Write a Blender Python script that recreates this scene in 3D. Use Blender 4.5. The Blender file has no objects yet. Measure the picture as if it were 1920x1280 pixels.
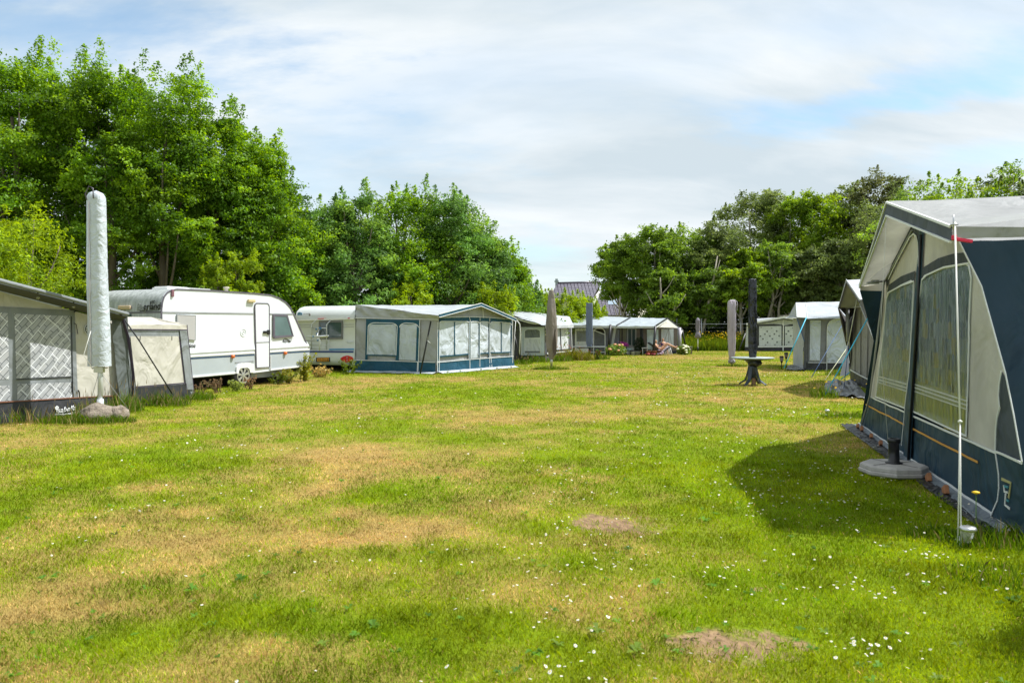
import bpy, math, random
import numpy as np
from mathutils import Vector, Matrix, noise as mn

sc = bpy.context.scene
COL = sc.collection
rad = math.radians
# ------------------------------------------------------------------ camera
FPX, CX, HY, HC = 1400.0, 960.0, 618.0, 1.55      # focal length and horizon in a 1920 px wide picture, eye height
cd = bpy.data.cameras.new("camera")
cam = bpy.data.objects.new("camera", cd)
COL.objects.link(cam)
cam.location = (0, 0, HC)
cam.rotation_euler = (rad(90), 0, 0)
cd.sensor_width = 36.0
cd.lens = 36.0 * FPX / 1920
cd.shift_y = -(640 - HY) / 1920
cd.clip_start = 0.1
cd.clip_end = 3000
cd.dof.use_dof = True
cd.dof.focus_distance = 19
cd.dof.aperture_fstop = 4.5
sc.camera = cam
# ------------------------------------------------------------------ sky, sun, exposure
SUNV = Vector((0.64, 0.11, 1.0)).normalized()
EL = math.asin(SUNV.z)
AZ = math.atan2(SUNV.x, SUNV.y)
w = bpy.data.worlds.new("World")
sc.world = w
w.use_nodes = True
nt = w.node_tree
nt.nodes.clear()
def N(t, typ, **k):
    n = t.nodes.new(typ)
    for a, b in k.items():
        setattr(n, a, b)
    return n
out = N(nt, 'ShaderNodeOutputWorld')
sky = N(nt, 'ShaderNodeTexSky', sky_type='NISHITA', sun_disc=False, sun_elevation=EL, sun_rotation=AZ)
sky.air_density = 1.2; sky.dust_density = 0.4; sky.ozone_density = 2.0
bg1 = N(nt, 'ShaderNodeBackground'); bg1.inputs[1].default_value = 0.15
bg2 = N(nt, 'ShaderNodeBackground')
mix = N(nt, 'ShaderNodeMixShader')
tc = N(nt, 'ShaderNodeTexCoord')
sep = N(nt, 'ShaderNodeSeparateXYZ')
nt.links.new(tc.outputs['Generated'], sep.inputs[0])
zadd = N(nt, 'ShaderNodeMath', operation='ADD'); zadd.inputs[1].default_value = 0.42
zmx = N(nt, 'ShaderNodeMath', operation='MAXIMUM'); zmx.inputs[1].default_value = 0.02
nt.links.new(sep.outputs[2], zadd.inputs[0]); nt.links.new(zadd.outputs[0], zmx.inputs[0])
cmb = N(nt, 'ShaderNodeCombineXYZ')
for i in (0, 1):
    dv = N(nt, 'ShaderNodeMath', operation='DIVIDE')
    nt.links.new(sep.outputs[i], dv.inputs[0]); nt.links.new(zmx.outputs[0], dv.inputs[1])
    nt.links.new(dv.outputs[0], cmb.inputs[i])
mp = N(nt, 'ShaderNodeMapping'); mp.inputs['Rotation'].default_value = (0, 0, rad(-38)); mp.inputs['Scale'].default_value = (1.0, 2.5, 1)
mp.inputs['Location'].default_value = (3.1, 1.7, 0)
nt.links.new(cmb.outputs[0], mp.inputs[0])
n1 = N(nt, 'ShaderNodeTexNoise'); n1.inputs['Scale'].default_value = 0.8; n1.inputs['Detail'].default_value = 9; n1.inputs['Roughness'].default_value = 0.52; n1.inputs['Distortion'].default_value = 0.5
nt.links.new(mp.outputs[0], n1.inputs[0])
cr = N(nt, 'ShaderNodeValToRGB'); cr.color_ramp.elements[0].position = 0.26; cr.color_ramp.elements[1].position = 0.5
cr.color_ramp.elements[0].color = (0.55, 0.55, 0.55, 1)
nt.links.new(n1.outputs[0], cr.inputs[0])
n2 = N(nt, 'ShaderNodeTexNoise'); n2.inputs['Scale'].default_value = 1.5; n2.inputs['Detail'].default_value = 10; n2.inputs['Roughness'].default_value = 0.56
n2.inputs['Distortion'].default_value = 0.3
nt.links.new(mp.outputs[0], n2.inputs[0])
cr2 = N(nt, 'ShaderNodeValToRGB')
cr2.color_ramp.elements[0].position = 0.36; cr2.color_ramp.elements[0].color = (0.58, 0.67, 0.73, 1)
cr2.color_ramp.elements[1].position = 0.62; cr2.color_ramp.elements[1].color = (0.82, 0.865, 0.89, 1)
nt.links.new(n2.outputs[0], cr2.inputs[0])
nt.links.new(cr2.outputs[0], bg2.inputs[0]); bg2.inputs[1].default_value = 0.86
tint = N(nt, 'ShaderNodeMixRGB', blend_type='MULTIPLY'); tint.inputs[0].default_value = 1; tint.inputs[2].default_value = (0.80, 0.93, 0.94, 1)
nt.links.new(sky.outputs[0], tint.inputs[1]); nt.links.new(tint.outputs[0], bg1.inputs[0])
# thin places in the cloud sheet where the blue comes through
last = cr.outputs[0]
nw_ = N(nt, 'ShaderNodeTexNoise'); nw_.inputs['Scale'].default_value = 5; nw_.inputs['Detail'].default_value = 8; nw_.inputs['Roughness'].default_value = 0.6
nt.links.new(mp.outputs[0], nw_.inputs[0])
for px_, py_, wx_, wz_, am_ in ((1560, 205, .16, .022, .6), (1900, 125, .13, .035, .6), (1480, 235, .10, .018, .4), (40, 40, .30, .07, .6), (250, 20, .25, .04, .4), (1000, 470, .10, .02, .5), (1860, 290, .12, .02, .4), (520, 330, .25, .10, .35)):
    dv_ = Vector(((px_ - CX) / FPX, 1, -(py_ - HY) / FPX)).normalized()
    sb = N(nt, 'ShaderNodeVectorMath', operation='SUBTRACT'); sb.inputs[1].default_value = dv_; nt.links.new(tc.outputs['Generated'], sb.inputs[0])
    rt_ = N(nt, 'ShaderNodeMapping', vector_type='POINT'); rt_.inputs['Rotation'].default_value = (0, rad(10), 0); rt_.inputs['Scale'].default_value = (1 / wx_, 1 / wx_, 1 / wz_); nt.links.new(sb.outputs[0], rt_.inputs[0])
    ln = N(nt, 'ShaderNodeVectorMath', operation='LENGTH'); nt.links.new(rt_.outputs[0], ln.inputs[0])
    ad_ = N(nt, 'ShaderNodeMath', operation='MULTIPLY_ADD'); ad_.inputs[1].default_value = 2.6; nt.links.new(nw_.outputs[0], ad_.inputs[0]); nt.links.new(ln.outputs['Value'], ad_.inputs[2])
    mr = N(nt, 'ShaderNodeMapRange', interpolation_type='SMOOTHSTEP'); mr.inputs[1].default_value = 1.2; mr.inputs[2].default_value = 2.7; mr.inputs[3].default_value = 1 - am_; mr.inputs[4].default_value = 1; nt.links.new(ad_.outputs[0], mr.inputs[0])
    mu = N(nt, 'ShaderNodeMath', operation='MULTIPLY'); nt.links.new(last, mu.inputs[0]); nt.links.new(mr.outputs[0], mu.inputs[1]); last = mu.outputs[0]
nt.links.new(last, mix.inputs[0]); nt.links.new(bg1.outputs[0], mix.inputs[1]); nt.links.new(bg2.outputs[0], mix.inputs[2])
nt.links.new(mix.outputs[0], out.inputs[0])
sl = bpy.data.lights.new("sun", 'SUN'); sl.energy = 5.0; sl.angle = rad(0.6); sl.color = (1.0, 0.98, 0.96)
so = bpy.data.objects.new("sun", sl); COL.objects.link(so)
so.rotation_euler = SUNV.to_track_quat('Z', 'Y').to_euler(); so.location = (20, 5, 40)
sc.view_settings.view_transform = 'Standard'; sc.view_settings.look = 'None'
sc.view_settings.exposure = 0.42; sc.view_settings.gamma = 1
sc.cycles.max_bounces = 8; sc.cycles.transparent_max_bounces = 12
sc.cycles.diffuse_bounces = 3; sc.cycles.glossy_bounces = 3
sc.cycles.use_denoising = True
CAM = Vector((0, 0, HC))
# ------------------------------------------------------------------ helpers: pixels of the photo to points of the place
def V(*a): return Vector(a if len(a) == 3 else a[0])
def P(px, py, d): return Vector(((px - CX) / FPX * d, d, HC - (py - HY) / FPX * d))
def G(px, py):
    d = FPX * HC / (py - HY)
    return Vector(((px - CX) / FPX * d, d, 0))
def GD(px, d): return Vector(((px - CX) / FPX * d, d, 0))

class Wall:
    def __init__(s, a, b, up=(0, 0, 1)):
        s.a, s.b = Vector(a), Vector(b)
        s.u = (s.b - s.a).normalized(); s.up = Vector(up).normalized()
        s.n = s.u.cross(s.up).normalized()
        if s.n.dot(CAM - s.a) < 0: s.n = -s.n
    def hit(s, px, py, off=0.0):
        dr = Vector(((px - CX) / FPX, 1, -(py - HY) / FPX))
        if getattr(s, 'through', False):      # meet the raised layer itself (small offsets only)
            return CAM + dr * ((s.a + s.n * off - CAM).dot(s.n) / dr.dot(s.n))
        t = (s.a - CAM).dot(s.n) / dr.dot(s.n)
        return CAM + dr * t + s.n * off
    def pts(s, L, off=0.0): return [s.hit(x, y, off) for x, y in L]
    def uv(s, p): return ((p - s.a).dot(s.u), (p - s.a).dot(s.up))

class MB:
    def __init__(s): s.v = []; s.f = []; s.uv = []; s.sm = []
    def _a(s, p, uv=None): s.v.append(Vector(p)); s.uv.append(uv or (0, 0)); return len(s.v) - 1
    def face(s, pts, wall=None, sm=False):
        s.f.append([s._a(p, wall.uv(p) if wall else None) for p in pts]); s.sm.append(sm); return s
    def slab(s, pts, n, t=0.006, wall=None):
        n = Vector(n).normalized(); k = len(pts)
        a = [s._a(p + n * t, wall.uv(p) if wall else None) for p in pts]
        b = [s._a(p, wall.uv(p) if wall else None) for p in pts]
        s.f.append(a); s.sm.append(False); s.f.append(b[::-1]); s.sm.append(False)
        for i in range(k):
            j = (i + 1) % k; s.f.append([a[i], b[i], b[j], a[j]]); s.sm.append(False)
        return s
    def ribbon(s, pts, w, n, t=0.006, closed=False):
        n = Vector(n).normalized(); k = len(pts); L = []; R = []
        for i in range(k):
            a = pts[(i - 1) % k] if (closed or i) else pts[i]
            b = pts[(i + 1) % k] if (closed or i < k - 1) else pts[i]
            d = (b - a).normalized(); q = n.cross(d).normalized() * (w / 2)
            L.append(pts[i] + q); R.append(pts[i] - q)
        la = [s._a(p + n * t) for p in L]; ra = [s._a(p + n * t) for p in R]
        lb = [s._a(p) for p in L]; rb = [s._a(p) for p in R]
        m = k if closed else k - 1
        for i in range(m):
            j = (i + 1) % k
            for q in ([la[i], la[j], ra[j], ra[i]], [lb[i], rb[i], rb[j], lb[j]], [la[i], lb[i], lb[j], la[j]], [ra[i], ra[j], rb[j], rb[i]]):
                s.f.append(q); s.sm.append(False)
        if not closed:
            s.f.append([la[0], ra[0], rb[0], lb[0]]); s.f.append([la[-1], lb[-1], rb[-1], ra[-1]]); s.sm += [False, False]
        return s
    def tube(s, pts, r, seg=8, cap=True, sm=True):
        k = len(pts); rr = r if isinstance(r, (list, tuple)) else [r] * k
        prev = None; rings = []
        for i in range(k):
            d = (pts[min(i + 1, k - 1)] - pts[max(i - 1, 0)]).normalized()
            if prev is None:
                prev = d.orthogonal().normalized()
            prev = (prev - d * prev.dot(d)).normalized(); q = d.cross(prev)
            rings.append([s._a(pts[i] + (prev * math.cos(2 * math.pi * j / seg) + q * math.sin(2 * math.pi * j / seg)) * rr[i]) for j in range(seg)])
        for i in range(k - 1):
            for j in range(seg):
                s.f.append([rings[i][j], rings[i][(j + 1) % seg], rings[i + 1][(j + 1) % seg], rings[i + 1][j]]); s.sm.append(sm)
        if cap:
            s.f.append(rings[0][::-1]); s.f.append(rings[-1]); s.sm += [False, False]
        return s
    def box(s, c, size, R=None):
        c = Vector(c); h = Vector(size) / 2; R = R or Matrix.Identity(3)
        i = [s._a(c + R @ Vector((x * h.x, y * h.y, z * h.z))) for x in (-1, 1) for y in (-1, 1) for z in (-1, 1)]
        for q in ([0, 1, 3, 2], [4, 6, 7, 5], [0, 4, 5, 1], [2, 3, 7, 6], [0, 2, 6, 4], [1, 5, 7, 3]):
            s.f.append([i[a] for a in q]); s.sm.append(False)
        return s
    def rev(s, c, prof, seg=24, fn=None, cap=True, sm=True):
        c = Vector(c); rings = []
        for r, z in prof:
            ring = []
            for j in range(seg):
                a = 2 * math.pi * j / seg
                q = fn(a, z) if fn else 1.0
                if isinstance(q, tuple): qx, qy = q
                else: qx = qy = q
                ring.append(s._a(c + Vector((math.cos(a) * r * qx, math.sin(a) * r * qy, z))))
            rings.append(ring)
        for i in range(len(prof) - 1):
            for j in range(seg):
                s.f.append([rings[i][j], rings[i][(j + 1) % seg], rings[i + 1][(j + 1) % seg], rings[i + 1][j]]); s.sm.append(sm)
        if cap:
            s.f.append(rings[0][::-1]); s.f.append(rings[-1]); s.sm += [False, False]
        return s
    def grid(s, a, b, c, d, nu, nv, fn=None, wall=None, n=None):
        """bilinear sheet a-b (bottom) d-c (top); fn(u,v)->offset along n"""
        if n is None: n = (b - a).cross(d - a).normalized()
        idx = []
        for i in range(nu + 1):
            col = []
            for j in range(nv + 1):
                u, v = i / nu, j / nv
                p = (a * (1 - u) + b * u) * (1 - v) + (d * (1 - u) + c * u) * v
                if fn: p = p + n * fn(u, v)
                col.append(s._a(p, wall.uv(p) if wall else (u, v)))
            idx.append(col)
        for i in range(nu):
            for j in range(nv):
                s.f.append([idx[i][j], idx[i + 1][j], idx[i + 1][j + 1], idx[i][j + 1]]); s.sm.append(True)
        return s
    def extrude(s, prof, ax, sm=False):
        """closed outline prof (3D points) extruded by vector ax"""
        k = len(prof); a = [s._a(p) for p in prof]; b = [s._a(p + ax) for p in prof]
        s.f.append(a[::-1]); s.f.append(b); s.sm += [False, False]
        a2 = [s._a(p) for p in prof]; b2 = [s._a(p + ax) for p in prof]
        for i in range(k):
            j = (i + 1) % k; s.f.append([a2[i], a2[j], b2[j], b2[i]]); s.sm.append(sm)
        return s

ROOT = {}
def tag(o, label=None, cat=None, group=None, kind=None):
    if label: o['label'] = label
    if cat: o['category'] = cat
    if group: o['group'] = group
    if kind: o['kind'] = kind
def E(name, loc, label, cat, group=None):
    o = bpy.data.objects.new(name, None); COL.objects.link(o); o.location = loc
    o.empty_display_size = 0.2
    tag(o, label, cat, group); ROOT[o.name] = Vector(loc); return o
def mk(name, mb, mat, parent=None, loc=(0, 0, 0), label=None, cat=None, group=None, kind=None, bevel=0):
    L = ROOT[parent.name] if parent else Vector(loc)
    me = bpy.data.meshes.new(name)
    me.from_pydata([tuple(p - L) for p in mb.v], [], mb.f)
    me.polygons.foreach_set('use_smooth', mb.sm)
    uvl = me.uv_layers.new(name='UVMap')
    vi = np.empty(len(me.loops), dtype=np.int32); me.loops.foreach_get('vertex_index', vi)
    uvl.data.foreach_set('uv', np.array(mb.uv, dtype=np.float32)[vi].ravel())
    me.materials.append(mat); me.update()
    o = bpy.data.objects.new(name, me); COL.objects.link(o)
    if parent: o.parent = parent
    else: o.location = L
    ROOT[o.name] = L
    tag(o, label, cat, group, kind)
    if bevel:
        m = o.modifiers.new('bevel', 'BEVEL'); m.width = bevel; m.segments = 2; m.limit_method = 'ANGLE'
    return o
def text(body, mat, parent, o3, u, v, size, name='lettering', shear=0.0, bold=0.0, depth=0.002):
    c = bpy.data.curves.new(name, 'FONT'); c.body = body; c.size = 1.0; c.shear = shear; c.offset = bold; c.extrude = 0
    to = bpy.data.objects.new('tmp', c); COL.objects.link(to)
    bpy.context.view_layer.update()
    dg = bpy.context.evaluated_depsgraph_get()
    me = bpy.data.meshes.new_from_object(to.evaluated_get(dg))
    bpy.data.objects.remove(to)
    L = ROOT[parent.name]; u = Vector(u).normalized(); v = Vector(v).normalized()
    for q in me.vertices:
        q.co = o3 + u * (q.co.x * size) + v * (q.co.y * size) - L
    me.materials.clear(); me.materials.append(mat); me.update()
    ob = bpy.data.objects.new(name, me); COL.objects.link(ob); ob.parent = parent; ROOT[ob.name] = L
    sol = ob.modifiers.new('solid', 'SOLIDIFY'); sol.thickness = depth; sol.offset = 0
    return ob
def fast_mesh(name, verts, faces, mat, col=None, loc=(0, 0, 0), parent=None, smooth=False):
    """verts (N,3), faces (M,k) numpy; col (N,3) per-vertex colour"""
    k = faces.shape[1]; M_ = faces.shape[0]
    me = bpy.data.meshes.new(name)
    me.vertices.add(len(verts)); me.vertices.foreach_set('co', (verts - np.array(loc)).astype(np.float32).ravel())
    me.loops.add(M_ * k); me.loops.foreach_set('vertex_index', faces.astype(np.int32).ravel())
    me.polygons.add(M_); me.polygons.foreach_set('loop_start', (np.arange(M_) * k).astype(np.int32))
    if smooth: me.polygons.foreach_set('use_smooth', np.ones(M_, dtype=bool))
    if col is not None:
        ca = me.color_attributes.new('col', 'FLOAT_COLOR', 'POINT')
        c4 = np.ones((len(verts), 4), dtype=np.float32); c4[:, :3] = col
        ca.data.foreach_set('color', c4.ravel())
    me.materials.append(mat); me.update(calc_edges=True)
    o = bpy.data.objects.new(name, me); COL.objects.link(o)
    if parent: o.parent = parent
    else: o.location = loc
    ROOT[o.name] = Vector(loc)
    return o
# ------------------------------------------------------------------ materials
def newmat(name):
    m = bpy.data.materials.new(name); m.use_nodes = True
    t = m.node_tree; b = t.nodes['Principled BSDF']; return m, t, b
def M(name, col, rough=0.6, var=0.12, vs=3.0, bump=0.0, bs=25.0, metal=0.0, stretch=(1, 1, 1), spec=0.5, coat=0.0, transl=0.0, dirt=None, dirt_amt=0.0, dist=0.0):
    m, t, b = newmat(name)
    b.inputs['Roughness'].default_value = rough; b.inputs['Metallic'].default_value = metal
    b.inputs['Specular IOR Level'].default_value = spec; b.inputs['Coat Weight'].default_value = coat
    tcn = N(t, 'ShaderNodeTexCoord'); mpn = N(t, 'ShaderNodeMapping'); mpn.inputs['Scale'].default_value = stretch
    t.links.new(tcn.outputs['Object'], mpn.inputs[0])
    ns = N(t, 'ShaderNodeTexNoise'); ns.inputs['Scale'].default_value = vs; ns.inputs['Detail'].default_value = 5; ns.inputs['Distortion'].default_value = dist
    t.links.new(mpn.outputs[0], ns.inputs[0])
    r = N(t, 'ShaderNodeValToRGB'); r.color_ramp.elements[0].position = 0.3; r.color_ramp.elements[1].position = 0.7
    c = Vector(col)
    r.color_ramp.elements[0].color = (*(c * (1 - var)), 1); r.color_ramp.elements[1].color = (*(c * (1 + var)), 1)
    t.links.new(ns.outputs[0], r.inputs[0]); last = r.outputs[0]
    if dirt:
        nd = N(t, 'ShaderNodeTexNoise'); nd.inputs['Scale'].default_value = vs * 1.7; nd.inputs['Detail'].default_value = 7; nd.inputs['Roughness'].default_value = 0.65
        t.links.new(mpn.outputs[0], nd.inputs[0])
        rd = N(t, 'ShaderNodeMapRange'); rd.inputs[1].default_value = 0.45; rd.inputs[2].default_value = 0.75; rd.inputs[3].default_value = 0; rd.inputs[4].default_value = dirt_amt
        t.links.new(nd.outputs[0], rd.inputs[0])
        mx = N(t, 'ShaderNodeMixRGB'); mx.inputs[2].default_value = (*dirt, 1)
        t.links.new(rd.outputs[0], mx.inputs[0]); t.links.new(last, mx.inputs[1]); last = mx.outputs[0]
    t.links.new(last, b.inputs['Base Color'])
    if bump:
        nb = N(t, 'ShaderNodeTexNoise'); nb.inputs['Scale'].default_value = bs; nb.inputs['Detail'].default_value = 4
        t.links.new(mpn.outputs[0], nb.inputs[0])
        bp = N(t, 'ShaderNodeBump'); bp.inputs['Strength'].default_value = bump; bp.inputs['Distance'].default_value = 0.02
        t.links.new(nb.outputs[0], bp.inputs['Height']); t.links.new(bp.outputs[0], b.inputs['Normal'])
    if transl:
        tr = N(t, 'ShaderNodeBsdfTranslucent'); t.links.new(last, tr.inputs[0])
        ms = N(t, 'ShaderNodeMixShader'); ms.inputs[0].default_value = transl
        o_ = t.nodes['Material Output']
        t.links.new(b.outputs[0], ms.inputs[1]); t.links.new(tr.outputs[0], ms.inputs[2]); t.links.new(ms.outputs[0], o_.inputs[0])
    return m
def fabric(name, col, fold=0.5, var=0.1, transl=0.0, rough=0.75, fs=1.6, dirt=(0.1, 0.1, 0.08), dirt_amt=0.15, vert=False, spec=0.3):
    """woven canvas: soft creases, faint dirt"""
    m, t, b = newmat(name)
    b.inputs['Roughness'].default_value = rough; b.inputs['Specular IOR Level'].default_value = spec
    tcn = N(t, 'ShaderNodeTexCoord')
    mpn = N(t, 'ShaderNodeMapping'); mpn.inputs['Scale'].default_value = (1, 1, 0.35 if vert else 0.8); mpn.inputs['Rotation'].default_value = (0, rad(0 if vert else 28), 0)
    t.links.new(tcn.outputs['Object'], mpn.inputs[0])
    ns = N(t, 'ShaderNodeTexNoise'); ns.inputs['Scale'].default_value = 2.2; ns.inputs['Detail'].default_value = 6
    t.links.new(mpn.outputs[0], ns.inputs[0])
    r = N(t, 'ShaderNodeValToRGB'); r.color_ramp.elements[0].position = 0.3; r.color_ramp.elements[1].position = 0.7
    c = Vector(col); r.color_ramp.elements[0].color = (*(c * (1 - var)), 1); r.color_ramp.elements[1].color = (*(c * (1 + var)), 1)
    t.links.new(ns.outputs[0], r.inputs[0])
    nd = N(t, 'ShaderNodeTexNoise'); nd.inputs['Scale'].default_value = 3.5; nd.inputs['Detail'].default_value = 8; nd.inputs['Roughness'].default_value = 0.7
    t.links.new(tcn.outputs['Object'], nd.inputs[0])
    rd = N(t, 'ShaderNodeMapRange'); rd.inputs[1].default_value = 0.5; rd.inputs[2].default_value = 0.8; rd.inputs[4].default_value = dirt_amt
    t.links.new(nd.outputs[0], rd.inputs[0])
    mx = N(t, 'ShaderNodeMixRGB'); mx.inputs[2].default_value = (*dirt, 1)
    t.links.new(rd.outputs[0], mx.inputs[0]); t.links.new(r.outputs[0], mx.inputs[1]); t.links.new(mx.outputs[0], b.inputs['Base Color'])
    nb = N(t, 'ShaderNodeTexNoise'); nb.inputs['Scale'].default_value = fs; nb.inputs['Detail'].default_value = 3; nb.inputs['Distortion'].default_value = 1.2; nb.inputs['Roughness'].default_value = 0.45
    t.links.new(mpn.outputs[0], nb.inputs[0])
    bp = N(t, 'ShaderNodeBump'); bp.inputs['Strength'].default_value = fold; bp.inputs['Distance'].default_value = 0.22
    t.links.new(nb.outputs[0], bp.inputs['Height'])
    nw = N(t, 'ShaderNodeTexNoise'); nw.inputs['Scale'].default_value = 160; nw.inputs['Detail'].default_value = 1
    t.links.new(tcn.outputs['Object'], nw.inputs[0])
    bw = N(t, 'ShaderNodeBump'); bw.inputs['Strength'].default_value = 0.12; bw.inputs['Distance'].default_value = 0.004
    t.links.new(nw.outputs[0], bw.inputs['Height']); t.links.new(bp.outputs[0], bw.inputs['Normal']); t.links.new(bw.outputs[0], b.inputs['Normal'])
    if transl:
        tr = N(t, 'ShaderNodeBsdfTranslucent'); t.links.new(mx.outputs[0], tr.inputs[0]); t.links.new(bp.outputs[0], tr.inputs['Normal'])
        ms = N(t, 'ShaderNodeMixShader'); ms.inputs[0].default_value = transl
        t.links.new(b.outputs[0], ms.inputs[1]); t.links.new(tr.outputs[0], ms.inputs[2]); t.links.new(ms.outputs[0], t.nodes['Material Output'].inputs[0])
    return m
def cellmat(name, cell, stops, rough=0.6, seed=0.0, lines=None, rot=0.0, uvs=(1, 1), spec=0.4, wob=0.0):
    """printed cloth: cells of the UV plane (metres) take one of the colours; optional thin lines between"""
    m, t, b = newmat(name)
    b.inputs['Roughness'].default_value = rough; b.inputs['Specular IOR Level'].default_value = spec
    tcn = N(t, 'ShaderNodeTexCoord'); mpn = N(t, 'ShaderNodeMapping')
    mpn.inputs['Scale'].default_value = (uvs[0] / cell, uvs[1] / cell, 1); mpn.inputs['Rotation'].default_value = (0, 0, rot)
    t.links.new(tcn.outputs['UV'], mpn.inputs[0])
    if wob:
        m0 = mpn; m1 = N(t, 'ShaderNodeMapping'); m1.inputs['Scale'].default_value = (9, 2.2, 1); t.links.new(tcn.outputs['UV'], m1.inputs[0])
        nz = N(t, 'ShaderNodeTexNoise'); nz.inputs['Scale'].default_value = 2; nz.inputs['Detail'].default_value = 5; t.links.new(m1.outputs[0], nz.inputs[0])
        mpn = N(t, 'ShaderNodeVectorMath', operation='MULTIPLY_ADD'); mpn.inputs[1].default_value = (wob, wob * .6, 0); t.links.new(nz.outputs[1], mpn.inputs[0]); t.links.new(m0.outputs[0], mpn.inputs[2])
        bq = N(t, 'ShaderNodeBump'); bq.inputs['Strength'].default_value = 1; bq.inputs['Distance'].default_value = .1; t.links.new(nz.outputs[0], bq.inputs['Height']); t.links.new(bq.outputs[0], b.inputs['Normal'])
    fl = N(t, 'ShaderNodeVectorMath', operation='FLOOR'); t.links.new(mpn.outputs[0], fl.inputs[0])
    ad = N(t, 'ShaderNodeVectorMath', operation='ADD'); ad.inputs[1].default_value = (seed, seed, 0); t.links.new(fl.outputs[0], ad.inputs[0])
    wn = N(t, 'ShaderNodeTexWhiteNoise'); t.links.new(ad.outputs[0], wn.inputs[0])
    r = N(t, 'ShaderNodeValToRGB'); r.color_ramp.interpolation = 'CONSTANT'
    while len(r.color_ramp.elements) > 1: r.color_ramp.elements.remove(r.color_ramp.elements[-1])
    r.color_ramp.elements[0].position = 0; r.color_ramp.elements[0].color = (*stops[0][1], 1)
    for p_, c_ in stops[1:]:
        e = r.color_ramp.elements.new(p_); e.color = (*c_, 1)
    t.links.new(wn.outputs['Value'], r.inputs[0]); last = r.outputs[0]
    if lines:
        lc, lw = lines
        fr = N(t, 'ShaderNodeVectorMath', operation='FRACTION'); t.links.new(mpn.outputs[0], fr.inputs[0])
        sp = N(t, 'ShaderNodeSeparateXYZ'); t.links.new(fr.outputs[0], sp.inputs[0])
        mi = N(t, 'ShaderNodeMath', operation='MINIMUM'); t.links.new(sp.outputs[0], mi.inputs[0]); t.links.new(sp.outputs[1], mi.inputs[1])
        lt = N(t, 'ShaderNodeMath', operation='LESS_THAN'); lt.inputs[1].default_value = lw; t.links.new(mi.outputs[0], lt.inputs[0])
        mx = N(t, 'ShaderNodeMixRGB'); mx.inputs[2].default_value = (*lc, 1); t.links.new(lt.outputs[0], mx.inputs[0]); t.links.new(last, mx.inputs[1]); last = mx.outputs[0]
    t.links.new(last, b.inputs['Base Color'])
    return m
def vinyl(name, tint=(0.8, 0.85, 0.85), gloss=0.35, wav=0.6, rough=0.08, scale=(9, 9, 1.2)):
    """clear soft window film, wavy reflections"""
    m, t, b = newmat(name); t.nodes.remove(b)
    tr = N(t, 'ShaderNodeBsdfTransparent'); tr.inputs[0].default_value = (*tint, 1)
    gl = N(t, 'ShaderNodeBsdfGlossy'); gl.inputs['Roughness'].default_value = rough; gl.inputs[0].default_value = (0.9, 0.92, 0.92, 1)
    tcn = N(t, 'ShaderNodeTexCoord'); mpn = N(t, 'ShaderNodeMapping'); mpn.inputs['Scale'].default_value = scale
    t.links.new(tcn.outputs['Object'], mpn.inputs[0])
    nb = N(t, 'ShaderNodeTexNoise'); nb.inputs['Scale'].default_value = 2.0; nb.inputs['Detail'].default_value = 4; nb.inputs['Distortion'].default_value = 1.0
    t.links.new(mpn.outputs[0], nb.inputs[0])
    bp = N(t, 'ShaderNodeBump'); bp.inputs['Strength'].default_value = min(1, wav); bp.inputs['Distance'].default_value = 0.012 * max(1, wav)
    t.links.new(nb.outputs[0], bp.inputs['Height']); t.links.new(bp.outputs[0], gl.inputs['Normal'])
    fr = N(t, 'ShaderNodeFresnel'); fr.inputs[0].default_value = 1.3
    ma = N(t, 'ShaderNodeMath', operation='MULTIPLY_ADD'); ma.inputs[1].default_value = 0.9; ma.inputs[2].default_value = gloss * 0.3; ma.use_clamp = True
    t.links.new(fr.outputs[0], ma.inputs[0])
    ms = N(t, 'ShaderNodeMixShader'); t.links.new(ma.outputs[0], ms.inputs[0]); t.links.new(tr.outputs[0], ms.inputs[1]); t.links.new(gl.outputs[0], ms.inputs[2])
    t.links.new(ms.outputs[0], t.nodes['Material Output'].inputs[0])
    return m
def colmat(name, rough=0.55, transl=0.35, spec=0.3, vary=0.0):
    m, t, b = newmat(name)
    b.inputs['Roughness'].default_value = rough; b.inputs['Specular IOR Level'].default_value = spec
    at = N(t, 'ShaderNodeVertexColor', layer_name='col'); t.links.new(at.outputs[0], b.inputs['Base Color'])
    if transl:
        tr = N(t, 'ShaderNodeBsdfTranslucent')
        hs = N(t, 'ShaderNodeHueSaturation'); hs.inputs['Hue'].default_value = 0.485; hs.inputs['Saturation'].default_value = 1.1; hs.inputs['Value'].default_value = 1.25
        t.links.new(at.outputs[0], hs.inputs['Color']); t.links.new(hs.outputs[0], tr.inputs[0])
        ms = N(t, 'ShaderNodeMixShader'); ms.inputs[0].default_value = transl
        t.links.new(b.outputs[0], ms.inputs[1]); t.links.new(tr.outputs[0], ms.inputs[2]); t.links.new(ms.outputs[0], t.nodes['Material Output'].inputs[0])
    return m
LEAF = colmat('leaf', 0.5, 0.55, 0.3)
BLADE = colmat('grass blade', 0.6, 0.38, 0.12)
PETAL = colmat('petal', 0.6, 0.3, 0.2)
BARK = M('bark', (0.13, 0.105, 0.08), 0.9, 0.35, 6, 0.6, 14, stretch=(1, 1, 0.3))
PALEBARK = M('pale bark', (0.30, 0.27, 0.21), 0.85, 0.3, 5, 0.5, 14, stretch=(1, 1, 0.3))
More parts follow.
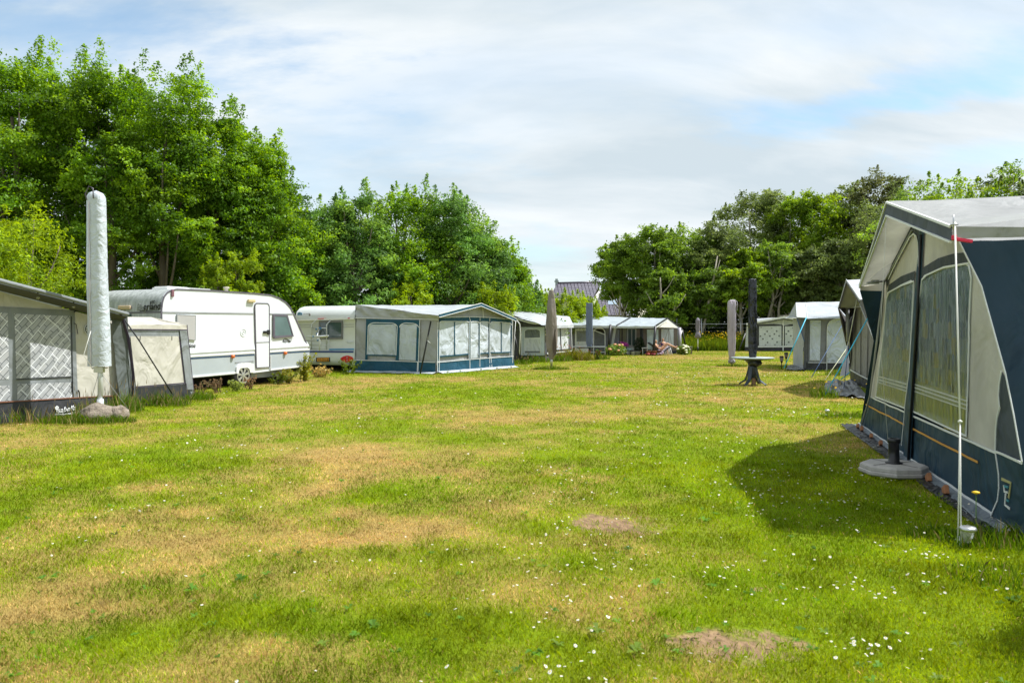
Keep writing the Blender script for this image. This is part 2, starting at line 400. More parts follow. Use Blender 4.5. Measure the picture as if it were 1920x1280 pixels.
# ------------------------------------------------------------------ ground
def vnoise(x, y, seed=0):
    xi = np.floor(x).astype(np.int64); yi = np.floor(y).astype(np.int64); xf = x - xi; yf = y - yi
    def h(a, b):
        n = (a * 374761393 + b * 668265263 + seed * 974634777) & 0x7fffffff
        n = ((n ^ (n >> 13)) * 1274126177) & 0x7fffffff
        return ((n ^ (n >> 16)) & 0xffff) / 65535.0
    sx = xf * xf * (3 - 2 * xf); sy = yf * yf * (3 - 2 * yf)
    a = h(xi, yi) * (1 - sx) + h(xi + 1, yi) * sx; b = h(xi, yi + 1) * (1 - sx) + h(xi + 1, yi + 1) * sx
    return a * (1 - sy) + b * sy
def fbm(x, y, seed=0, oct=4):
    s = 0; a = 0.5; t = 0
    for i in range(oct):
        s = s + a * vnoise(x * 2 ** i + 17 * i, y * 2 ** i - 9 * i, seed + i); t += a; a *= 0.5
    return s / t
# worn and lush places of the lawn (picture position, half sizes, how dry)
PATCH = [(60, 1170, 190, 90, .75), (330, 1040, 260, 55, .6), (480, 960, 170, 40, .45), (740, 985, 150, 32, .75), (690, 975, 60, 15, .5), (700, 865, 210, 38, .7), (740, 855, 70, 18, .5), (560, 900, 150, 30, .35), (340, 830, 180, 10, .35),
         (1000, 780, 130, 13, .55), (1150, 738, 70, 7, .8), (880, 795, 120, 10, .4), (620, 760, 200, 12, .4), (520, 738, 180, 8, .35), (420, 712, 90, 8, .6), (1080, 1190, 110, 55, .5), (1200, 1140, 70, 35, .45), (1040, 1085, 60, 25, .35),
         (820, 712, 180, 5, .35), (1180, 695, 240, 7, .35), (1320, 672, 160, 5, .5), (1380, 990, 90, 18, .3), (1500, 1190, 60, 30, .25), (1450, 745, 120, 7, .2), (600, 1120, 140, 40, .25), (1250, 1250, 120, 30, .35), (280, 720, 60, 6, .4),
         (100, 910, 230, 55, -.8), (420, 872, 130, 20, -.5), (1290, 850, 230, 40, -.45), (450, 1245, 330, 50, -.9), (880, 1240, 190, 45, -.8), (800, 1045, 150, 45, -.5), (1700, 1100, 330, 130, -.9), (1550, 900, 170, 80, -1.), (900, 735, 150, 9, -.7),
         (1620, 780, 120, 12, -.6), (980, 700, 120, 5, -.4), (1300, 1080, 160, 40, -.35), (520, 1190, 120, 30, -.3), (880, 820, 90, 8, -.35), (300, 795, 200, 8, -.4)]
PG = []
for px, py, rx, ry, am in PATCH:
    c = G(px, py); d = c.y
    PG.append((c.x, c.y, rx / FPX * d, max(0.12, ry * d * d / (FPX * HC)), am))
BARE = [(G(1150, 979), 0.36, 0.30), (G(1388, 1204), 0.30, 0.19), (G(1420, 1098), 0.05, 0.03)]
def dryness(x, y):
    m = 0.34 + (fbm(x * 0.42 + 3, y * 0.42, 5, 5) - 0.5) * 1.15 + (fbm(x * 2.2, y * 2.2, 11, 5) - 0.5) * 1.15
    wx = x + (fbm(x * 0.8, y * 0.8, 31) - .5) * 1.4; wy = y + (fbm(x * 0.8 + 9, y * 0.8, 37) - .5) * 1.8
    for cx, cy, rx, ry, am in PG:
        m = m + am * 0.58 * np.exp(-(((wx - cx) / rx) ** 2 + ((wy - cy) / ry) ** 2) * 1.1)
    return np.clip(m, 0, 1)
def bareness(x, y):
    m = np.zeros_like(x)
    for c, rx, ry in BARE:
        e = ((x - c.x) / rx) ** 2 + ((y - c.y) / ry) ** 2 + (fbm(x * 9, y * 9, 3) - 0.5) * 2.6 + (fbm(x * 40, y * 40, 6) - .5) * 1.2
        m = np.maximum(m, np.clip(1.5 - e * 1.1, 0, 1))
    return m
GREEN = np.array((0.235, 0.335, 0.010)); LUSH = np.array((0.12, 0.25, 0.004)); STRAW = np.array((0.63, 0.475, 0.17)); SOIL = np.array((0.25, 0.165, 0.095)); THATCH = np.array((0.40, 0.28, 0.09))
def build_ground():
    ds = np.concatenate([[-60, -20, -5, 0, 1.5], np.geomspace(2.4, 75, 520), [90, 130, 200, 400, 1200]])
    us = np.concatenate([[-60, -12, -3, -1.5], np.linspace(-0.95, 0.95, 380), [1.5, 3, 12, 60]])
    D, U = np.meshgrid(ds, us, indexing='ij')
    X = U * np.maximum(np.abs(D), 8 * (np.abs(U) > 1) + 2.4 * (np.abs(U) <= 1)); Y = D + 0 * U
    Z = 0 * X - 0.012 + (fbm(X * 0.5, Y * 0.5, 8) - .5) * 0.03
    dr = dryness(X, Y)[..., None]; ba = bareness(X, Y)[..., None]
    fine = fbm(X * 30, Y * 30, 4, 2)[..., None]
    c = (GREEN * 0.62) * (1 - dr) + THATCH * 0.8 * dr
    c = c * (0.75 + 0.5 * fine)
    c = c * (1 - ba) + SOIL * (0.35 + 1.2 * fine) * ba
    n, k = X.shape
    idx = np.arange(n * k).reshape(n, k)
    f = np.stack([idx[:-1, :-1], idx[:-1, 1:], idx[1:, 1:], idx[1:, :-1]], -1).reshape(-1, 4)
    m = colmat('lawn soil and thatch', 0.95, 0.0, 0.1)
    t = m.node_tree; b = t.nodes['Principled BSDF']
    tcn = N(t, 'ShaderNodeTexCoord'); ns = N(t, 'ShaderNodeTexNoise'); ns.inputs['Scale'].default_value = 40; ns.inputs['Detail'].default_value = 6
    t.links.new(tcn.outputs['Object'], ns.inputs[0]); bp = N(t, 'ShaderNodeBump'); bp.inputs['Strength'].default_value = 0.9; bp.inputs['Distance'].default_value = 0.02
    t.links.new(ns.outputs[0], bp.inputs['Height']); t.links.new(bp.outputs[0], b.inputs['Normal'])
    o = fast_mesh('lawn', np.stack([X.ravel(), Y.ravel(), Z.ravel()], -1), f[:, ::-1], m, c.reshape(-1, 3), smooth=True)
    tag(o, 'wide mown lawn with green and straw yellow patches', None, None, 'structure')
build_ground()
def blades(x, y, h, wdt, col, rng, lean=0.5, name='grass', z0=0.0, mat=None, bend=True):
    n = len(x); a = rng.uniform(0, 2 * np.pi, n); ca, sa = np.cos(a), np.sin(a)
    la = rng.uniform(0, 2 * np.pi, n); l = rng.uniform(0.1, 1, n) * lean * h
    lx, ly = np.cos(la) * l, np.sin(la) * l
    base = np.stack([x, y, np.zeros(n) + z0], -1)
    s = np.stack([ca, sa, 0 * ca], -1) * (wdt / 2)[:, None]
    mid = base + np.stack([lx * .35, ly * .35, h * .6], -1); tip = base + np.stack([lx, ly, h], -1)
    if bend:
        v = np.stack([base - s, base + s, mid + s * .8, tip, mid - s * .8], 1).reshape(-1, 3)
        f = (np.arange(n)[:, None] * 5 + np.array([0, 1, 2, 3, 4])[None]); k = 5
    else:
        v = np.stack([base - s, base + s, tip], 1).reshape(-1, 3)
        f = (np.arange(n)[:, None] * 3 + np.array([0, 1, 2])[None]); k = 3
    c = np.repeat(col, k, axis=0)
    return v, f, c
# strips where groundsheets and tent floors lie: no lawn grows there
COVER = [((3.60, 5.6), (5.33, 11.7), (7.5, 11.0), (6.0, 5.0)), ((7.35, 17.8), (9.1, 21.6), (11, 22), (8.2, 16.2))]
def covered(x, y):
    m = np.zeros(len(x), dtype=bool)
    for q in COVER:
        i = np.ones(len(x), dtype=bool)
        for k in range(4):
            (x0, y0), (x1, y1) = q[k], q[(k + 1) % 4]; i &= ((x1 - x0) * (y - y0) - (y1 - y0) * (x - x0)) < 0
        m |= i
    return m
def build_grass():
    rng = np.random.default_rng(7)
    n = 850000
    d = np.exp(rng.uniform(math.log(2.5), math.log(64), n)); x = rng.uniform(-1, 1, n) * (0.74 * d + 1.0)
    dr = dryness(x, d); ba = bareness(x, d)
    keep = (rng.random(n) > ba * 0.93) & ~covered(x, d)
    x, d, dr = x[keep], d[keep], dr[keep]; n = len(x)
    straw = rng.random(n) < np.clip(dr * 1.3 - 0.12, 0.04, 0.93)
    clump = fbm(x * 5, d * 5, 21, 3)
    lush = fbm(x * 1.3 + 5, d * 1.3, 77, 3)
    lm = np.clip((lush - 0.42) * 4, 0, 1)[:, None]
    g = GREEN * (1 - lm * .75) + LUSH * lm * .75
    yl = rng.random(n)[:, None]
    g = g * (0.5 + 0.95 * rng.random(n)[:, None]) + np.array((0.08, 0.045, 0.0)) * yl
    rus = np.clip((fbm(x * 1.7, d * 1.7, 91, 4) - 0.5) * 5, 0, 1)[:, None]
    st = (STRAW * (1 - rus * .4) + np.array((.52, .32, .13)) * rus * .4) * (0.45 + 0.8 * rng.random(n)[:, None])
    col = np.where(straw[:, None], st, g)
    h = (0.013 + 0.028 * clump * (1 - 0.45 * dr)) * rng.uniform(0.6, 1.3, n) * (1 + 0.15 * (d > 12))
    h = np.where(straw, h * 0.75, h)
    g2 = fbm(x * 3.3, d * 3.3, 61, 3); col = col * (0.72 + 0.6 * np.clip((g2 - .3) * 2.2, 0, 1))[:, None]
    wd = 0.0036 * np.maximum(1, d / 3.8) * rng.uniform(0.7, 1.3, n)
    near = d < 9
    v, f, c = blades(x[near], d[near], h[near], wd[near], col[near], rng, 1.1)
    o = fast_mesh('grass', v, f, BLADE, c); tag(o, 'short grass blades of the near lawn', None, None, 'stuff')
    v, f, c = blades(x[~near], d[~near], h[~near], wd[~near], col[~near], rng, 0.9, bend=False)
    o = fast_mesh('grass', v, f, BLADE, c); tag(o, 'short grass blades of the far lawn', None, None, 'stuff')
build_grass()
def build_daisies():
    rng = np.random.default_rng(12)
    n = 30000
    d = np.exp(rng.uniform(math.log(2.9), math.log(45), n)); x = rng.uniform(-1, 1, n) * (0.72 * d)
    px = CX + x / d * FPX; py = HY + FPX * HC / d
    p = 0.05 + 0.55 * np.clip((fbm(x * .8, d * .8, 51, 4) - 0.5) * 6, 0, 1) * (px > 1000) + 0.26 * np.clip((fbm(x * 1.1, d * 1.1, 53, 4) - 0.55) * 7, 0, 1)
    p *= np.where((py < 780) & (px > 1220), 2.0, 1); p *= np.where((px < 900) & (py > 900), 0.5, 1); p *= np.clip(1.1 - dryness(x, d) * 0.9, .05, 1); p *= np.where(d < 4.2, .5, 1)
    k = rng.random(n) < p * 0.34; x, d = x[k], d[k]
    # a close group in the tent's shade
    for (qx, qy, cnt, sx, sy) in ((1590, 890, 45, .45, .55), (1580, 945, 16, .3, .2), (1425, 890, 14, .18, .1), (1660, 1225, 26, .3, .15), (1590, 1110, 22, .35, .16), (1740, 1050, 14, .2, .1), (240, 960, 16, .3, .2)):
        c = G(qx, qy); x = np.concatenate([x, rng.normal(c.x, sx * .6, cnt)]); d = np.concatenate([d, rng.normal(c.y, sy * .6, cnt)])
    n = len(x); r = rng.uniform(0.006, 0.0105, n) * np.clip(d / 7, 1, 2.2); z = rng.uniform(0.035, 0.06, n)
    ang = np.linspace(0, 2 * np.pi, 8, endpoint=False); tl = rng.normal(0, .3, (n, 2))
    rr = r[:, None] * rng.uniform(0.8, 1.1, (n, 8))
    vx = np.cos(ang)[None] * rr; vy = np.sin(ang)[None] * rr; vz = vx * tl[:, :1] + vy * tl[:, 1:] + z[:, None]
    v = np.stack([x[:, None] + vx, d[:, None] + vy, vz], -1).reshape(-1, 3); f = np.arange(n)[:, None] * 8 + np.arange(8)[None]
    tint = np.repeat(np.array((.8, .8, .76)) * rng.uniform(.8, 1, (n, 1)), 8, axis=0)
    # yellow hearts
    vx2, vy2 = vx * .32, vy * .32; v2 = np.stack([x[:, None] + vx2, d[:, None] + vy2, vz * 0 + z[:, None] + .003 + vx2 * tl[:, :1] + vy2 * tl[:, 1:]], -1).reshape(-1, 3)
    V2 = np.concatenate([v, v2]); F2 = np.concatenate([f, f + len(v)]); C2 = np.concatenate([tint, np.tile(np.array((.75, .5, .04)), (len(v2), 1))])
    o = fast_mesh('daisies', V2, F2, PETAL, C2); tag(o, 'small white daisies scattered through the lawn', None, None, 'stuff')
build_daisies()
# ------------------------------------------------------------------ shared materials
CREAM = fabric('cream canvas', (0.55, 0.53, 0.46), 0.5, transl=0.12)
CREAMROOF = fabric('cream roof canvas', (0.66, 0.63, 0.55), 0.35, transl=0.3)
GREYF = fabric('mid grey canvas', (0.22, 0.24, 0.245), 0.5)
LGREY = fabric('light grey canvas', (0.50, 0.525, 0.535), 0.55, transl=0.1)
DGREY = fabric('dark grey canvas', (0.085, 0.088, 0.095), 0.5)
CHAR = fabric('charcoal mud flap', (0.035, 0.037, 0.042), 0.6, rough=0.5, dirt=(0.2, 0.18, 0.12), dirt_amt=0.12)
TEAL = fabric('dark teal canvas', (0.018, 0.050, 0.080), 1.0, rough=0.6, fs=1.1, dirt=(0.08, 0.09, 0.08), dirt_amt=0.15)
PETROL = fabric('petrol blue canvas', (0.011, 0.072, 0.118), 0.6, rough=0.6, dirt=(0.15, 0.17, 0.15), dirt_amt=0.2)
BGREY = fabric('awning wall grey', (0.36, 0.37, 0.375), 0.9, transl=0.06, fs=1.1)
BWIN = fabric('awning blind cloth', (0.46, 0.51, 0.55), 1.0, fs=1.6)
ROOFW = fabric('pale roof cloth', (0.44, 0.47, 0.49), 0.3, rough=0.5, transl=0.12)
ROOFG = fabric('pale blue grey roof cloth', (0.38, 0.43, 0.46), 0.45, rough=0.55, transl=0.12)
WHITEF = fabric('white curtain cloth', (0.66, 0.69, 0.72), 0.9, fs=2.2, vert=True, transl=0.15, dirt_amt=0.05)
APRON = fabric('pale ground flap', (0.46, 0.50, 0.52), 0.8, rough=0.45)
PIPW = M('white piping', (0.72, 0.74, 0.74), 0.5, 0.05)
ORANGE = M('orange piping', (0.62, 0.30, 0.06), 0.5, 0.1)
RUST = M('rust brown piping', (0.22, 0.09, 0.05), 0.6, 0.15)
BLACKP = M('black plastic', (0.012, 0.012, 0.014), 0.4, 0.2)
PURP = M('purple black edging', (0.05, 0.035, 0.07), 0.5, 0.2)
STEEL = M('zinc steel', (0.55, 0.56, 0.57), 0.35, 0.08, 8, metal=0.9)
ALU = M('painted aluminium pole', (0.62, 0.65, 0.67), 0.35, 0.05, 6, metal=0.3)
WHITEP = M('white plastic', (0.72, 0.73, 0.73), 0.4, 0.04)
CORD = M('white cord', (0.7, 0.7, 0.66), 0.7, 0.1)
BLUECORD = M('light blue strap', (0.03, 0.42, 0.62), 0.5, 0.1)
YELCORD = M('pale yellow rope', (0.55, 0.55, 0.36), 0.6, 0.1)
DKCORD = M('dark blue rope', (0.03, 0.08, 0.2), 0.6, 0.1)
RED = M('red lens', (0.55, 0.01, 0.015), 0.15, 0.25, 30, coat=0.8)
AMBER = M('amber lens', (0.8, 0.16, 0.02), 0.2, 0.15, 30, coat=0.6)
TYRE = M('tyre rubber', (0.02, 0.02, 0.02), 0.85, 0.3, 12, 0.3, 40)
RIM = M('silver wheel trim', (0.62, 0.63, 0.65), 0.28, 0.08, 8, metal=0.75)
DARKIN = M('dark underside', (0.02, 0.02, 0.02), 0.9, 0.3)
VIN = vinyl('window film', gloss=0.35, wav=0.35)
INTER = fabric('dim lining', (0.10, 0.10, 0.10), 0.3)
def fold(seed, amp=0.02, fu=5.0, fv=2.0, sl=0.0):
    def fn(u, v): return amp * (mn.noise(Vector((u * fu + v * sl, v * fv, seed))) + 0.5 * mn.noise(Vector((u * fu * 2.3 + v * sl * 2, v * fv * 1.7, seed + 9))))
    return fn
def strips(name, mat, root, wall, L, w, off=0.012, t=0.006):
    """several polylines sewn as one kind of tape"""
    m = MB()
    for pl in L:
        ww = w
        if isinstance(pl, tuple): pl, ww = pl
        m.ribbon(wall.pts(pl, off), ww, wall.n, t)
    return mk(name, m, mat, root)
def panel(name, mat, root, wall, pl, off=0.008, t=0.004):
    m = MB(); m.slab(wall.pts(pl, off), wall.n, t, wall); return mk(name, m, mat, root)
def arch(x0, y0, x1, y1, yb0, yb1, rise, n=7, flat=0.5):
    """outline px: bottom-left, bottom-right, then rounded shoulders to the top edge"""
    pts = [(x0[1], yb0), (x1[1], yb1)]
    X0, X1 = x0[0], x1[0]; w = (X1 - X0) * (1 - flat) / 2
    for i in range(n + 1):
        a = i / n * math.pi / 2; pts.append((X1 - w + w * math.cos(a), y1 + rise * (1 - math.sin(a))))
    for i in range(n + 1):
        a = math.pi / 2 - i / n * math.pi / 2; pts.append((X0 + w - w * math.cos(a), y0 + rise * (1 - math.sin(a))))
    return pts
# ================================================================== A: grey awning beside the silver parasol
def awning_a():
    W = Wall(G(0, 794), G(223, 768))
    r = E('caravan_awning', W.a, 'cream and grey caravan awning with brick pattern windows beside the silver covered parasol', 'awning')
    u, n = W.u, W.n
    back = -n
    a = W.a - u * 2.2; b = W.hit(226, 766)
    # front wall sheet up to the rake
    tl = W.hit(0, 545) - u * 2.2 + Vector((0, 0, .47)); tr = W.hit(214, 603)
    m = MB(); m.grid(Vector((a.x, a.y, 0.02)), Vector((b.x, b.y, 0.02)), tr, tl, 40, 14, fold(1.3, 0.012), W, n); mk('front_wall', m, CREAM, r)
    # skirt
    m = MB(); s0 = W.hit(0, 754); s1 = W.hit(224, 741); q = (s0 - s1) * 1.4 + s1
    q = W.hit(-200, 766.5)
    m.grid(V(q.x, q.y, 0) + n * .05, V(b.x, b.y, 0) + n * .05, s1 + n * .02, q + n * .02, 36, 4, fold(4, 0.012, 8, 2), W, n); mk('mud_flap', m, CHAR, r)
    strips('piping', RUST, r, W, [[(-200, 766), (0, 753.5), (145, 745), (224, 741)]], 0.018, .03)
    # grey framing
    panel('fabric_frame', GREYF, r, W, [(-200, 566), (0, 574.5), (139, 582), (145, 745), (0, 753), (-200, 766)], .012)
    brick, t, bb = newmat('brick print window')
    bb.inputs['Roughness'].default_value = 0.35
    tcn = N(t, 'ShaderNodeTexCoord'); mp_ = N(t, 'ShaderNodeMapping'); mp_.inputs['Rotation'].default_value = (0, 0, rad(-47)); t.links.new(tcn.outputs['UV'], mp_.inputs[0])
    nz = N(t, 'ShaderNodeTexNoise'); nz.inputs['Scale'].default_value = 2.2; t.links.new(tcn.outputs['UV'], nz.inputs[0])
    av = N(t, 'ShaderNodeVectorMath', operation='MULTIPLY_ADD'); av.inputs[1].default_value = (.09, .09, 0); t.links.new(nz.outputs[1], av.inputs[0]); t.links.new(mp_.outputs[0], av.inputs[2])
    def br(c1, c2, mo, sz, w_, h_, off, sq=1.0, fq=2):
        k = N(t, 'ShaderNodeTexBrick'); k.offset = off; k.squash = sq; k.squash_frequency = fq
        k.inputs['Color1'].default_value = (*c1, 1); k.inputs['Color2'].default_value = (*c2, 1); k.inputs['Mortar'].default_value = (*mo, 1)
        k.inputs['Scale'].default_value = 1; k.inputs['Mortar Size'].default_value = sz; k.inputs['Brick Width'].default_value = w_; k.inputs['Row Height'].default_value = h_; k.inputs['Mortar Smooth'].default_value = 0.1
        t.links.new(av.outputs[0], k.inputs[0]); return k
    k1 = br((.33, .345, .36), (.42, .43, .44), (.11, .12, .13), .006, .16, .078, .5, 1.6, 3)
    k2 = br((0, 0, 0), (0, 0, 0), (1, 1, 1), .0075, .27, .158, .35, 1.5, 2)
    mx = N(t, 'ShaderNodeMixRGB'); mx.inputs[2].default_value = (.72, .74, .76, 1)
    t.links.new(k2.outputs[0], mx.inputs[0]); t.links.new(k1.outputs[0], mx.inputs[1]); t.links.new(mx.outputs[0], bb.inputs['Base Color'])
    nb = N(t, 'ShaderNodeTexNoise'); nb.inputs['Scale'].default_value = 2.5; t.links.new(tcn.outputs['Object'], nb.inputs[0])
    bp = N(t, 'ShaderNodeBump'); bp.inputs['Strength'].default_value = .4; bp.inputs['Distance'].default_value = .08; t.links.new(nb.outputs[0], bp.inputs['Height']); t.links.new(bp.outputs[0], bb.inputs['Normal'])
    for pl in ([(-150, 575), (13, 587), (15.5, 710), (-150, 720)], [(25.5, 588), (129, 592.5), (132, 705), (29, 709)], [(-150, 733), (16, 722), (18.5, 751), (-150, 762)], [(31, 719.5), (132, 716.5), (134, 744.5), (31, 751)]):
        wd = panel('window', brick, r, W, pl, .018)
    strips('zip_line', CHAR, r, W, [([(132, 593), (135, 745)], .012), ([(29, 711), (133, 706.5)], .012), ([(137, 606), (141, 608), (144, 626)], .012), ([(137, 585), (140, 583)], .02)], .012, .024)
    strips('tent_hook', BLACKP, r, W, [([(131.5, 716), (133, 716.5), (134, 732), (132, 733)], .02), ([(144, 731), (146, 735), (147, 745)], .025)], .02, .03)
    # round emblem part-hidden behind the parasol cover
    c = W.hit(166, 617, .02); m = MB(); m.slab([c + (u * math.cos(i * math.pi / 8) + Vector((0, 0, 1)) * math.sin(i * math.pi / 8)) * .105 for i in range(16)], n, .004); em = mk('emblem', m, PIPW, r)
    m = MB(); c2 = c + n * .006
    m.ribbon([c2 + (u * math.cos(i * math.pi / 8) + Vector((0, 0, 1)) * math.sin(i * math.pi / 8)) * .085 for i in range(16)], .016, n, .004, True)
    for k in (-1, 0, 1): m.ribbon([c2 + u * (.075 * (1 - abs(k) * .25)) + V(0, 0, .035 * k), c2 - u * (.075 * (1 - abs(k) * .25)) + V(0, 0, .035 * k)], .014, n, .004)
    m.ribbon([c2 + V(0, 0, .08), c2 - V(0, 0, .08)], .014, n, .005)
    mk('emblem_mark', m, CHAR, em)
    text('Isabella', PIPW, r, W.hit(99, 774.6, .062), W.u + V(0, 0, .05), (0, 0, 1), 0.135, shear=.35, bold=.004)
    text('Commodore Dawn', PIPW, r, W.hit(110, 778.8, .062), W.u + V(0, 0, .05), (0, 0, 1), 0.055, shear=.3, bold=.002)
    m = MB(); c = W.hit(102, 764, .062)
    for i in range(5):
        a_ = i * 2 * math.pi / 5 + .3; cc = c + (u * math.cos(a_) + V(0, 0, 1) * math.sin(a_)) * .022
        m.slab([cc + (u * math.cos(j * math.pi / 4) + V(0, 0, 1) * math.sin(j * math.pi / 4)) * .017 for j in range(8)], n, .003)
    m.ribbon([W.hit(98, 776.4, .064), W.hit(141, 774.6, .064)], .008, n, .003); m.ribbon([c - V(0, 0, .02), c - V(0, 0, .07)], .01, n, .003)
    mk('logo_mark', m, PIPW, r)
    # roof with overhang: rake from far left down to the corner at the wing
    O = Wall(W.a + n * .42, W.b + n * .42)
    e0 = O.hit(0, 527); e1 = O.hit(240, 590); e00 = e0 + (e0 - e1) * .7
    bk = -n * 3.0
    m = MB(); m.grid(e00, e1, e1 + bk + V(0, 0, .28), e00 + bk + V(0, 0, .1), 20, 12, fold(8, .015)); mk('roof', m, ROOFG, r)
    m = MB(); m.tube([e00 + V(0, 0, .01), e1 + V(0, 0, .01)], .035, 10); mk('roof_edge', m, GREYF, r)
    # dark soffit behind the edge
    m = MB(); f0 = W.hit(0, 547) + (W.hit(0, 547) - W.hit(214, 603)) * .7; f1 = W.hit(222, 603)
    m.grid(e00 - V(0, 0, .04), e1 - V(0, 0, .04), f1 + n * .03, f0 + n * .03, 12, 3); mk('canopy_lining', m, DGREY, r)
    # right wing flap from canopy corner to ground
    w0 = W.hit(226, 766); w1 = w0 + n * .05
    m = MB(); g0 = W.hit(225, 741) ; base = V(w0.x, w0.y, 0)
    tipx = e1
    m.grid(P(225, 765, 14.35), P(246, 763, 14.7), P(239, 591, 14.5), P(207, 582, 14.2), 8, 16, fold(3, .03, 3, 3)); mk('side_wing', m, fabric('grey green wing cloth', (0.10, 0.115, 0.11), .7), r)
    m = MB(); m.ribbon([P(226, 586, 14.35), P(240, 630, 14.5), P(250, 700, 14.6), P(249, 744, 14.7)], .05, V(0, -1, 0), .01); mk('wing_edging', m, PURP, r)
    m = MB(); m.slab([P(243, 742, 14.72), P(253, 742, 14.72), P(253, 722, 14.72), P(242, 634, 14.72)], V(0, -1, 0), .006); mk('wing_insert', m, LGREY, r)
    m = MB(); m.tube([P(226, 588, 14.4), P(262, 640, 14.6), P(323, 738, 15.2)], .014, 6); mk('guy_strap', m, CHAR, r)
    # back: plain body towards its caravan
    m = MB(); m.slab([V(b.x, b.y, 0), V(b.x, b.y, 0) + bk, tr + bk, tr], u, .01); mk('end_wall', m, GREYF, r)
    for bx, by in ((71, 555), (138, 572)):
        p = O.hit(bx, by)
        p = (p + W.hit(bx, by)) / 2
        t_ = E('light_bulb', p, 'clear bulb hanging under the awning roof edge, ' + ('over the window middle' if bx < 100 else 'near the covered parasol'), 'bulb', 'bulbs under the awning edge')
        m = MB(); m.tube([p + V(0, 0, .09), p + V(0, 0, .02)], .012, 8); mk('socket', m, BLACKP, t_)
        m = MB(); m.rev(p, [(.004, -.055), (.025, -.045), (.034, -.02), (.028, .0), (.014, .02)], 12); mk('glass', m, GLASS, t_)
g_, t_, b_ = newmat('clear glass'); b_.inputs['Transmission Weight'].default_value = .7; b_.inputs['Roughness'].default_value = .05; b_.inputs['Base Color'].default_value = (.9, .9, .85, 1); GLASS = g_
awning_a()
# ------------------------------------------------------------------ sleeping annex
def annex():
    l, rr = GD(247, 14.75), GD(363, 16.9)
    W = Wall(l, rr); n, u = W.n, W.u
    r = E('tent_annex', l, 'small cream tent annex with grey borders in front of the white caravan', 'tent')
    m = MB(); A, B = W.hit(240, 764), W.hit(363, 746); A.z = 0; B.z = 0
    m.grid(A, B, W.hit(349, 617), W.hit(236, 617), 20, 10, fold(2, .012), W, n); mk('front_wall', m, GREYF, r)
    panel('fabric_panel', CREAM, r, W, [(253.5, 724), (344.5, 717), (335, 630), (243, 630)], .014)
    panel('mud_flap', CHAR, r, W, [(240, 765), (363, 747), (347, 719.5), (250, 727)], .016)
    panel('side_border', GREYF, r, W, [(348, 730), (361, 730), (348.5, 618), (335, 618)], .022)
    strips('piping', PURP, r, W, [[(237, 617.5), (349, 618.5)], [(349, 609), (349.5, 618), (363, 746)], [(334, 630), (344, 717), (347, 719), (349, 729)], [(250, 726), (345, 718)]], .016, .022)
    strips('zip_pull', BLACKP, r, W, [[(261, 630), (260.5, 638)]], .012, .022); strips('zip_pull', BLACKP, r, W, [[(320.5, 630), (320.5, 637.5)]], .012, .022)
    bk = -n * 1.9
    m = MB(); e0, e1 = W.hit(236, 616.5, .02), W.hit(349.5, 617.5, .02); t0, t1 = W.hit(233, 609, .02), W.hit(349, 609.5, .02)
    m.grid(e0, e1, t1, t0, 10, 2, fold(5, .01)); 
    r0 = P(229, 594, 15.9); r1 = P(284, 594.5, 17.0); r2 = P(330, 604, 17.4)
    m.grid(t0, t1, r2, r0, 12, 6, fold(7, .02), n=V(0, 0, 1)); m.face([r0, r2, r1])
    m.grid(r0, r1, r1 + bk * .5 - V(0, 0, .3), r0 + bk * .5 - V(0, 0, .3), 4, 4); m.face([t1, t1 + bk, r1 + bk * .5 - V(0, 0, .3), r1, r2])
    mk('roof', m, CREAMROOF, r)
    m = MB(); m.slab([B, B + bk, t1 + bk, t1], u, .01); mk('end_wall', m, CREAM, r)
annex()
# ================================================================== white caravan
def prof_body(m, W, outline, ax, bev=None): m.extrude(W.pts(outline), ax, False)
def smooth_outline(L, it=2):
    for _ in range(it):
        o = []
        for i in range(len(L)):
            a, b = L[i], L[(i + 1) % len(L)]
            if len(a) > 2 and len(b) > 2: o.append(a); continue
            o.append((a[0] * .75 + b[0] * .25, a[1] * .75 + b[1] * .25)); o.append((a[0] * .25 + b[0] * .75, a[1] * .25 + b[1] * .75))
        L = o
    return L
CARW = M('white painted aluminium', (0.70, 0.73, 0.75), 0.28, 0.02, 1.5, 0.05, 40, coat=0.25, stretch=(1, 1, .35), dirt=(0.46, 0.49, 0.50), dirt_amt=0.14)
CARG = M('pale blue grey lower panel', (0.41, 0.455, 0.48), 0.35, 0.05, 2, 0.05, 40, dirt=(0.4, 0.42, 0.36), dirt_amt=0.2)
CARD = M('weathered front panel', (0.40, 0.425, 0.415), 0.55, 0.22, 5, 0.1, 30, stretch=(2.2, 2.2, 0.18), dirt=(0.11, 0.13, 0.11), dirt_amt=0.6)
CARTRIM = M('grey rubber trim', (0.11, 0.10, 0.125), 0.5, 0.2)
GREYTRIM = M('grey aluminium rail', (0.30, 0.31, 0.32), 0.4, 0.1)
BLUESTR = M('dark blue stripe', (0.02, 0.06, 0.15), 0.4, 0.1)
GLASSD, t_, b_ = newmat('tinted acrylic'); b_.inputs['Base Color'].default_value = (.05, .08, .085, 1); b_.inputs['Roughness'].default_value = .08; b_.inputs['Coat Weight'].default_value = .8
BLINDG = M('drawn grey green blind', (0.11, 0.17, 0.17), 0.25, 0.15, 2, coat=.5)
BLINDB = M('beige grey window cover', (0.43, 0.42, 0.41), 0.5, 0.05)
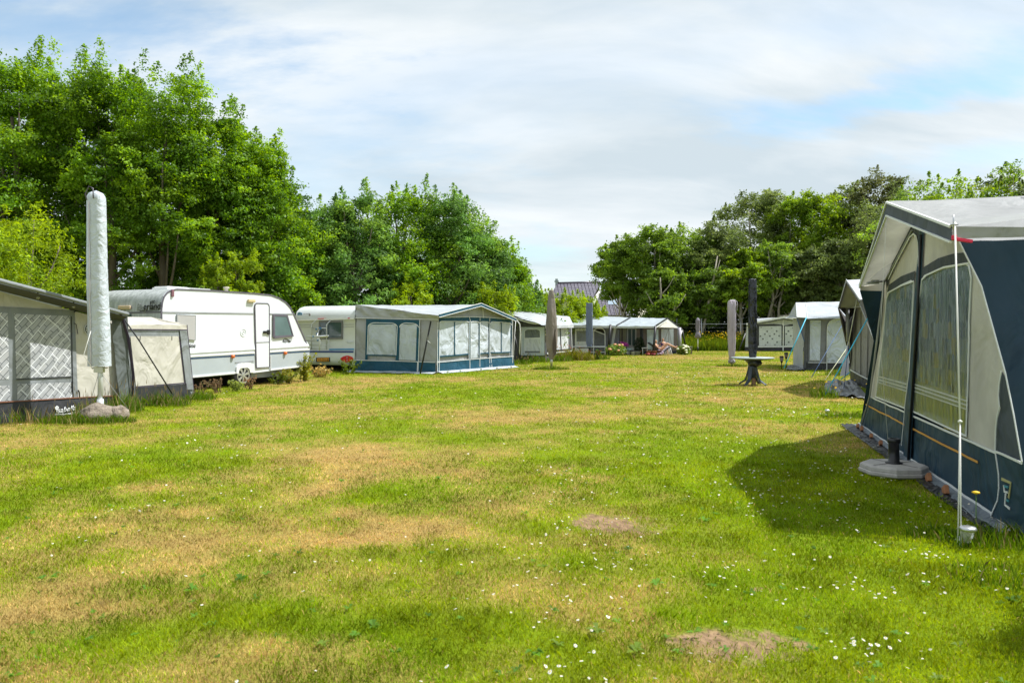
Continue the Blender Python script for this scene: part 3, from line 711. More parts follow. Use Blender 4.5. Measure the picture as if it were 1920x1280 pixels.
def wheel(root, c, ax, rad_, width, spokes=7):
    ax = ax.normalized(); up = Vector((0, 0, 1)); s = ax.cross(up).normalized()
    m = MB(); ring = []
    prof = [(.62, -.5), (.9, -.5), (1.0, -.3), (1.0, .3), (.9, .5), (.62, .5)]
    pr = 28; R = []
    for i in range(pr):
        a = 2 * math.pi * i / pr; d = s * math.cos(a) + up * math.sin(a)
        R.append([m._a(c + d * rad_ * q + ax * width * z) for q, z in prof])
    for i in range(pr):
        j = (i + 1) % pr
        for k in range(len(prof)): kk = (k + 1) % len(prof); m.f.append([R[i][k], R[i][kk], R[j][kk], R[j][k]]); m.sm.append(True)
    wh = mk('wheel', m, TYRE, root)
    m = MB(); f = c + ax * width * .46
    m.ribbon([f + (s * math.cos(2 * math.pi * i / 28) + up * math.sin(2 * math.pi * i / 28)) * rad_ * .64 for i in range(28)], rad_ * .09, ax, .02, True)
    for i in range(spokes):
        a = 2 * math.pi * i / spokes + .2; d = s * math.cos(a) + up * math.sin(a); q = s * -math.sin(a) + up * math.cos(a)
        m.slab([f + d * rad_ * .1 - q * rad_ * .05, f + d * rad_ * .6 - q * rad_ * .13, f + d * rad_ * .62 + q * rad_ * .13, f + d * rad_ * .1 + q * rad_ * .05], ax, .018)
    m.slab([f + (s * math.cos(i * math.pi / 6) + up * math.sin(i * math.pi / 6)) * rad_ * .15 for i in range(12)], ax, .028)
    mk('rim', m, RIM, wh, bevel=.003)
    m = MB(); m.slab([c + ax * width * .3 + (s * math.cos(i * math.pi / 12) + up * math.sin(i * math.pi / 12)) * rad_ * .62 for i in range(24)], ax, .01); mk('brake_drum', m, DARKIN, wh)
def caravan_white():
    A = GD(302, 18.0); u = V(0.42, 0.906, 0).normalized()
    W = Wall(A, A + u * 5); n = W.n; back = -n * 2.25
    r = E('caravan', A, 'white caravan with a sloping end, blue lower stripe and one shut door', 'caravan')
    ol = [(302, 712), (302, 600), (302, 580), (303.5, 566), (307, 555), (313, 547.5), (321, 542.5), (332, 541), (400, 544), (480, 549.5), (508, 552.5), (524, 558), (536, 566), (545, 576), (552, 590), (566, 622), (577.5, 649), (579.8, 656), (580, 664), (577, 687), (500, 696), (476, 699)]
    pts = W.pts(ol)
    m = MB(); m.extrude(pts, back, False)
    # smooth the shell skin only around curves
    body = mk('body', m, CARW, r, bevel=.02)
    # weathered front end (faces the annex): rounded skin over the shell
    B = W.pts([(302, 640), (302, 600), (302, 580), (303.5, 566), (307, 555), (313, 547.5), (321, 542.5)], 0)
    nf = -u
    m = MB(); k = len(B); idx = []
    for i in range(k):
        t = (B[min(i + 1, k - 1)] - B[max(i - 1, 0)]).normalized(); nn = n.cross(t).normalized()
        if nn.dot(nf + V(0, 0, .5)) < 0: nn = -nn
        idx.append([m._a(B[i] + nn * .006 - n * .03), m._a(B[i] + nn * .006 + back + n * .03)])
    for i in range(k - 1): m.f.append([idx[i][0], idx[i + 1][0], idx[i + 1][1], idx[i][1]]); m.sm.append(True)
    fp = mk('front_panel', m, CARD, r)
    # front details on the end plane
    F = Wall(A, A + back)
    F.n = -u
    strips('trim_strip', CARTRIM, r, F, [[(303, 585), (175, 587.5)]], .035, .008)
    m = MB(); c = F.hit(235.5, 576.5, .03); m.box(c, (.44, .06, .10), Matrix.Rotation(math.atan2(back.y, back.x), 3, 'Z')); mk('marker_bar', m, M('aged cream plastic', (.55, .42, .27), .4, .1), r, bevel=.025)
    bx = Wall(F.a, F.b)
    udir = -back.normalized()
    cfn = Wall(A, A + back)
    text('erland', BLACKP, r, F.hit(269.5, 580.8, .02), udir + V(0, 0, .02), V(0, 0, 1), .235, bold=.02, shear=.15)
    text('Bey', M('worn grey print', (.25, .26, .25), .7, .3, 30), r, F.hit(257.5, 582.2, .02), udir + V(0, 0, .02), V(0, 0, 1), .26, bold=-.005, shear=.15)
    text('480', BLACKP, r, F.hit(284, 569.5, .05), udir, V(0, 0, 1), .12, bold=.02, shear=.2)
    strips('underline', BLACKP, r, F, [([(263, 583), (299, 581.4)], .018)], .02, .008)
    # window of the front end
    panel('window', GLASSD, r, F, [(200, 589), (247, 588.5), (247, 612), (200, 612)], .012, .012)
    # outline edging
    strips('edge_trim', CARTRIM, r, W, [[(302.6, 711), (302.6, 600), (302.6, 580), (304, 567), (307.5, 556), (313.5, 548.5), (321.5, 543.5), (332, 542), (400, 545), (480, 550.5), (508, 553.5), (523.5, 559), (535.5, 567), (544.5, 577), (551.3, 591), (565.3, 622.5), (577, 650), (579.2, 656)]], .035, -.005, .022)
    strips('awning_rail', GREYTRIM, r, W, [[(304, 585.3), (476, 587.8)], [(504, 588.2), (551.5, 588.6)]], .035, .002, .012)
    # side skin joints, gradient bulge
    m = MB()
    top = [(304, 653), (360, 649), (476.5, 643.5)]; mid = [(304, 668), (360, 662), (476.5, 655)]; bot = [(304, 673), (360, 667.5), (476.5, 660)]
    t2 = [(504, 642.5), (578, 641)]
    def bulge(tl, ml, bl):
        T, Mi, Bo = W.pts(tl, .001), W.pts(ml, .035), W.pts(bl, .002)
        for X, Y in ((T, Mi), (Mi, Bo)):
            for i in range(len(T) - 1): m.face([X[i], X[i + 1], Y[i + 1], Y[i]])
    m2 = m
    bulge(top, mid, bot); bulge([(504, 642.5), (575.5, 640)], [(504, 653.5), (578.5, 648.5)], [(504, 658.5), (579.5, 653.5)])
    mk('side_bulge', m, M('silver white bulge', (.60, .635, .65), .3, .04), r)
    panel('lower_panel', CARG, r, W, [(304, 710.5), (440.5, 701.5), (443, 683), (476.5, 680), (476.5, 664), (304, 677)], .004, .004)
    panel('lower_panel', CARG, r, W, [(504, 693), (576.5, 684.5), (579.3, 659), (504, 664)], .004, .004)
    strips('molding', WHITEP, r, W, [([(304, 672.5), (360, 667.3), (476.5, 660.6)], .05), ([(504, 659), (579.3, 654.5)], .05), ([(304, 710.5), (360, 706), (441, 698.5)], .05), ([(506, 693), (574, 685)], .045), ([(506.5, 693), (506.5, 667)], .02)], .05, .006, .02)
    strips('stripe', BLUESTR, r, W, [([(304, 677), (360, 671.8), (476.5, 665)], .028), ([(504, 663), (579.5, 658.5)], .028)], .03, .010, .006)
    # window cover, kitchen vent, lamp
    wn = panel('window', BLINDB, r, W, [(331, 632.5), (364, 637), (364.5, 592), (331, 590.5)], .004, .03)
    strips('window_frame', GREYTRIM, wn, W, [([(330.5, 633), (364.5, 637.5), (365, 591.5), (330.5, 590), (330.5, 633)], .022)], .02, .004, .034)
    wn = panel('window', BLINDG, r, W, [(513, 630.8), (545.4, 628), (535.2, 593), (512.6, 592.6)], .02, .02)
    strips('window_frame', CARTRIM, wn, W, [([(512, 632), (547.6, 629.2), (536.2, 591.8), (511.8, 591.4), (512, 632)], .075)], .05, .012, .034)
    d = [(479.5, 689.5), (504, 687.5), (503.5, 575), (502.4, 571), (500, 569), (480, 568.6), (477.6, 570.5), (476.6, 574.5)]
    dr = panel('door', CARW, r, W, d, .012, .014)
    strips('door_seal', CARTRIM, dr, W, [(d + [d[0]], .03), ([(477.5, 642), (504, 641)], .014)], .03, .012, .022)
    m = MB(); c = W.hit(495.5, 622.5, .05); Rz = Matrix.Rotation(math.atan2(u.y, u.x), 3, 'Z'); m.box(c, (.16, .05, .07), Rz); m.box(c + u * .12, (.1, .04, .13), Rz); mk('handle', m, BLACKP, dr, bevel=.01)
    m = MB(); c = W.hit(469.5, 564, .04); m.box(c, (.26, .07, .09), Rz); mk('door_lamp', m, M('yellowed lamp plastic', (.62, .50, .28), .3), r, bevel=.02)
    m = MB(); c = W.hit(322.5, 550, .02); m.box(c, (.07, .05, .17), Rz); mk('side_lamp', m, M('faded maroon lamp', (.22, .10, .12), .5), r, bevel=.015)
    for px, py in ((435, 668), (533.3, 661.6)):
        m = MB(); c = W.hit(px, py, .035); m.rev(c, [(.001, -.055), (.045, -.04), (.055, 0), (.045, .04), (.001, .055)], 14); mk('marker_light', m, AMBER, r)
    m = MB(); c = W.hit(456, 623.5, .005); z = V(0, 0, 1)
    for rr_ in (.04, .1): m.ribbon([c + (u * math.cos(i * math.pi / 10) + z * math.sin(i * math.pi / 10)) * rr_ for i in range(20)], .012, n, .006, True)
    mk('wall_vent', m, CARW, r)
    # wheel arch
    WA = [(440.8, 700), (441.5, 688), (445, 682.5), (452, 680.2), (466, 679.6), (471, 682), (473.6, 688), (474.8, 697.5), (467, 698.5), (465.5, 692), (461.5, 689), (449, 690), (446, 694), (445, 700.5)]
    panel('wheel_arch', WHITEP, r, W, WA, .004, .045)
    strips('arch_trim', GREYTRIM, r, W, [([(440, 679.5), (475, 676.5)], .03)], .03, .006, .012)
    c = W.hit(455, 704, -.08); c.z = .31
    m = MB(); m.slab([p - n * .30 for p in W.pts([(445.2, 705), (467, 703), (465.6, 691), (461, 688.5), (449, 689.5), (446, 694)])], n, .31); mk('wheel_well', m, DARKIN, r)
    wheel(r, c, n, .33, .2)
    text('Cruise', BLACKP, r, W.hit(340, 651.8, .016), u, z, .16, bold=.01)
    text('4ever', BLACKP, r, W.hit(528.5, 642.6, .012), u, z, .17, bold=.0, shear=.2)
    strips('swoosh', BLACKP, r, W, [([(533, 634.6), (537, 635.3), (540.5, 637.5), (543.5, 641.2)], .02)], .02, .01, .004)
    # roof vents, chimney
    m = MB(); rv = W.hit(348, 541.6, 0) - n * .5; Rm = Rz
    m.box(rv + V(0, 0, -.01), (.7, .55, .08), Rm); m.box(rv + V(0, 0, .04), (.64, .48, .04), Rm); mk('roof_vent', m, WHITEP, r, bevel=.03)
    m = MB(); rv = W.hit(410, 546) - n * 1.0; m.box(rv + V(0, 0, .04), (.9, .5, .12), Rm); mk('roof_vent', m, M('smoky vent lid', (.35, .36, .35), .3), r, bevel=.03)
    m = MB(); rv = W.hit(450, 547) - n * .5; m.rev(rv, [(.05, 0), (.05, .1), (.08, .1), (.08, .14), (.02, .15)], 14); mk('flue_cap', m, M('stained cap', (.42, .38, .3), .6), r)
    # chassis, prop legs and the dark space below
    m = MB(); p0 = W.hit(315, 706, -.35); p1 = W.hit(570, 683, -.35); p0.z = p1.z = .33
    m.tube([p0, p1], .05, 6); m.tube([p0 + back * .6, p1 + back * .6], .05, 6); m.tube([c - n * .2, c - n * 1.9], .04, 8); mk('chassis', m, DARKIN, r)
    m = MB(); q = W.hit(548, 690, -.25); q.z = .36; m.tube([q, V(q.x, q.y, 0) + u * -.2], .025, 6); m.box(V(q.x, q.y, .015) - u * .2, (.18, .18, .03)); mk('prop_leg', m, STEEL, r)
    m = MB(); m.box(W.hit(500, 700, -.12) * 1 + V(0, 0, -.02), (1.6, .03, .18), Rz); mk('side_sill', m, M('grey sill', (.25, .27, .28), .5), r)
    m = MB(); m.slab([A + V(0, 0, 0) - n * .7 + u * .2, A + u * 5.1 - n * .7, A + u * 5.1 - n * .7 + V(0, 0, .4), A + u * .2 - n * .7 + V(0, 0, .4)], n, .02); mk('underside_shade', m, DARKIN, r)  # black sheet standing in for the shade below the floor
caravan_white()
# ================================================================== blue awning and its caravan
def caravan_b():
    R_ = GD(666, 27.5); L_ = GD(555, 28.4)
    W = Wall(L_, R_); n = W.n; u = W.u
    r = E('caravan', L_, 'pale caravan rear with bicycle rack, yellow number plate and red tail lamp', 'caravan')
    z = V(0, 0, 1)
    def q(y, off): p = W.hit(665.5, y); return V(R_.x, R_.y, p.z) + n * off
    L0 = (L_ - R_)
    prof = [q(685, -.02), q(676, .06), q(662, .06), q(655, .0), q(601, -.02), q(598, .05), q(592, .04), q(583, -.05), q(576.5, -.22), q(572.5, -.5), q(571.0, -.9), q(571.5, -6), q(685, -6)]
    m = MB(); m.extrude(prof, L0, True)
    m.sm = [True if i >= 2 and i < 13 else False for i in range(len(m.sm))]
    mk('body', m, M('ivory caravan skin', (.62, .65, .645), .35, .03, 1.5, coat=.2, dirt=(.38, .40, .34), dirt_amt=.2), r)
    strips('molding', WHITEP, r, W, [([(556, 600), (665, 597)], .07)], .05, .03, .05)
    strips('groove', GREYTRIM, r, W, [([(560, 609.5), (587, 609)], .012), ([(643, 608.5), (664, 608.2)], .012), ([(560, 613.6), (587, 613)], .012), ([(643, 613), (664, 612.6)], .012)], .01, .0, .008)
    strips('stripe', M('mid blue stripe', (.10, .30, .55), .4), r, W, [([(618, 655), (664.5, 654.4)], .06)], .05, .03, .01)
    strips('stripe', M('navy stripe', (.015, .05, .22), .4), r, W, [([(578, 659), (664.5, 659.4)], .06)], .05, .06, .014)
    wn = panel('window', GLASSD, r, W, [(601, 633), (641, 633), (641, 604.5), (601, 604.5)], .0, .03)
    strips('window_frame', M('grey window rubber', (.16, .16, .16), .5), wn, W, [([(600, 634.2), (642.4, 634.2), (642.4, 602.8), (600, 602.8), (600, 634.2)], .065)], .05, .012, .04)
    m = MB(); c = W.hit(562.5, 588.7, -.02)
    for k, mt, rx, rz, of in ((0, M('oval badge blue', (.03, .16, .33), .4), .11, .072, .03),):
        m.slab([c + u * rx * math.cos(i * math.pi / 10) + z * rz * math.sin(i * math.pi / 10) + n * of for i in range(20)], n, .008); bd = mk('badge', m, mt, r)
    m = MB(); m.ribbon([c + u * .075 * math.cos(i * math.pi / 10) + z * .02 + z * .03 * math.sin(i * math.pi / 10) + n * .04 for i in range(21)], .012, n, .004); mk('badge_mark', m, M('badge pale blue', (.3, .5, .65), .4), bd)
    text('caravelair', M('grey print', (.2, .22, .22), .6), r, W.hit(569, 589.4, .02), u, z, .085)
    m = MB(); c = W.hit(581.5, 590.4, .005); m.slab([c + u * .04 * math.cos(i * math.pi / 8) + z * .05 * math.sin(i * math.pi / 8) for i in range(16)], n, .03); mk('lock_cover', m, M('brown grey cap', (.22, .2, .18), .5), r)
    m = MB(); m.box(W.hit(606.5, 597.3, .09), (.32, .03, .035)); mk('brake_light', m, RED, r)
    m = MB(); m.box(W.hit(656.5, 596.4, .09), (.09, .03, .04)); mk('marker_light', m, RED, r, bevel=.01)
    m = MB(); m.slab(W.pts([(594.6, 678.3), (620.4, 678), (620.4, 669.6), (594.6, 670)], .06), n, .015); pb = mk('plate_recess', m, DARKIN, r)
    pl = panel('number_plate', M('yellow plate', (.75, .33, .02), .4, .05), r, W, [(597, 677), (619, 676.8), (619, 670.6), (597, 670.9)], .078, .006)
    text('WJ-DN-87', BLACKP, r, W.hit(598, 676, .088), u, z, .115, bold=.015)
    # tail lamp almond
    cc = W.hit(652.8, 672.6, .062); m = MB()
    P_ = []
    for i in range(24):
        a = i * 2 * math.pi / 24; x = math.cos(a); y = math.sin(a)
        P_.append(cc + u * (.27 * x if x > 0 else .29 * x) + z * .125 * y * (1 - .45 * max(0, -x) ** 2))
    m.slab(P_, n, .03); tl = mk('tail_lamp', m, RED, r, bevel=.01)
    for dz in (.055, -.06):
        m = MB(); k = cc + u * .015 + z * dz * .9 + n * .032; m.slab([k + u * .03 * math.cos(i * math.pi / 7) + z * .034 * math.sin(i * math.pi / 7) for i in range(14)], n, .012); mk('lens', m, M('clear lens', (.45, .22, .21), .2), tl)
    m = MB(); m.tube([W.hit(651, 640, .02), W.hit(652.5, 641.3, .06), W.hit(661, 641, .06), W.hit(663.5, 639.5, .02)], .014, 6); mk('grab_handle', m, ALU, r)
    # bicycle rack
    def T(L, rr_=.016, mat=ALU, nm='rack_tube'):
        m = MB()
        for l, o in L: m.tube([W.hit(x, y, oo) for (x, y), oo in zip(l, o)], rr_, 8)
        return m
    rk = mk('bicycle_rack', T([([(587, 655), (587, 608), (593.5, 600.5)], (.1, .1, .05)), ([(615, 655), (615.4, 608), (621.5, 600.5)], (.1, .1, .05)), ([(586, 615.4), (616, 615)], (.1, .1)), ([(573, 630.8), (628.5, 629.2)], (.42, .42)), ([(582.6, 656), (582.4, 631)], (.4, .42)),
              ([(611.4, 657), (611.8, 636), (609.5, 631.5), (605, 630)], (.4, .42, .42, .42)), ([(598.8, 627), (602.8, 616)], (.12, .12)), ([(602.8, 616), (603.6, 628), (608.8, 637)], (.12, .3, .42))], .019), ALU, r)
    mk('rack_rail', T([([(577, 638.3), (627.5, 638.1)], (.3, .3)), ([(579, 646.8), (627.5, 646.2)], (.3, .3)), ([(587, 653.6), (616, 653.6)], (.2, .2)), ([(626, 637), (619, 647)], (.3, .3))], .012, STEEL), STEEL, rk)
    m = MB(); m.slab([W.hit(607, 632, .45), W.hit(628.6, 629.4, .45), W.hit(626, 632.4, .40), W.hit(609, 633.4, .40)], z, .02); mk('rack_shelf', m, M('pale rack board', (.55, .55, .5), .5), rk)
    m = MB()
    for x, y, o in ((605, 615.4, .1), (600, 630.5, .42), (597.5, 625, .12), (608, 637.5, .42), (603, 614.8, .12), (596, 617, .1)): m.box(W.hit(x, y, o), (.06, .05, .06))
    mk('rack_clamp', m, M('blue clamp', (.03, .16, .33), .4), rk, bevel=.01)
    m = MB(); 
    for x in (575, 655): p = GD(x, 29.3); m.tube([V(p.x, p.y, .4), p], .06, 6)
    m.box((L_ + R_) / 2 + V(.2, 1.2, .3), (2.4, .04, .5)); mk('chassis', m, DARKIN, r)
caravan_b()
def awning_b():
    Lp = GD(667, 27.5); C = GD(817.5, 26.5); R = GD(961.5, 30.9)
    S = Wall(Lp, C); F = Wall(C, R)
    r = E('caravan_awning', C, 'grey and petrol blue caravan awning with arched panels and a gabled front', 'awning')
    z = V(0, 0, 1)
    # side wall
    m = MB(); m.grid(Lp, C, S.hit(823, 598.5), S.hit(668, 596), 44, 22, fold(3, .05, 3.5, 1.6, 3.2), S, S.n); mk('side_wall', m, BGREY, r)
    panel('petrol_band', PETROL, r, S, [(686, 674), (690.5, 674), (692, 608), (744, 608), (743, 675.5), (749, 676), (751, 608), (783, 608), (780.6, 677), (785.4, 677.4), (789, 600), (688, 598)], .055, .006)
    panel('window', BWIN, r, S, arch((693.2, 691), 605.5, (745.5, 743.5), 606, 664.5, 665.8, 6), .045, .012)
    panel('window', BWIN, r, S, arch((751.5, 749.5), 606, (784.5, 781.5), 606.5, 674, 675.5, 7, flat=.3), .045, .012)
    A1 = arch((692, 690), 605, (746.3, 744), 605.5, 664.5, 665.8, 7); A2 = arch((750.8, 750), 605.5, (786, 784), 606, 640, 640, 8, flat=.3)
    strips('piping', PIPW, r, S, [A1[1:] + A1[:1], A2[2:], [(667.5, 674.8), (745, 676.5), (817, 679)], [(788.6, 600), (785.2, 698.5)], [(784.5, 678), (783.6, 698)], [(667.5, 596), (823, 599)]], .022, .058, .012)
    strips('sill_band', PETROL, r, S, [([(690, 665.4), (744.5, 666.6)], .045)], .04, .06)
    m = MB(); m.grid(Lp + S.n * .06, C + S.n * .06, S.hit(817.5, 679, .05), S.hit(667, 674.8, .05), 30, 4, fold(6, .02, 6, 1), S, S.n); mk('mud_flap', m, PETROL, r)
    def apron(W_, a, b, s):
        m = MB(); a2, b2 = a + W_.n * .42, b + W_.n * .42; m.grid(a2 + z * .015, b2 + z * .015, b + W_.n * .05 + z * .06, a + W_.n * .05 + z * .06, 30, 3, fold(s, .02, 9, 1), n=z); return m
    mk('ground_flap', apron(S, Lp - V(.25, 0, 0), C + V(.05, 0, 0), 4), APRON, r)
    m = MB(); m.grid(C + F.n * .3 + z * .012, R + F.n * .3 + z * .012, R + F.n * .03 + z * .09, C + F.n * .03 + z * .09, 30, 2, fold(5, .015, 9, 1), n=z); mk('ground_flap', m, APRON, r)
    # front wall with gable
    ap = F.hit(902, 574)
    m = MB(); m.grid(C, R, F.hit(957.5, 599), F.hit(822.5, 596), 40, 16, fold(12, .03, 7, 1.5, 4), F, F.n)
    m.face([F.hit(822.5, 596), F.hit(957.5, 599), ap], F); mk('front_wall', m, BGREY, r)
    panel('petrol_band', PETROL, r, F, [(822, 603), (957.5, 605.5), (957, 599), (915, 595.5), (877, 594.4), (823, 595.6)], .035, .006)
    # blinds
    def blind(x0, x1, t0, t1, b0, b1, rise): 
        return panel('window', BWIN, r, F, arch((x0, x0 - .3), t0, (x1, x1 - .2), t1, b0, b1, rise, flat=.55), .034, .012)
    blind(821.8, 849, 602.5, 602.3, 667.5, 666, 2.5); blind(851.3, 876.6, 602.3, 602.8, 665.8, 663.5, 4); blind(880.4, 895.2, 603, 603, 671.6, 670.7, 3); blind(898.2, 913.6, 603, 603.2, 661.8, 661, 3); blind(917.3, 937, 603.5, 603.8, 660.6, 660, 4); blind(939, 955, 604, 605, 660, 659.6, 3)
    strips('petrol_post', PETROL, r, F, [([(819.6, 605), (818.4, 676)], .09), ([(850, 602.3), (850.2, 667)], .05), ([(878.4, 601), (878.2, 673)], .10), ([(896.6, 601), (896.5, 671.5)], .08), ([(915.5, 601.5), (915.2, 670)], .09), ([(938, 604), (938, 660.5)], .045), ([(956, 605), (956, 668)], .05),
                                    ([(821, 668.2), (850, 666.2), (876.5, 663.6)], .05), ([(898, 662.6), (914, 661.6)], .045), ([(917, 661.2), (956, 660)], .045)], .08, .05, .01)
    ar = arch((821.5, 821.2), 602.2, (877, 876.8), 602.6, 668, 668, 3, flat=.8)[2:]
    strips('piping', PIPW, r, F, [ar, arch((879.8, 879.6), 602.6, (895.8, 895.6), 602.6, 672, 671, 3.5)[2:], arch((897.6, 897.4), 602.8, (914.2, 914), 603, 671, 670, 3.5)[2:], arch((916.8, 916.6), 603, (956.8, 956.6), 605, 670, 668, 5, flat=.75)[2:], [(817, 679), (878, 673.5), (960.5, 667.6)], [(878.3, 673), (878.4, 696)], [(897.4, 594), (897, 694)], [(915.6, 594.5), (915.5, 692)], [(917, 662), (918.5, 676), (920, 690)], [(877.3, 594.5), (879.8, 603), (879.9, 672)], [(877, 602), (876.8, 672)],
                                    [(818.2, 604), (817.2, 699)], [(821.8, 604), (820.6, 699)], [(958.5, 600), (958.5, 686)], [(902, 575), (904, 596)], [(823, 595), (877, 593.8), (915, 595), (957, 598.6)]], .022, .062, .01)
    m = MB(); m.grid(C + F.n * .07, R + F.n * .07, F.hit(960.5, 667.6, .055), F.hit(817.5, 679, .055), 36, 4, fold(16, .03, 5, 1.5, 2), F, F.n); mk('mud_flap', m, PETROL, r)
    # roof
    O = Wall(C + F.n * .3, R + F.n * .3)
    eL = O.hit(822.8, 591.5); eR = O.hit(968, 599.5); pk = O.hit(902, 570.8)
    bL = V(Lp.x, Lp.y, 2.46); bk = -F.n
    rb = pk + bk * 2.75; rb.z = 2.52
    bR = R + bk * 2.9 + z * 2.45
    m = MB(); m.grid(eL, pk, rb, bL, 30, 20, fold(21, .03, 5, 3, 3), n=z); m.grid(pk, eR, bR, rb, 16, 12, fold(22, .02), n=z)
    mk('roof', m, ROOFW, r)
    m = MB(); gl = S.hit(668, 596.5, .02); gr = S.hit(823, 598.8, .02)
    m.grid(gl, gr, eL + V(0, 0, -.01), bL, 40, 10, lambda a, b: .035 * math.sin(a * 34 + b * 7 + 2 * mn.noise(V(a * 4, b * 3, 1))) * (1 - a * .4) * (.3 + b) + .02 * mn.noise(V(a * 6, b * 2, 3)), n=S.n); mk('roof_side', m, fabric('roof side cloth', (.42, .44, .455), .6, transl=.1), r)
    m = MB(); m.ribbon([eL, pk, eR], .10, O.n, .012); mk('fascia', m, PETROL, r)
    m = MB(); m.ribbon([eL + z * .05, pk + z * .05, eR + z * .05], .022, O.n, .02); m.ribbon([eL - z * .06, pk - z * .06, eR - z * .06], .02, O.n, .02); mk('fascia_piping', m, PIPW, r)
    # the strip of cloth linking overhang and wall
    m = MB(); m.grid(F.hit(822.5, 596), ap, pk - z * .06, eL - z * .06, 4, 2); m.grid(ap, F.hit(957.5, 599), eR - z * .06, pk - z * .06, 4, 2); mk('canopy_lining', m, BGREY, r)
    m = MB(); g = GD(788, 26.2); m.tube([P(808, 601.8, 26.4), g], .028, 8); mk('leaning_pole', m, BLACKP, r)
    m = MB(); m.tube([P(967, 599, 31.0), P(964, 640, 30.95), P(962, 688, 30.9)], .015, 6); m.tube([P(969, 600, 31.1), P(974.5, 608, 31.1), P(976, 625, 31.2), P(974, 662, 31.2)], .018, 6); mk('guy_line', m, CORD, r)
    m = MB(); m.tube([P(800.6, 637.8, 26.3), P(807, 643, 26.2)], .01, 5); m.tube([P(808, 601, 26.4), P(801, 638, 26.3)], .006, 5); mk('cord_slider', m, CORD, r)
    m = MB()
    for x, d in ((826, 26.6), (850, 27.2), (889, 28.3), (919, 29.2), (946, 30.1)): p = GD(x, d) + F.n * .32; m.box(p + z * .05, (.07, .05, .1))
    mk('peg', m, WHITEP, r, bevel=.01)
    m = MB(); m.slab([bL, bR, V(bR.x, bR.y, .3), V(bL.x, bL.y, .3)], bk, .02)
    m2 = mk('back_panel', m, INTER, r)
    m = MB(); q0 = R; m.slab([q0, q0 + bk * 2.8, V(q0.x, q0.y, 2.0) + bk * 2.8, V(q0.x, q0.y, 2.0)], F.u, .01); mk('end_wall', m, BGREY, r)
awning_b()
Z3 = V(0, 0, 1)
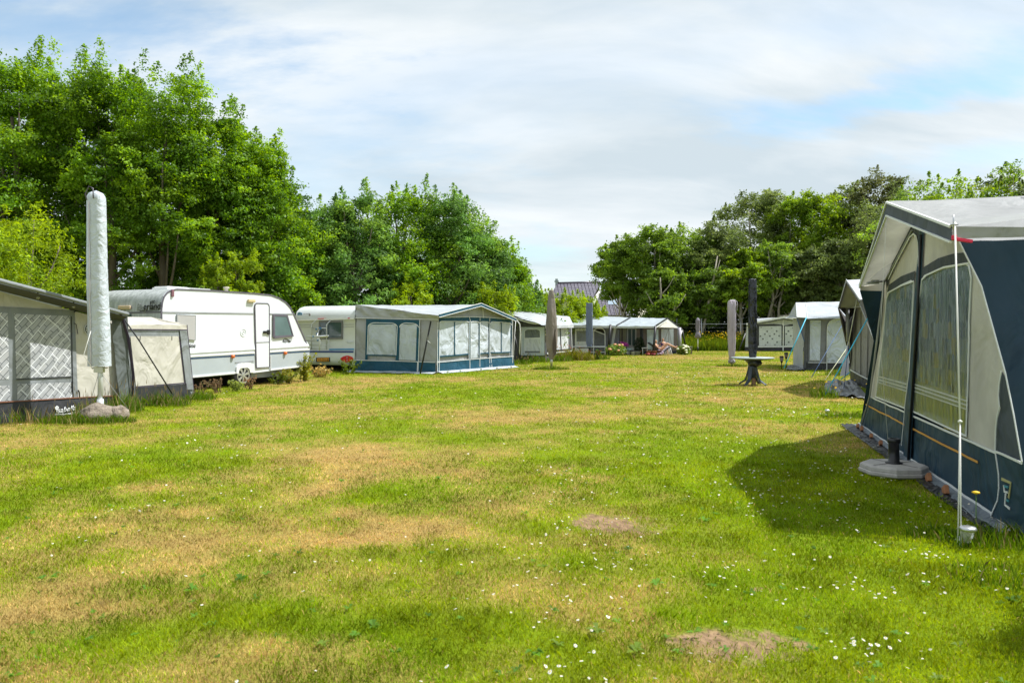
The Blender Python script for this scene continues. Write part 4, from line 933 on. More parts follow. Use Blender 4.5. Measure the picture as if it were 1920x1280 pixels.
# ================================================================== C: dark grey awning with white window frames
def awning_c():
    L = GD(905, 36.6); C = GD(1022.5, 36.4); R = GD(1073, 43.5)
    S = Wall(L, C); F = Wall(C, R)
    r = E('caravan_awning', C, 'charcoal awning with white framed windows behind the taupe covered parasol', 'awning')
    m = MB(); m.grid(L, C, S.hit(1022.5, 611), S.hit(905, 588), 24, 10, fold(4, .03), S, S.n); mk('side_wall', m, DGREY, r)
    panel('window_surround', fabric('pale blue white cloth', (.52, .58, .62), .4), r, S, [(977.5, 666), (1021, 666), (1021, 613), (978, 613)], .035, .01)
    a = arch((983.5, 983.5), 617, (1013, 1013), 617, 662, 662, 5, flat=.5)
    w_ = panel('window', fabric('dark pane cloth', (.17, .19, .20), .8, fs=3), r, S, a, .048, .008)  # upper pane is a dark grey cloth
    panel('curtain', WHITEF, w_, S, [(983.5, 658), (1013, 658), (1013, 634), (983.5, 635)], .06, .006)
    strips('piping', PIPW, r, S, [a + [a[0]], ([(983.5, 634.5), (1013, 633.5)], .05), [(977.5, 666), (978, 613)]], .03, .066, .01)
    m = MB(); m.tube([P(967.5, 598, 35.9), P(974.5, 607, 35.8), P(975.5, 622, 35.8), P(974, 665, 35.7)], .03, 6); mk('guy_line', m, CORD, r)
    m = MB(); m.tube([P(964.5, 628, 34.5), P(976, 678, 34.5)], .03, 6); mk('leaning_pole', m, BLACKP, r)
    # front
    m = MB(); m.grid(C, R, F.hit(1073, 613), F.hit(1023, 611), 20, 8, fold(2, .03), F, F.n); mk('front_wall', m, DGREY, r)
    panel('window', WHITEF, r, F, [(1026, 658), (1064.5, 655), (1064.5, 615), (1026, 615)], .03)
    panel('sill', PIPW, r, F, [(1024, 664), (1071, 658.5), (1071, 656), (1024, 660.5)], .05, .01)
    strips('mullion', CHAR, r, F, [([(1048.5, 615), (1050.5, 657)], .16), ([(1026, 658.5), (1070, 655)], .10)], .1, .06)
    strips('piping', PIPW, r, F, [[(1069, 614), (1071.4, 664)]], .08, .06)
    # roof
    O = Wall(C + F.n * .3, R + F.n * .3)
    eL = O.hit(1022.5, 610); eR = O.hit(1075.5, 609.5); eM = P(1014, 605.5, 36.1)
    bk = -F.n * 3.2
    t0 = P(925, 581, 38.2); t1 = P(995, 584.6, 40.2); t2 = P(1021, 591, 43.0)
    m = MB(); e0 = P(958, 591.5, 36.0); m.grid(e0, eL, t1, t0, 20, 10, fold(3, .05), n=Z3); m.grid(eL, eR, t2 + V(1.6, 2, -.05), t1, 12, 6, fold(5, .03), n=Z3)
    m.face([t1, t2 + V(1.6, 2, -.05), t1 + V(1, 4, -.4), t0 + V(0, 4, -.4), t0]); mk('roof', m, ROOFW, r)
    m = MB(); m.grid(P(957, 593, 36.0), P(1015, 606.8, 36.05), P(1014, 605, 36.1), P(958, 590.5, 36.05), 8, 1); m.ribbon([P(957, 591, 35.95), eM, eL], .05, V(0, -1, 0), .02); mk('roof_edge', m, CHAR, r)
    L_ = [P(958, 594, 35.9), P(975, 599.5, 35.9), P(992, 604.6, 35.9), P(1004, 606.5, 35.9), P(1013, 606, 35.95)]
    m = MB(); m.ribbon(L_, .07, V(0, -1, 0), .02); mk('valance_piping', m, PIPW, r)
    m = MB(); m.slab([eL - Z3 * .14, eR - Z3 * .14, eR, eL], F.n, .01); mk('valance', m, LGREY, r)
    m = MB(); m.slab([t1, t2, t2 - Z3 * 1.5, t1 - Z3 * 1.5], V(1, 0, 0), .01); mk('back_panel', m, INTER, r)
    # its caravan and the roof box seen over it
    r2 = E('caravan', GD(950, 42), 'white caravan of which only the roof top shows above the charcoal awning', 'caravan')
    m = MB(); b0 = P(905, 581, 42); c = V(b0.x + 1.2, 43.2, 1.2); m.box(c, (4.6, 2.2, 2.3)); mk('body', m, CARW, r2, bevel=.15)
    m = MB(); m.box(P(924, 577.5, 42), (1.1, .8, .12)); mk('roof_vent', m, WHITEP, r2, bevel=.03)
awning_c()
# ================================================================== D: long pale roof awning and its open canopy
def awning_d():
    dS = 46.5; L = GD(1058, 46.8); C = GD(1158, dS)
    S = Wall(L, C)
    r = E('caravan_awning', C, 'grey awning with a half open arched door and a very long pale roof', 'awning')
    m = MB(); m.grid(L, C, S.hit(1158, 612), S.hit(1058, 610), 24, 8, fold(3, .03), S, S.n); mk('side_wall', m, fabric('mid dark grey canvas', (.15, .155, .17), .6), r)
    panel('mud_flap', fabric('navy mud flap', (.02, .028, .055), .4), r, S, [(1070, 669), (1158, 668), (1158, 660.5), (1070, 661)], .03)
    sw = panel('window_surround', PIPW, r, S, [(1078, 660), (1104, 660), (1104, 616), (1078, 616)], .03)
    w_ = panel('window', fabric('dark pane cloth', (.22, .24, .25), .8, fs=3), sw, S, [(1081, 653), (1104, 653), (1104, 620), (1081, 620)], .045)  # pane of dark grey cloth
    panel('curtain', WHITEF, sw, S, [(1080, 651), (1104, 651), (1104, 640), (1080, 640)], .055)
    A = arch((1113, 1113), 615.5, (1134.3, 1134.6), 615.5, 669, 669, 9, flat=.3)
    dr = panel('door_opening', DARKIN, r, S, [(1113, 627), (1133.5, 627)] + [p for p in A[2:] if p[1] < 627], .035)
    panel('door_flap', fabric('door flap grey', (.13, .14, .15), .7), r, S, [(1113.5, 661), (1134, 661), (1134, 627), (1114, 619)], .045)
    strips('piping', PIPW, r, S, [[(1113, 618)] + [(1113, 669)], A[1:] + [], [(1113.5, 619), (1134, 627)], [(1074, 660.5), (1135, 660)], [(1106, 650.5), (1133, 650.5)]], .05, .07, .01)
    strips('corner_piping', LGREY, r, S, [([(1153.5, 614), (1146.5, 655)], .16)], .1, .06)
    m = MB(); m.tube([P(1145, 608.5, 45.7), P(1140, 660, 45.5)], .075, 8); mk('leaning_pole', m, BLACKP, r)
    # recess wall under the canopy
    Wd = 48.0; Wl = Wall(GD(1146, 47.6), GD(1272, Wd))
    m = MB(); m.grid(GD(1146, 47.6), GD(1270, Wd), Wl.hit(1270, 616), Wl.hit(1146, 612), 20, 6, fold(6, .02), Wl, Wl.n); rw = mk('recess_wall', m, fabric('taupe brown wall cloth', (.15, .125, .115), .5), r)
    TAN = fabric('tan curtain', (.22, .22, .16), .9, vert=True)
    for x0, x1 in ((1146.5, 1151.5), (1162, 1164.5), (1167.5, 1174)): panel('tan_curtain', TAN, rw, Wl, [(x0, 664), (x1, 664), (x1, 613.5), (x0, 613.5)], .06)
    panel('window', fabric('lavender grey pane', (.33, .35, .42), .6), rw, Wl, [(1152, 646), (1161, 646), (1161, 618), (1152, 618)], .05)
    wn = panel('window', GLASSD, rw, Wl, [(1176, 647), (1191.5, 647), (1191.5, 617), (1176, 617)], .05)
    strips('window_frame', GREYTRIM, wn, Wl, [([(1176, 648), (1191.5, 648), (1191.5, 616.5), (1176, 616.5), (1176, 648)], .1), ([(1184, 648), (1184, 616)], .06)], .06, .07)
    panel('sill', LGREY, rw, Wl, [(1175, 656.5), (1196, 655.5), (1196, 649.5), (1175, 650)], .05)
    panel('mud_flap', fabric('navy mud flap', (.02, .028, .055), .4), rw, Wl, [(1146, 668), (1270, 664), (1270, 658), (1146, 658)], .05)
    panel('window', fabric('net curtain cloth', (.62, .74, .80), .7, transl=.2), rw, Wl, [(1213, 655), (1234, 655), (1234, 617.5), (1212.5, 617.5)], .05)
    panel('window', fabric('net curtain cloth', (.66, .72, .78), .7, vert=True, transl=.2), rw, Wl, [(1239.5, 650), (1262.5, 650), (1262.5, 616.5), (1239.5, 616.5)], .05)
    strips('canopy_pole', GREYTRIM, r, Wl, [([(1251, 616), (1251, 652)], .06), ([(1251, 616), (1258, 652)], .04), ([(1251, 616), (1243, 640)], .04)], .05, .3)
    # roofs
    bkz = V(.3, 3.2, 0)
    e0 = P(1074.5, 609.5, 45.9); e1 = P(1156, 611, 45.7); t0 = P(1057, 590, 48.6); t1 = P(1182.5, 595.2, 49.0)
    m = MB(); m.grid(e0, e1, t1, t0, 24, 10, fold(4, .05), n=Z3); m.face([t0, t1, t1 + bkz - Z3 * .4, t0 + bkz - Z3 * .4]); mk('roof', m, ROOFG, r)
    m = MB(); m.slab([e0 - Z3 * .16, e1 - Z3 * .13, e1, e0], V(0, -1, 0), .01, None); mk('valance', m, LGREY, r)
    m = MB(); m.tube([e1 + Z3 * .02, t1 + Z3 * .02], .05, 6); mk('roof_edge', m, CHAR, r)
    gL = P(1229, 611.3, 45.5); pk = P(1251.5, 596.6, 48.0); gR = P(1279.5, 618.5, 49.6); f0 = P(1156, 611.3, 45.65)
    m = MB(); m.grid(f0, gL, pk, t1, 16, 8, fold(7, .04), n=Z3); m.grid(gL.lerp(pk, 1), gR, gR + V(-1.6, 2.6, .5), t1 + V(1.2, 2, 0), 6, 6, n=Z3); rf = mk('canopy_roof', m, ROOFG, r)
    m = MB(); m.slab([f0 - Z3 * .12, gL - Z3 * .12, gL, f0], V(0, -1, 0), .01); mk('valance', m, APRON, r)
    m = MB(); m.ribbon([gL + Z3 * .02, pk + Z3 * .02, gR + Z3 * .02], .09, V(.6, -.8, 0), .02); mk('fascia', m, CHAR, r)
    m = MB(); m.ribbon([gL - Z3 * .10, pk - Z3 * .10, gR - Z3 * .10], .06, V(.6, -.8, 0), .02); mk('fascia_piping', m, PIPW, r)
    i0, i1, i2 = P(1233, 613.5, 46.2), P(1252, 600.5, 48.0), P(1270, 614.5, 48.6)
    m = MB(); m.slab([i0, i2, i1], V(.6, -.8, 0), .01); mk('gable_panel', m, CREAM, r)
    for nm, pts, w_, mt in (('canopy_pole', [P(1229, 611, 45.4), P(1224.5, 668, 45.2)], .07, BLACKP), ('canopy_pole', [P(1279, 618, 49.5), P(1285.5, 650, 49.5)], .05, BLACKP), ('canopy_pole', [P(1273.5, 614, 49), P(1274.5, 655, 49)], .12, M('lilac grey pole cloth', (.45, .43, .5), .6)),
                            ('canopy_pole', [P(1278.5, 620, 49.4), P(1275.5, 630, 49.3), P(1276, 655, 49.3)], .04, CORD), ('canopy_pole', [P(1202.5, 612, 46.6), P(1205, 655, 46.6)], .10, CHAR)):
        m = MB(); m.tube(pts, w_, 6); mk(nm, m, mt, r)
    m = MB(); m.slab([GD(1271, 48.2), GD(1273, 51.2), GD(1273, 51.2) + Z3 * 1.6, P(1271, 616, 48.2)], V(1, -.4, 0), .01); mk('end_wall', m, DGREY, r)
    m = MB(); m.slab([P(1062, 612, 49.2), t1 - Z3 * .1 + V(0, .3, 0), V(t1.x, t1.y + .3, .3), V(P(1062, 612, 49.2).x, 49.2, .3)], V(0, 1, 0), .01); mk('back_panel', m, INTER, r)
    # its caravan
    r2 = E('caravan', GD(1060, 50), 'white caravan with a red marker light peeping over the long pale awning roof', 'caravan')
    c = P(1049, 589, 50); m = MB(); m.box(V(c.x + .8, 51.2, 1.45), (2.3, 2.2, 2.2)); mk('body', m, CARW, r2, bevel=.2)
    m = MB(); m.box(P(1053, 600, 47.8), (.12, .05, .2)); m2 = mk('marker_light', m, RED, r2)
    m = MB(); m.box(P(1069, 587, 50.6), (.9, .6, .45)); mk('roof_vent', m, M('grey smoked vent', (.42, .47, .5), .3), r2, bevel=.08)
    m = MB(); q = P(1045, 588, 49.6); m.slab([q, q + V(.5, 0, .45), q + V(.75, .3, .45), q + V(.25, .3, 0)], V(0, -1, 0), .05); mk('roof_hatch', m, WHITEP, r2)
awning_d()
# ================================================================== F: awning with dark dotted curtains
def awning_f():
    W = Wall(GD(1394, 54.5), GD(1540, 53.6))
    r = E('caravan_awning', W.a, 'low awning with white curtains of dark squares in front of the dark trees', 'awning')
    m = MB(); m.grid(GD(1396.5, 54.5), GD(1540, 53.6), W.hit(1540, 604), W.hit(1400, 609), 20, 6, fold(2, .02), W, W.n)
    m.face(W.pts([(1400, 609.3), (1540, 604.3), (1470, 597)]), W); mk('front_wall', m, fabric('grey white wall cloth', (.50, .53, .52), .4), r)
    panel('dark_frame', CHAR, r, W, [(1418, 652), (1535, 651), (1535, 609), (1500, 607.3), (1482, 607.8), (1470.5, 610.5), (1466, 608.8), (1450, 607.4), (1419, 608.6)], .03)
    DOT = cellmat('dotted curtain', .19, [(0, (.52, .56, .58)), (.5, (.58, .62, .64))], seed=29, lines=((.46, .48, .50), .07))
    for x0, x1 in ((1423, 1465), (1471.5, 1533)): panel('window', DOT, r, W, [(x0, 648), (x1, 647.7), (x1, 611), (x0, 611.5)], .045)
    m = MB()
    for x, y in ((745, 525), (972, 520), (690, 593), (918, 590), (583, 640), (808, 638), (1030, 632), (643, 708), (870, 705), (755, 790), (982, 785), (705, 848), (932, 846), (600, 432), (855, 452), (1252, 520), (1202, 588), (1425, 590), (1535, 592), (1313, 635), (1370, 708), (1488, 708), (1262, 785), (1590, 790), (1205, 845), (1430, 845), (1360, 445)):
        q = W.hit(1380 + x / 12.8, 580 + y / 12.8, .052); hh = .06 if (x == 808) else .05; hv = .025 if y > 840 or y < 460 else .05
        m.slab([q - W.u * hh - Z3 * hv, q + W.u * hh - Z3 * hv, q + W.u * hh + Z3 * hv, q - W.u * hh + Z3 * hv], W.n, .004)
    mk('printed_pattern', m, M('dark grey print', (.09, .10, .11), .6), r)
    panel('sill', PIPW, r, W, [(1421, 651), (1508, 650.5), (1508, 648), (1421, 648.4)], .06)
    panel('mud_flap', CHAR, r, W, [(1396.5, 659), (1540, 659), (1540, 650.8), (1396.5, 650.4)], .035)
    strips('canopy_pole', PIPW, r, W, [([(1468.4, 600), (1467.8, 658)], .07), ([(1468, 601.5), (1467, 609)], .07)], .06, .10)
    strips('tension_strap', PURP, r, W, [([(1445, 658), (1467, 651.5)], .05), ([(1490, 658), (1469, 651.5)], .05)], .05, .08)
    pk = P(1470, 594.6, 53.6); eL = P(1399, 607.5, 54.2); eR = P(1540, 606, 53.2); tL = P(1416, 597, 57.5); tR = P(1520, 596, 57)
    m = MB(); m.grid(eL, pk, P(1466, 594.8, 57), tL, 12, 6, fold(2, .03), n=Z3); m.grid(pk, eR, tR, P(1466, 594.8, 57), 12, 6, fold(2, .03), n=Z3); mk('roof', m, ROOFW, r)
    m = MB(); m.ribbon([eL, pk, eR], .12, V(0, -1, 0), .03); mk('fascia', m, PIPW, r)
    m = MB(); m.ribbon([eL - Z3 * .14, pk - Z3 * .14, eR - Z3 * .14], .05, V(0, -1, 0), .03); mk('fascia_edge', m, CHAR, r)
    m = MB(); a_ = GD(1396.5, 54.5); e3 = GD(1402, 57.3); m.slab([a_, e3, e3 + Z3 * 1.8, W.hit(1400, 609)], V(-1, 0, 0), .01); mk('end_wall', m, DGREY, r)
    m = MB(); m.tube([P(1397.5, 625, 53.9), P(1385, 659, 53.4)], .045, 6); mk('guy_strap', m, BLACKP, r)
    m = MB(); m.box(P(1490, 594, 58), (2.2, 1.2, .25)); mk('roof_vent', m, M('tan roof box', (.5, .46, .38), .5), r)
awning_f()
# ================================================================== G: pale grey awning seen end-on
def awning_g():
    L = GD(1506, 28.75); Rr = L + V(3.6, -.3, 0)
    W = Wall(L, Rr)
    r = E('caravan_awning', L, 'pale grey awning with silvery blue blinds held by light blue straps', 'awning')
    m = MB(); m.grid(L, Rr, W.hit(1680, 596), W.hit(1508, 597), 24, 10, fold(3, .03), W, W.n); mk('side_wall', m, fabric('slate grey canvas', (.20, .205, .225), .5), r)
    SILV = fabric('silvery blind', (.50, .55, .63), 1.0, fs=2.4, dirt_amt=.03)
    panel('window', SILV, r, W, [(1517.5, 674), (1536.8, 674.3), (1538.8, 600.5), (1518.5, 600.5)], .03)
    dp = [(1549.5, 680), (1599, 680), (1620, 680), (1620, 598), (1572, 598), (1562, 599), (1555, 602.5), (1551, 609), (1550, 620)]
    panel('door_blind', SILV, r, W, dp, .03)
    strips('piping', PIPW, r, W, [[(1549.5, 694), (1549.5, 680), (1550, 620), (1551, 609), (1555, 602.5), (1562, 599), (1572, 597.5), (1620, 597.5)], [(1514, 679.5), (1640, 680)]], .02, .045)
    strips('blind_border', LGREY, r, W, [([(1517, 674.8), (1537, 675)], .04)], .03, .04)
    panel('mud_flap', CHAR, r, W, [(1506, 693.5), (1680, 694), (1680, 680.5), (1508, 680)], .035)
    strips('corner_post', DGREY, r, W, [([(1509, 596), (1508, 690)], .10), ([(1515, 600), (1513.5, 680)], .03)], .05, .045, .02)
    for nm, pl, mt, d0 in (('front_flap', [(1493.5, 595), (1512, 595), (1507.5, 640)], fabric('grey flap', (.13, .135, .15), .5), 28.5),):
        m = MB(); m.slab([P(x, y, d0) for x, y in pl], V(0, -1, 0), .01); mk(nm, m, mt, r)
    m = MB(); m.ribbon([P(1494, 596, 28.4), P(1508, 640, 28.4)], .03, V(0, -1, 0), .01); mk('flap_edging', m, BLUECORD if False else DKCORD, r)
    # front wall (faces the lane, steeply foreshortened)
    m = MB(); q = L + V(1.2, 4.2, 0); m.slab([L, q, q + Z3 * 2.05, L + Z3 * 2.0], V(-1, .3, 0), .01); mk('front_wall', m, LGREY, r)
    # roof: lane-side slope and camera-side slope
    e0 = P(1493.8, 593.8, 28.2); e1 = P(1512.8, 594.8, 28.3); e2 = P(1690, 583, 27.9)
    t0 = P(1492, 567, 30.2); t1 = P(1510, 566.8, 30.0); t2 = P(1690, 562, 29.6)
    m = MB(); m.grid(e1, e2, t2, t1, 24, 8, fold(3, .02), n=Z3); mk('roof', m, ROOFW, r)
    m = MB(); m.grid(e0, e1, t1, t0, 4, 8); mk('roof_end', m, LGREY, r)
    m = MB(); m.face([t0, t1, t2, t2 + V(1, 3, -.4), t0 + V(1, 3.5, -.5)]); m.face([e0, t0, t0 + V(1, 3.5, -.5), e0 + V(1, 4, 0)]); mk('roof_back', m, ROOFW, r)
    m = MB(); m.slab([P(1512.8, 597.5, 28.2), P(1690, 596, 27.85), e2, e1], V(0, -1, 0), .01); mk('valance', m, fabric('valance blue grey', (.33, .37, .41), .4), r)
    m = MB(); m.ribbon([P(1494, 594.6, 28.1), e1 + V(0, -.03, -.01)], .02, V(0, -1, 0), .02); m.ribbon([t1 + V(0, -.03, .0), e1 + V(0, -.04, 0)], .02, V(0, -1, 0), .01); mk('roof_piping', m, PIPW, r)
    m = MB(); m.slab([P(1503, 640, 28.2), P(1512, 625, 28.1), P(1513, 665, 28.1)], V(0, -1, 0), .01)
    for a, b, rr_, mt in (((1512.5, 594, 28.1), (1470, 690, 27.7), .018, BLUECORD), ((1606, 626, 26.5), (1543, 718, 22.8), .010, YELCORD), ((1580, 607, 28.0), (1520, 710, 24.2), .011, DKCORD)):
        m = MB(); m.tube([P(*a), P(*b)], rr_, 6); mk('guy_line', m, mt, r)
    # ground sheet
    t = MB(); t.grid(V(*GD(1474, 28.4)) + Z3 * .03, V(*GD(1508, 27.9)) + Z3 * .03, V(*GD(1508, 32)) + Z3 * .03, V(*GD(1478, 31.5)) + Z3 * .05, 16, 12, lambda u, v: .10 * abs(mn.noise(V(u * 5, v * 5, 3))), n=Z3)
    mk('ground_sheet', t, CHARS, None, GD(1490, 29.5), 'rumpled dark groundsheet beside the pale grey awning with blue straps', 'groundsheet', 'groundsheets')
CHARS = fabric('grey groundsheet', (.12, .125, .135), 1.2, rough=.35, fs=2.5, spec=.6)
awning_g()
# ================================================================== H: grey awning with a deep canopy
def awning_h():
    Fr = GD(1596, 22.4); N_ = GD(1646, 18.3)
    W = Wall(N_, Fr)
    r = E('caravan_awning', N_, 'narrow looking grey beige awning with a peaked dark lined canopy and seamed wall', 'awning')
    tl, tr = W.hit(1590, 600), W.hit(1652, 560)
    m = MB(); m.grid(N_, Fr, W.hit(1589, 598), W.hit(1656, 560), 20, 12, fold(3, .02), W, W.n); m.face([W.hit(1656, 560), W.hit(1589, 598), W.hit(1608, 560)], W); mk('front_wall', m, fabric('beige grey wall', (.27, .265, .24), .4), r)
    strips('wall_seam', fabric('dark seam', (.04, .04, .045), .3), r, W, [([(1605, 590), (1604.5, 697)], .05), ([(1615.8, 585), (1615, 703)], .06), ([(1630, 590), (1627, 709)], .06), ([(1596, 600), (1597, 693)], .05)], .05, .02)
    m = MB(); m.grid(N_ + W.n * .03, Fr + W.n * .03, W.hit(1596.5, 693, .03), W.hit(1646, 718, .03), 16, 3, fold(2, .02, 8), W, W.n); mk('mud_flap', m, CHAR, r)
    strips('piping', PIPW, r, W, [[(1596.5, 693), (1605, 697.5), (1616, 703.5), (1636, 713.5), (1646, 718)]], .035, .04)
    # canopy
    O = Wall(N_ + W.n * .55, Fr + W.n * .55)
    pk = O.hit(1587.5, 525); eN = O.hit(1612.5, 562); eF = O.hit(1572.5, 576.8)
    bk = -W.n
    rb = pk + bk * 3; rb.z += .1
    m = MB(); m.grid(pk, eN, eN + bk * 3, rb, 10, 10, fold(5, .02), n=Z3); m.grid(eF, pk, rb, eF + bk * 3, 10, 10, n=Z3); mk('roof', m, fabric('grey roof', (.42, .43, .45), .3), r)
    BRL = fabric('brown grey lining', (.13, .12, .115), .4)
    wF, wN, wP = W.hit(1594, 600), W.hit(1640, 575), W.hit(1608, 553)
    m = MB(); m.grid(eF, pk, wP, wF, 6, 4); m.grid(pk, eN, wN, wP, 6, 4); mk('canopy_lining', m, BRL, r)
    m = MB(); m.ribbon([eF, pk, eN], .05, O.n, .015); mk('fascia', m, LGREY, r)
    m = MB(); m.ribbon([eF - Z3 * .05, pk - Z3 * .06, eN - Z3 * .05], .035, O.n, .015); mk('fascia_edge', m, PURP, r)
    m = MB(); m.slab([eF, P(1588.5, 648, 22.2), W.hit(1597, 690, .02), W.hit(1591, 600, .02)], V(-1, -.2, 0), .01); mk('side_wing', m, BRL, r)
    m = MB(); m.ribbon([eF, P(1588.5, 648, 22.1)], .04, V(-1, -1, 0), .02); mk('wing_edging', m, PURP, r)
    # near wing from the canopy tip down to the ground line
    a = eN; b = P(1616, 565, eN.y - .1); c = P(1644, 650, 17.6)
    m = MB(); m.slab([P(1609, 562, 18.9), P(1617, 563, 18.6), P(1645, 655, 17.4), P(1640, 640, 17.8)], V(0, -1, 0), .01); mk('side_wing', m, fabric('grey wing cloth', (.2, .2, .21), .5), r)
    m = MB(); m.ribbon([P(1612, 570, 18.7), P(1643, 648, 17.4)], .025, V(0, -1, 0), .01); mk('wing_piping', m, PIPW, r)
    m = MB(); m.tube([P(1574, 577.5, 22.0), P(1606, 576, 20.2), P(1640, 572, 19)], .014, 6); m.tube([P(1589, 576.5, 21.3), P(1590, 640, 21.5)], .05, 6); mk('canopy_pole', m, GREYTRIM, r)
    for a, b, rr_, mt in (((1629.5, 592, 18.0), (1547, 740, 17.6), .013, BLUECORD), ((1608, 555, 18.9), (1590, 648, 18.6), .010, YELCORD), ((1592, 640, 18.9), (1582, 730, 18.9), .009, DKCORD), ((1594, 697, 20), (1576, 712, 20.2), .012, BLUECORD)):
        m = MB(); m.tube([P(*a), P(*b)], rr_, 6); mk('guy_line', m, mt, r)
    m = MB(); m.slab([P(1590, 640, 20.4), P(1592, 702, 20.2), P(1575, 705, 20.2)], V(0, -1, 0), .01); mk('white_flap', m, M('bright white flap', (.7, .7, .75), .5), r)
    t = MB(); t.grid(GD(1545, 17.8) + V(0, 0, .02), GD(1632, 16.4) + V(0, 0, .02), GD(1600, 22.2) + V(0, 0, .05), GD(1548, 21.5) + V(0, 0, .05), 26, 26, lambda u, v: .16 * abs(mn.noise(V(u * 4, v * 3, 7))) * (1 - abs(2 * u - 1) * .3), n=Z3)
    mk('ground_sheet', t, CHARS, None, GD(1590, 19.5), 'wrinkled grey groundsheet in front of the seamed grey beige awning', 'groundsheet', 'groundsheets')
    m = MB(); b0 = N_ + bk * 3; m.box(b0 + W.u * 2.5 + bk * 1.1 + V(0, 0, 1.4), (4.5, 2.2, 2.2), Matrix.Rotation(math.atan2(W.u.y, W.u.x), 3, 'Z')); 
    r2 = E('caravan', b0, 'white caravan hidden behind the seamed grey beige awning', 'caravan'); mk('body', m, CARW, r2, bevel=.15)
awning_h()
# ================================================================== I: big teal tent on the near side
def awning_i():
    B0 = V(3.79, 5.64, 0); B1 = GD(1616, 11.95)
    W = Wall(B0, B1); W.through = True; n = W.n; u = W.u; bk = -n
    r = E('caravan_awning', B0, 'large teal and cream awning with wide film windows casting shade on the lawn', 'awning')
    # lower edge of the front: slack pale mud flap to the ground
    nb = W.hit(1917, 866); nt_ = W.hit(1799, 452.5); ft = W.hit(1657, 521)
    b0 = V(*W.hit(1902, 1004)); b0.z = 0; b1 = V(*W.hit(1613, 805)); b1.z = 0
    # cream upper wall incl. gable
    skt = [(1632, 742), (1708, 770), (1816, 822), (1867, 848), (1917, 868)]
    pk = (1714, 420)
    m = MB()
    m.slab(W.pts([(1632, 742), (1708, 770), (1816, 822), (1867, 848), (1917, 866), (1886, 700), (1841, 537), (1799, 452.5), (1775, 444), (1712, 421), (1690, 470), (1660, 528), (1652, 630)]), n, .004, W); mk('front_wall', m, fabric('cream grey wall canvas', (.72, .70, .64), .5, transl=.42, fs=1.0), r)
    # teal skirt with real folds
    a, b, c, d = W.hit(1908, 993), W.hit(1612, 793), W.hit(1632, 742), W.hit(1918, 868)
    m = MB(); m.grid(a, b, c, d, 60, 6, fold(6, .013, 14, 1, 3), W, n); mk('skirt', m, TEAL, r)
    # orange piping: follow between (1629,758) and (1868,884)
    fo = fold(6, .013, 14, 1, 3)
    def along(v, k=40, ext=.015):
        o = []
        for i in range(k + 1):
            uu = i / k; p = (a * (1 - uu) + b * uu) * (1 - v) + (d * (1 - uu) + c * uu) * v; o.append(p + n * (fo(uu, v) + ext))
        return o
    m = MB(); m.ribbon(along(.70)[6:], .02, n, .005); mk('orange_stripe', m, ORANGE, r)
    m = MB(); m.ribbon(along(.0), .022, n, .006); m.ribbon(along(.985, ext=.012), .02, n, .005); mk('skirt_piping', m, PIPW, r)
    m = MB(); g0, g1 = b0 + n * .13, b1 + n * .15
    m.grid(g0 + Z3 * .01, g1 + Z3 * .01, b - n * .01, a - n * .01, 50, 6, lambda uu, v: (1 - v) * .10 * mn.noise(V(uu * 16, v * 2, 2)) + .04 * mn.noise(V(uu * 30, v * 3, 5)), n=n); mk('mud_flap', m, fabric('slate mud flap', (.14, .165, .19), .8, rough=.5, fs=2, spec=.35), r)
    # curtains behind the film
    CUR = cellmat('printed curtain', .11, [(0, (.13, .19, .24)), (.22, (.22, .27, .29)), (.45, (.05, .10, .15)), (.62, (.26, .31, .33)), (.80, (.34, .28, .09)), (.92, (.09, .15, .22))], seed=5, uvs=(1, .72), wob=1.3)
    w1 = [(1643, 744), (1697, 765), (1705.5, 700), (1713, 560), (1714, 529), (1710, 526), (1690, 535), (1668, 548.5), (1663, 560), (1656, 640)]
    w2 = [(1713, 771), (1812.5, 817), (1818, 640), (1818, 600), (1822, 520), (1817.5, 498), (1812, 494.6), (1770, 503), (1735, 517), (1729.5, 525), (1722, 585), (1717, 640)]
    low1 = [(1643, 744), (1697, 765), (1701, 735), (1645.5, 717)]; low2 = [(1713, 771), (1812.5, 817), (1814.5, 745), (1715.5, 712)]
    YL = fabric('curtain hem and lawn reflection', (.25, .27, .15), 1.0, vert=True, fs=3)  # hem cloth whose yellow green partly paints in the lawn's reflection
    for wl, low in ((w1, low1), (w2, low2)):
        cu = panel('curtain', CUR, r, W, wl, .006, .004)
        panel('hem_reflection', YL, cu, W, low, .012, .003)
        m = MB(); m.face(W.pts(wl, .016), W); f_ = mk('window_film', m, FILM, r)
    strips('window_welt', PIPW, r, W, [w1 + [w1[0]], w2 + [w2[0]]], .016, .012, .010)
    strips('curtain_tape', M('pale curtain tape', (.5, .52, .48), .6), r, W, [([(1645, 705), (1700, 720)], .012), ([(1645, 711), (1700, 727)], .012), ([(1645, 716), (1699, 733)], .008), ([(1714, 720), (1815, 752)], .012), ([(1714, 726), (1815, 760)], .012), ([(1714, 733), (1815, 768)], .008)], .012, .016, .004)
    DT = fabric('dark slate band', (.05, .06, .072), .5)
    panel('dark_band', DT, r, W, [(1664, 549), (1690, 535), (1714, 526.5), (1716, 508), (1690, 518), (1667, 534)], .017)
    panel('dark_band', DT, r, W, [(1727, 523), (1735, 515), (1770, 500), (1812, 492.5), (1817, 492), (1808, 473.5), (1788, 475.5), (1760, 484), (1729, 503)], .017)
    panel('arch_band', DT, r, W, [(1663, 540), (1668, 523), (1680, 497), (1696, 466), (1706, 447), (1713, 438.5), (1718, 443), (1720, 452), (1722, 470), (1729, 503), (1733, 430), (1712, 420), (1705, 424), (1690, 456), (1675, 488), (1661, 524)], .018)
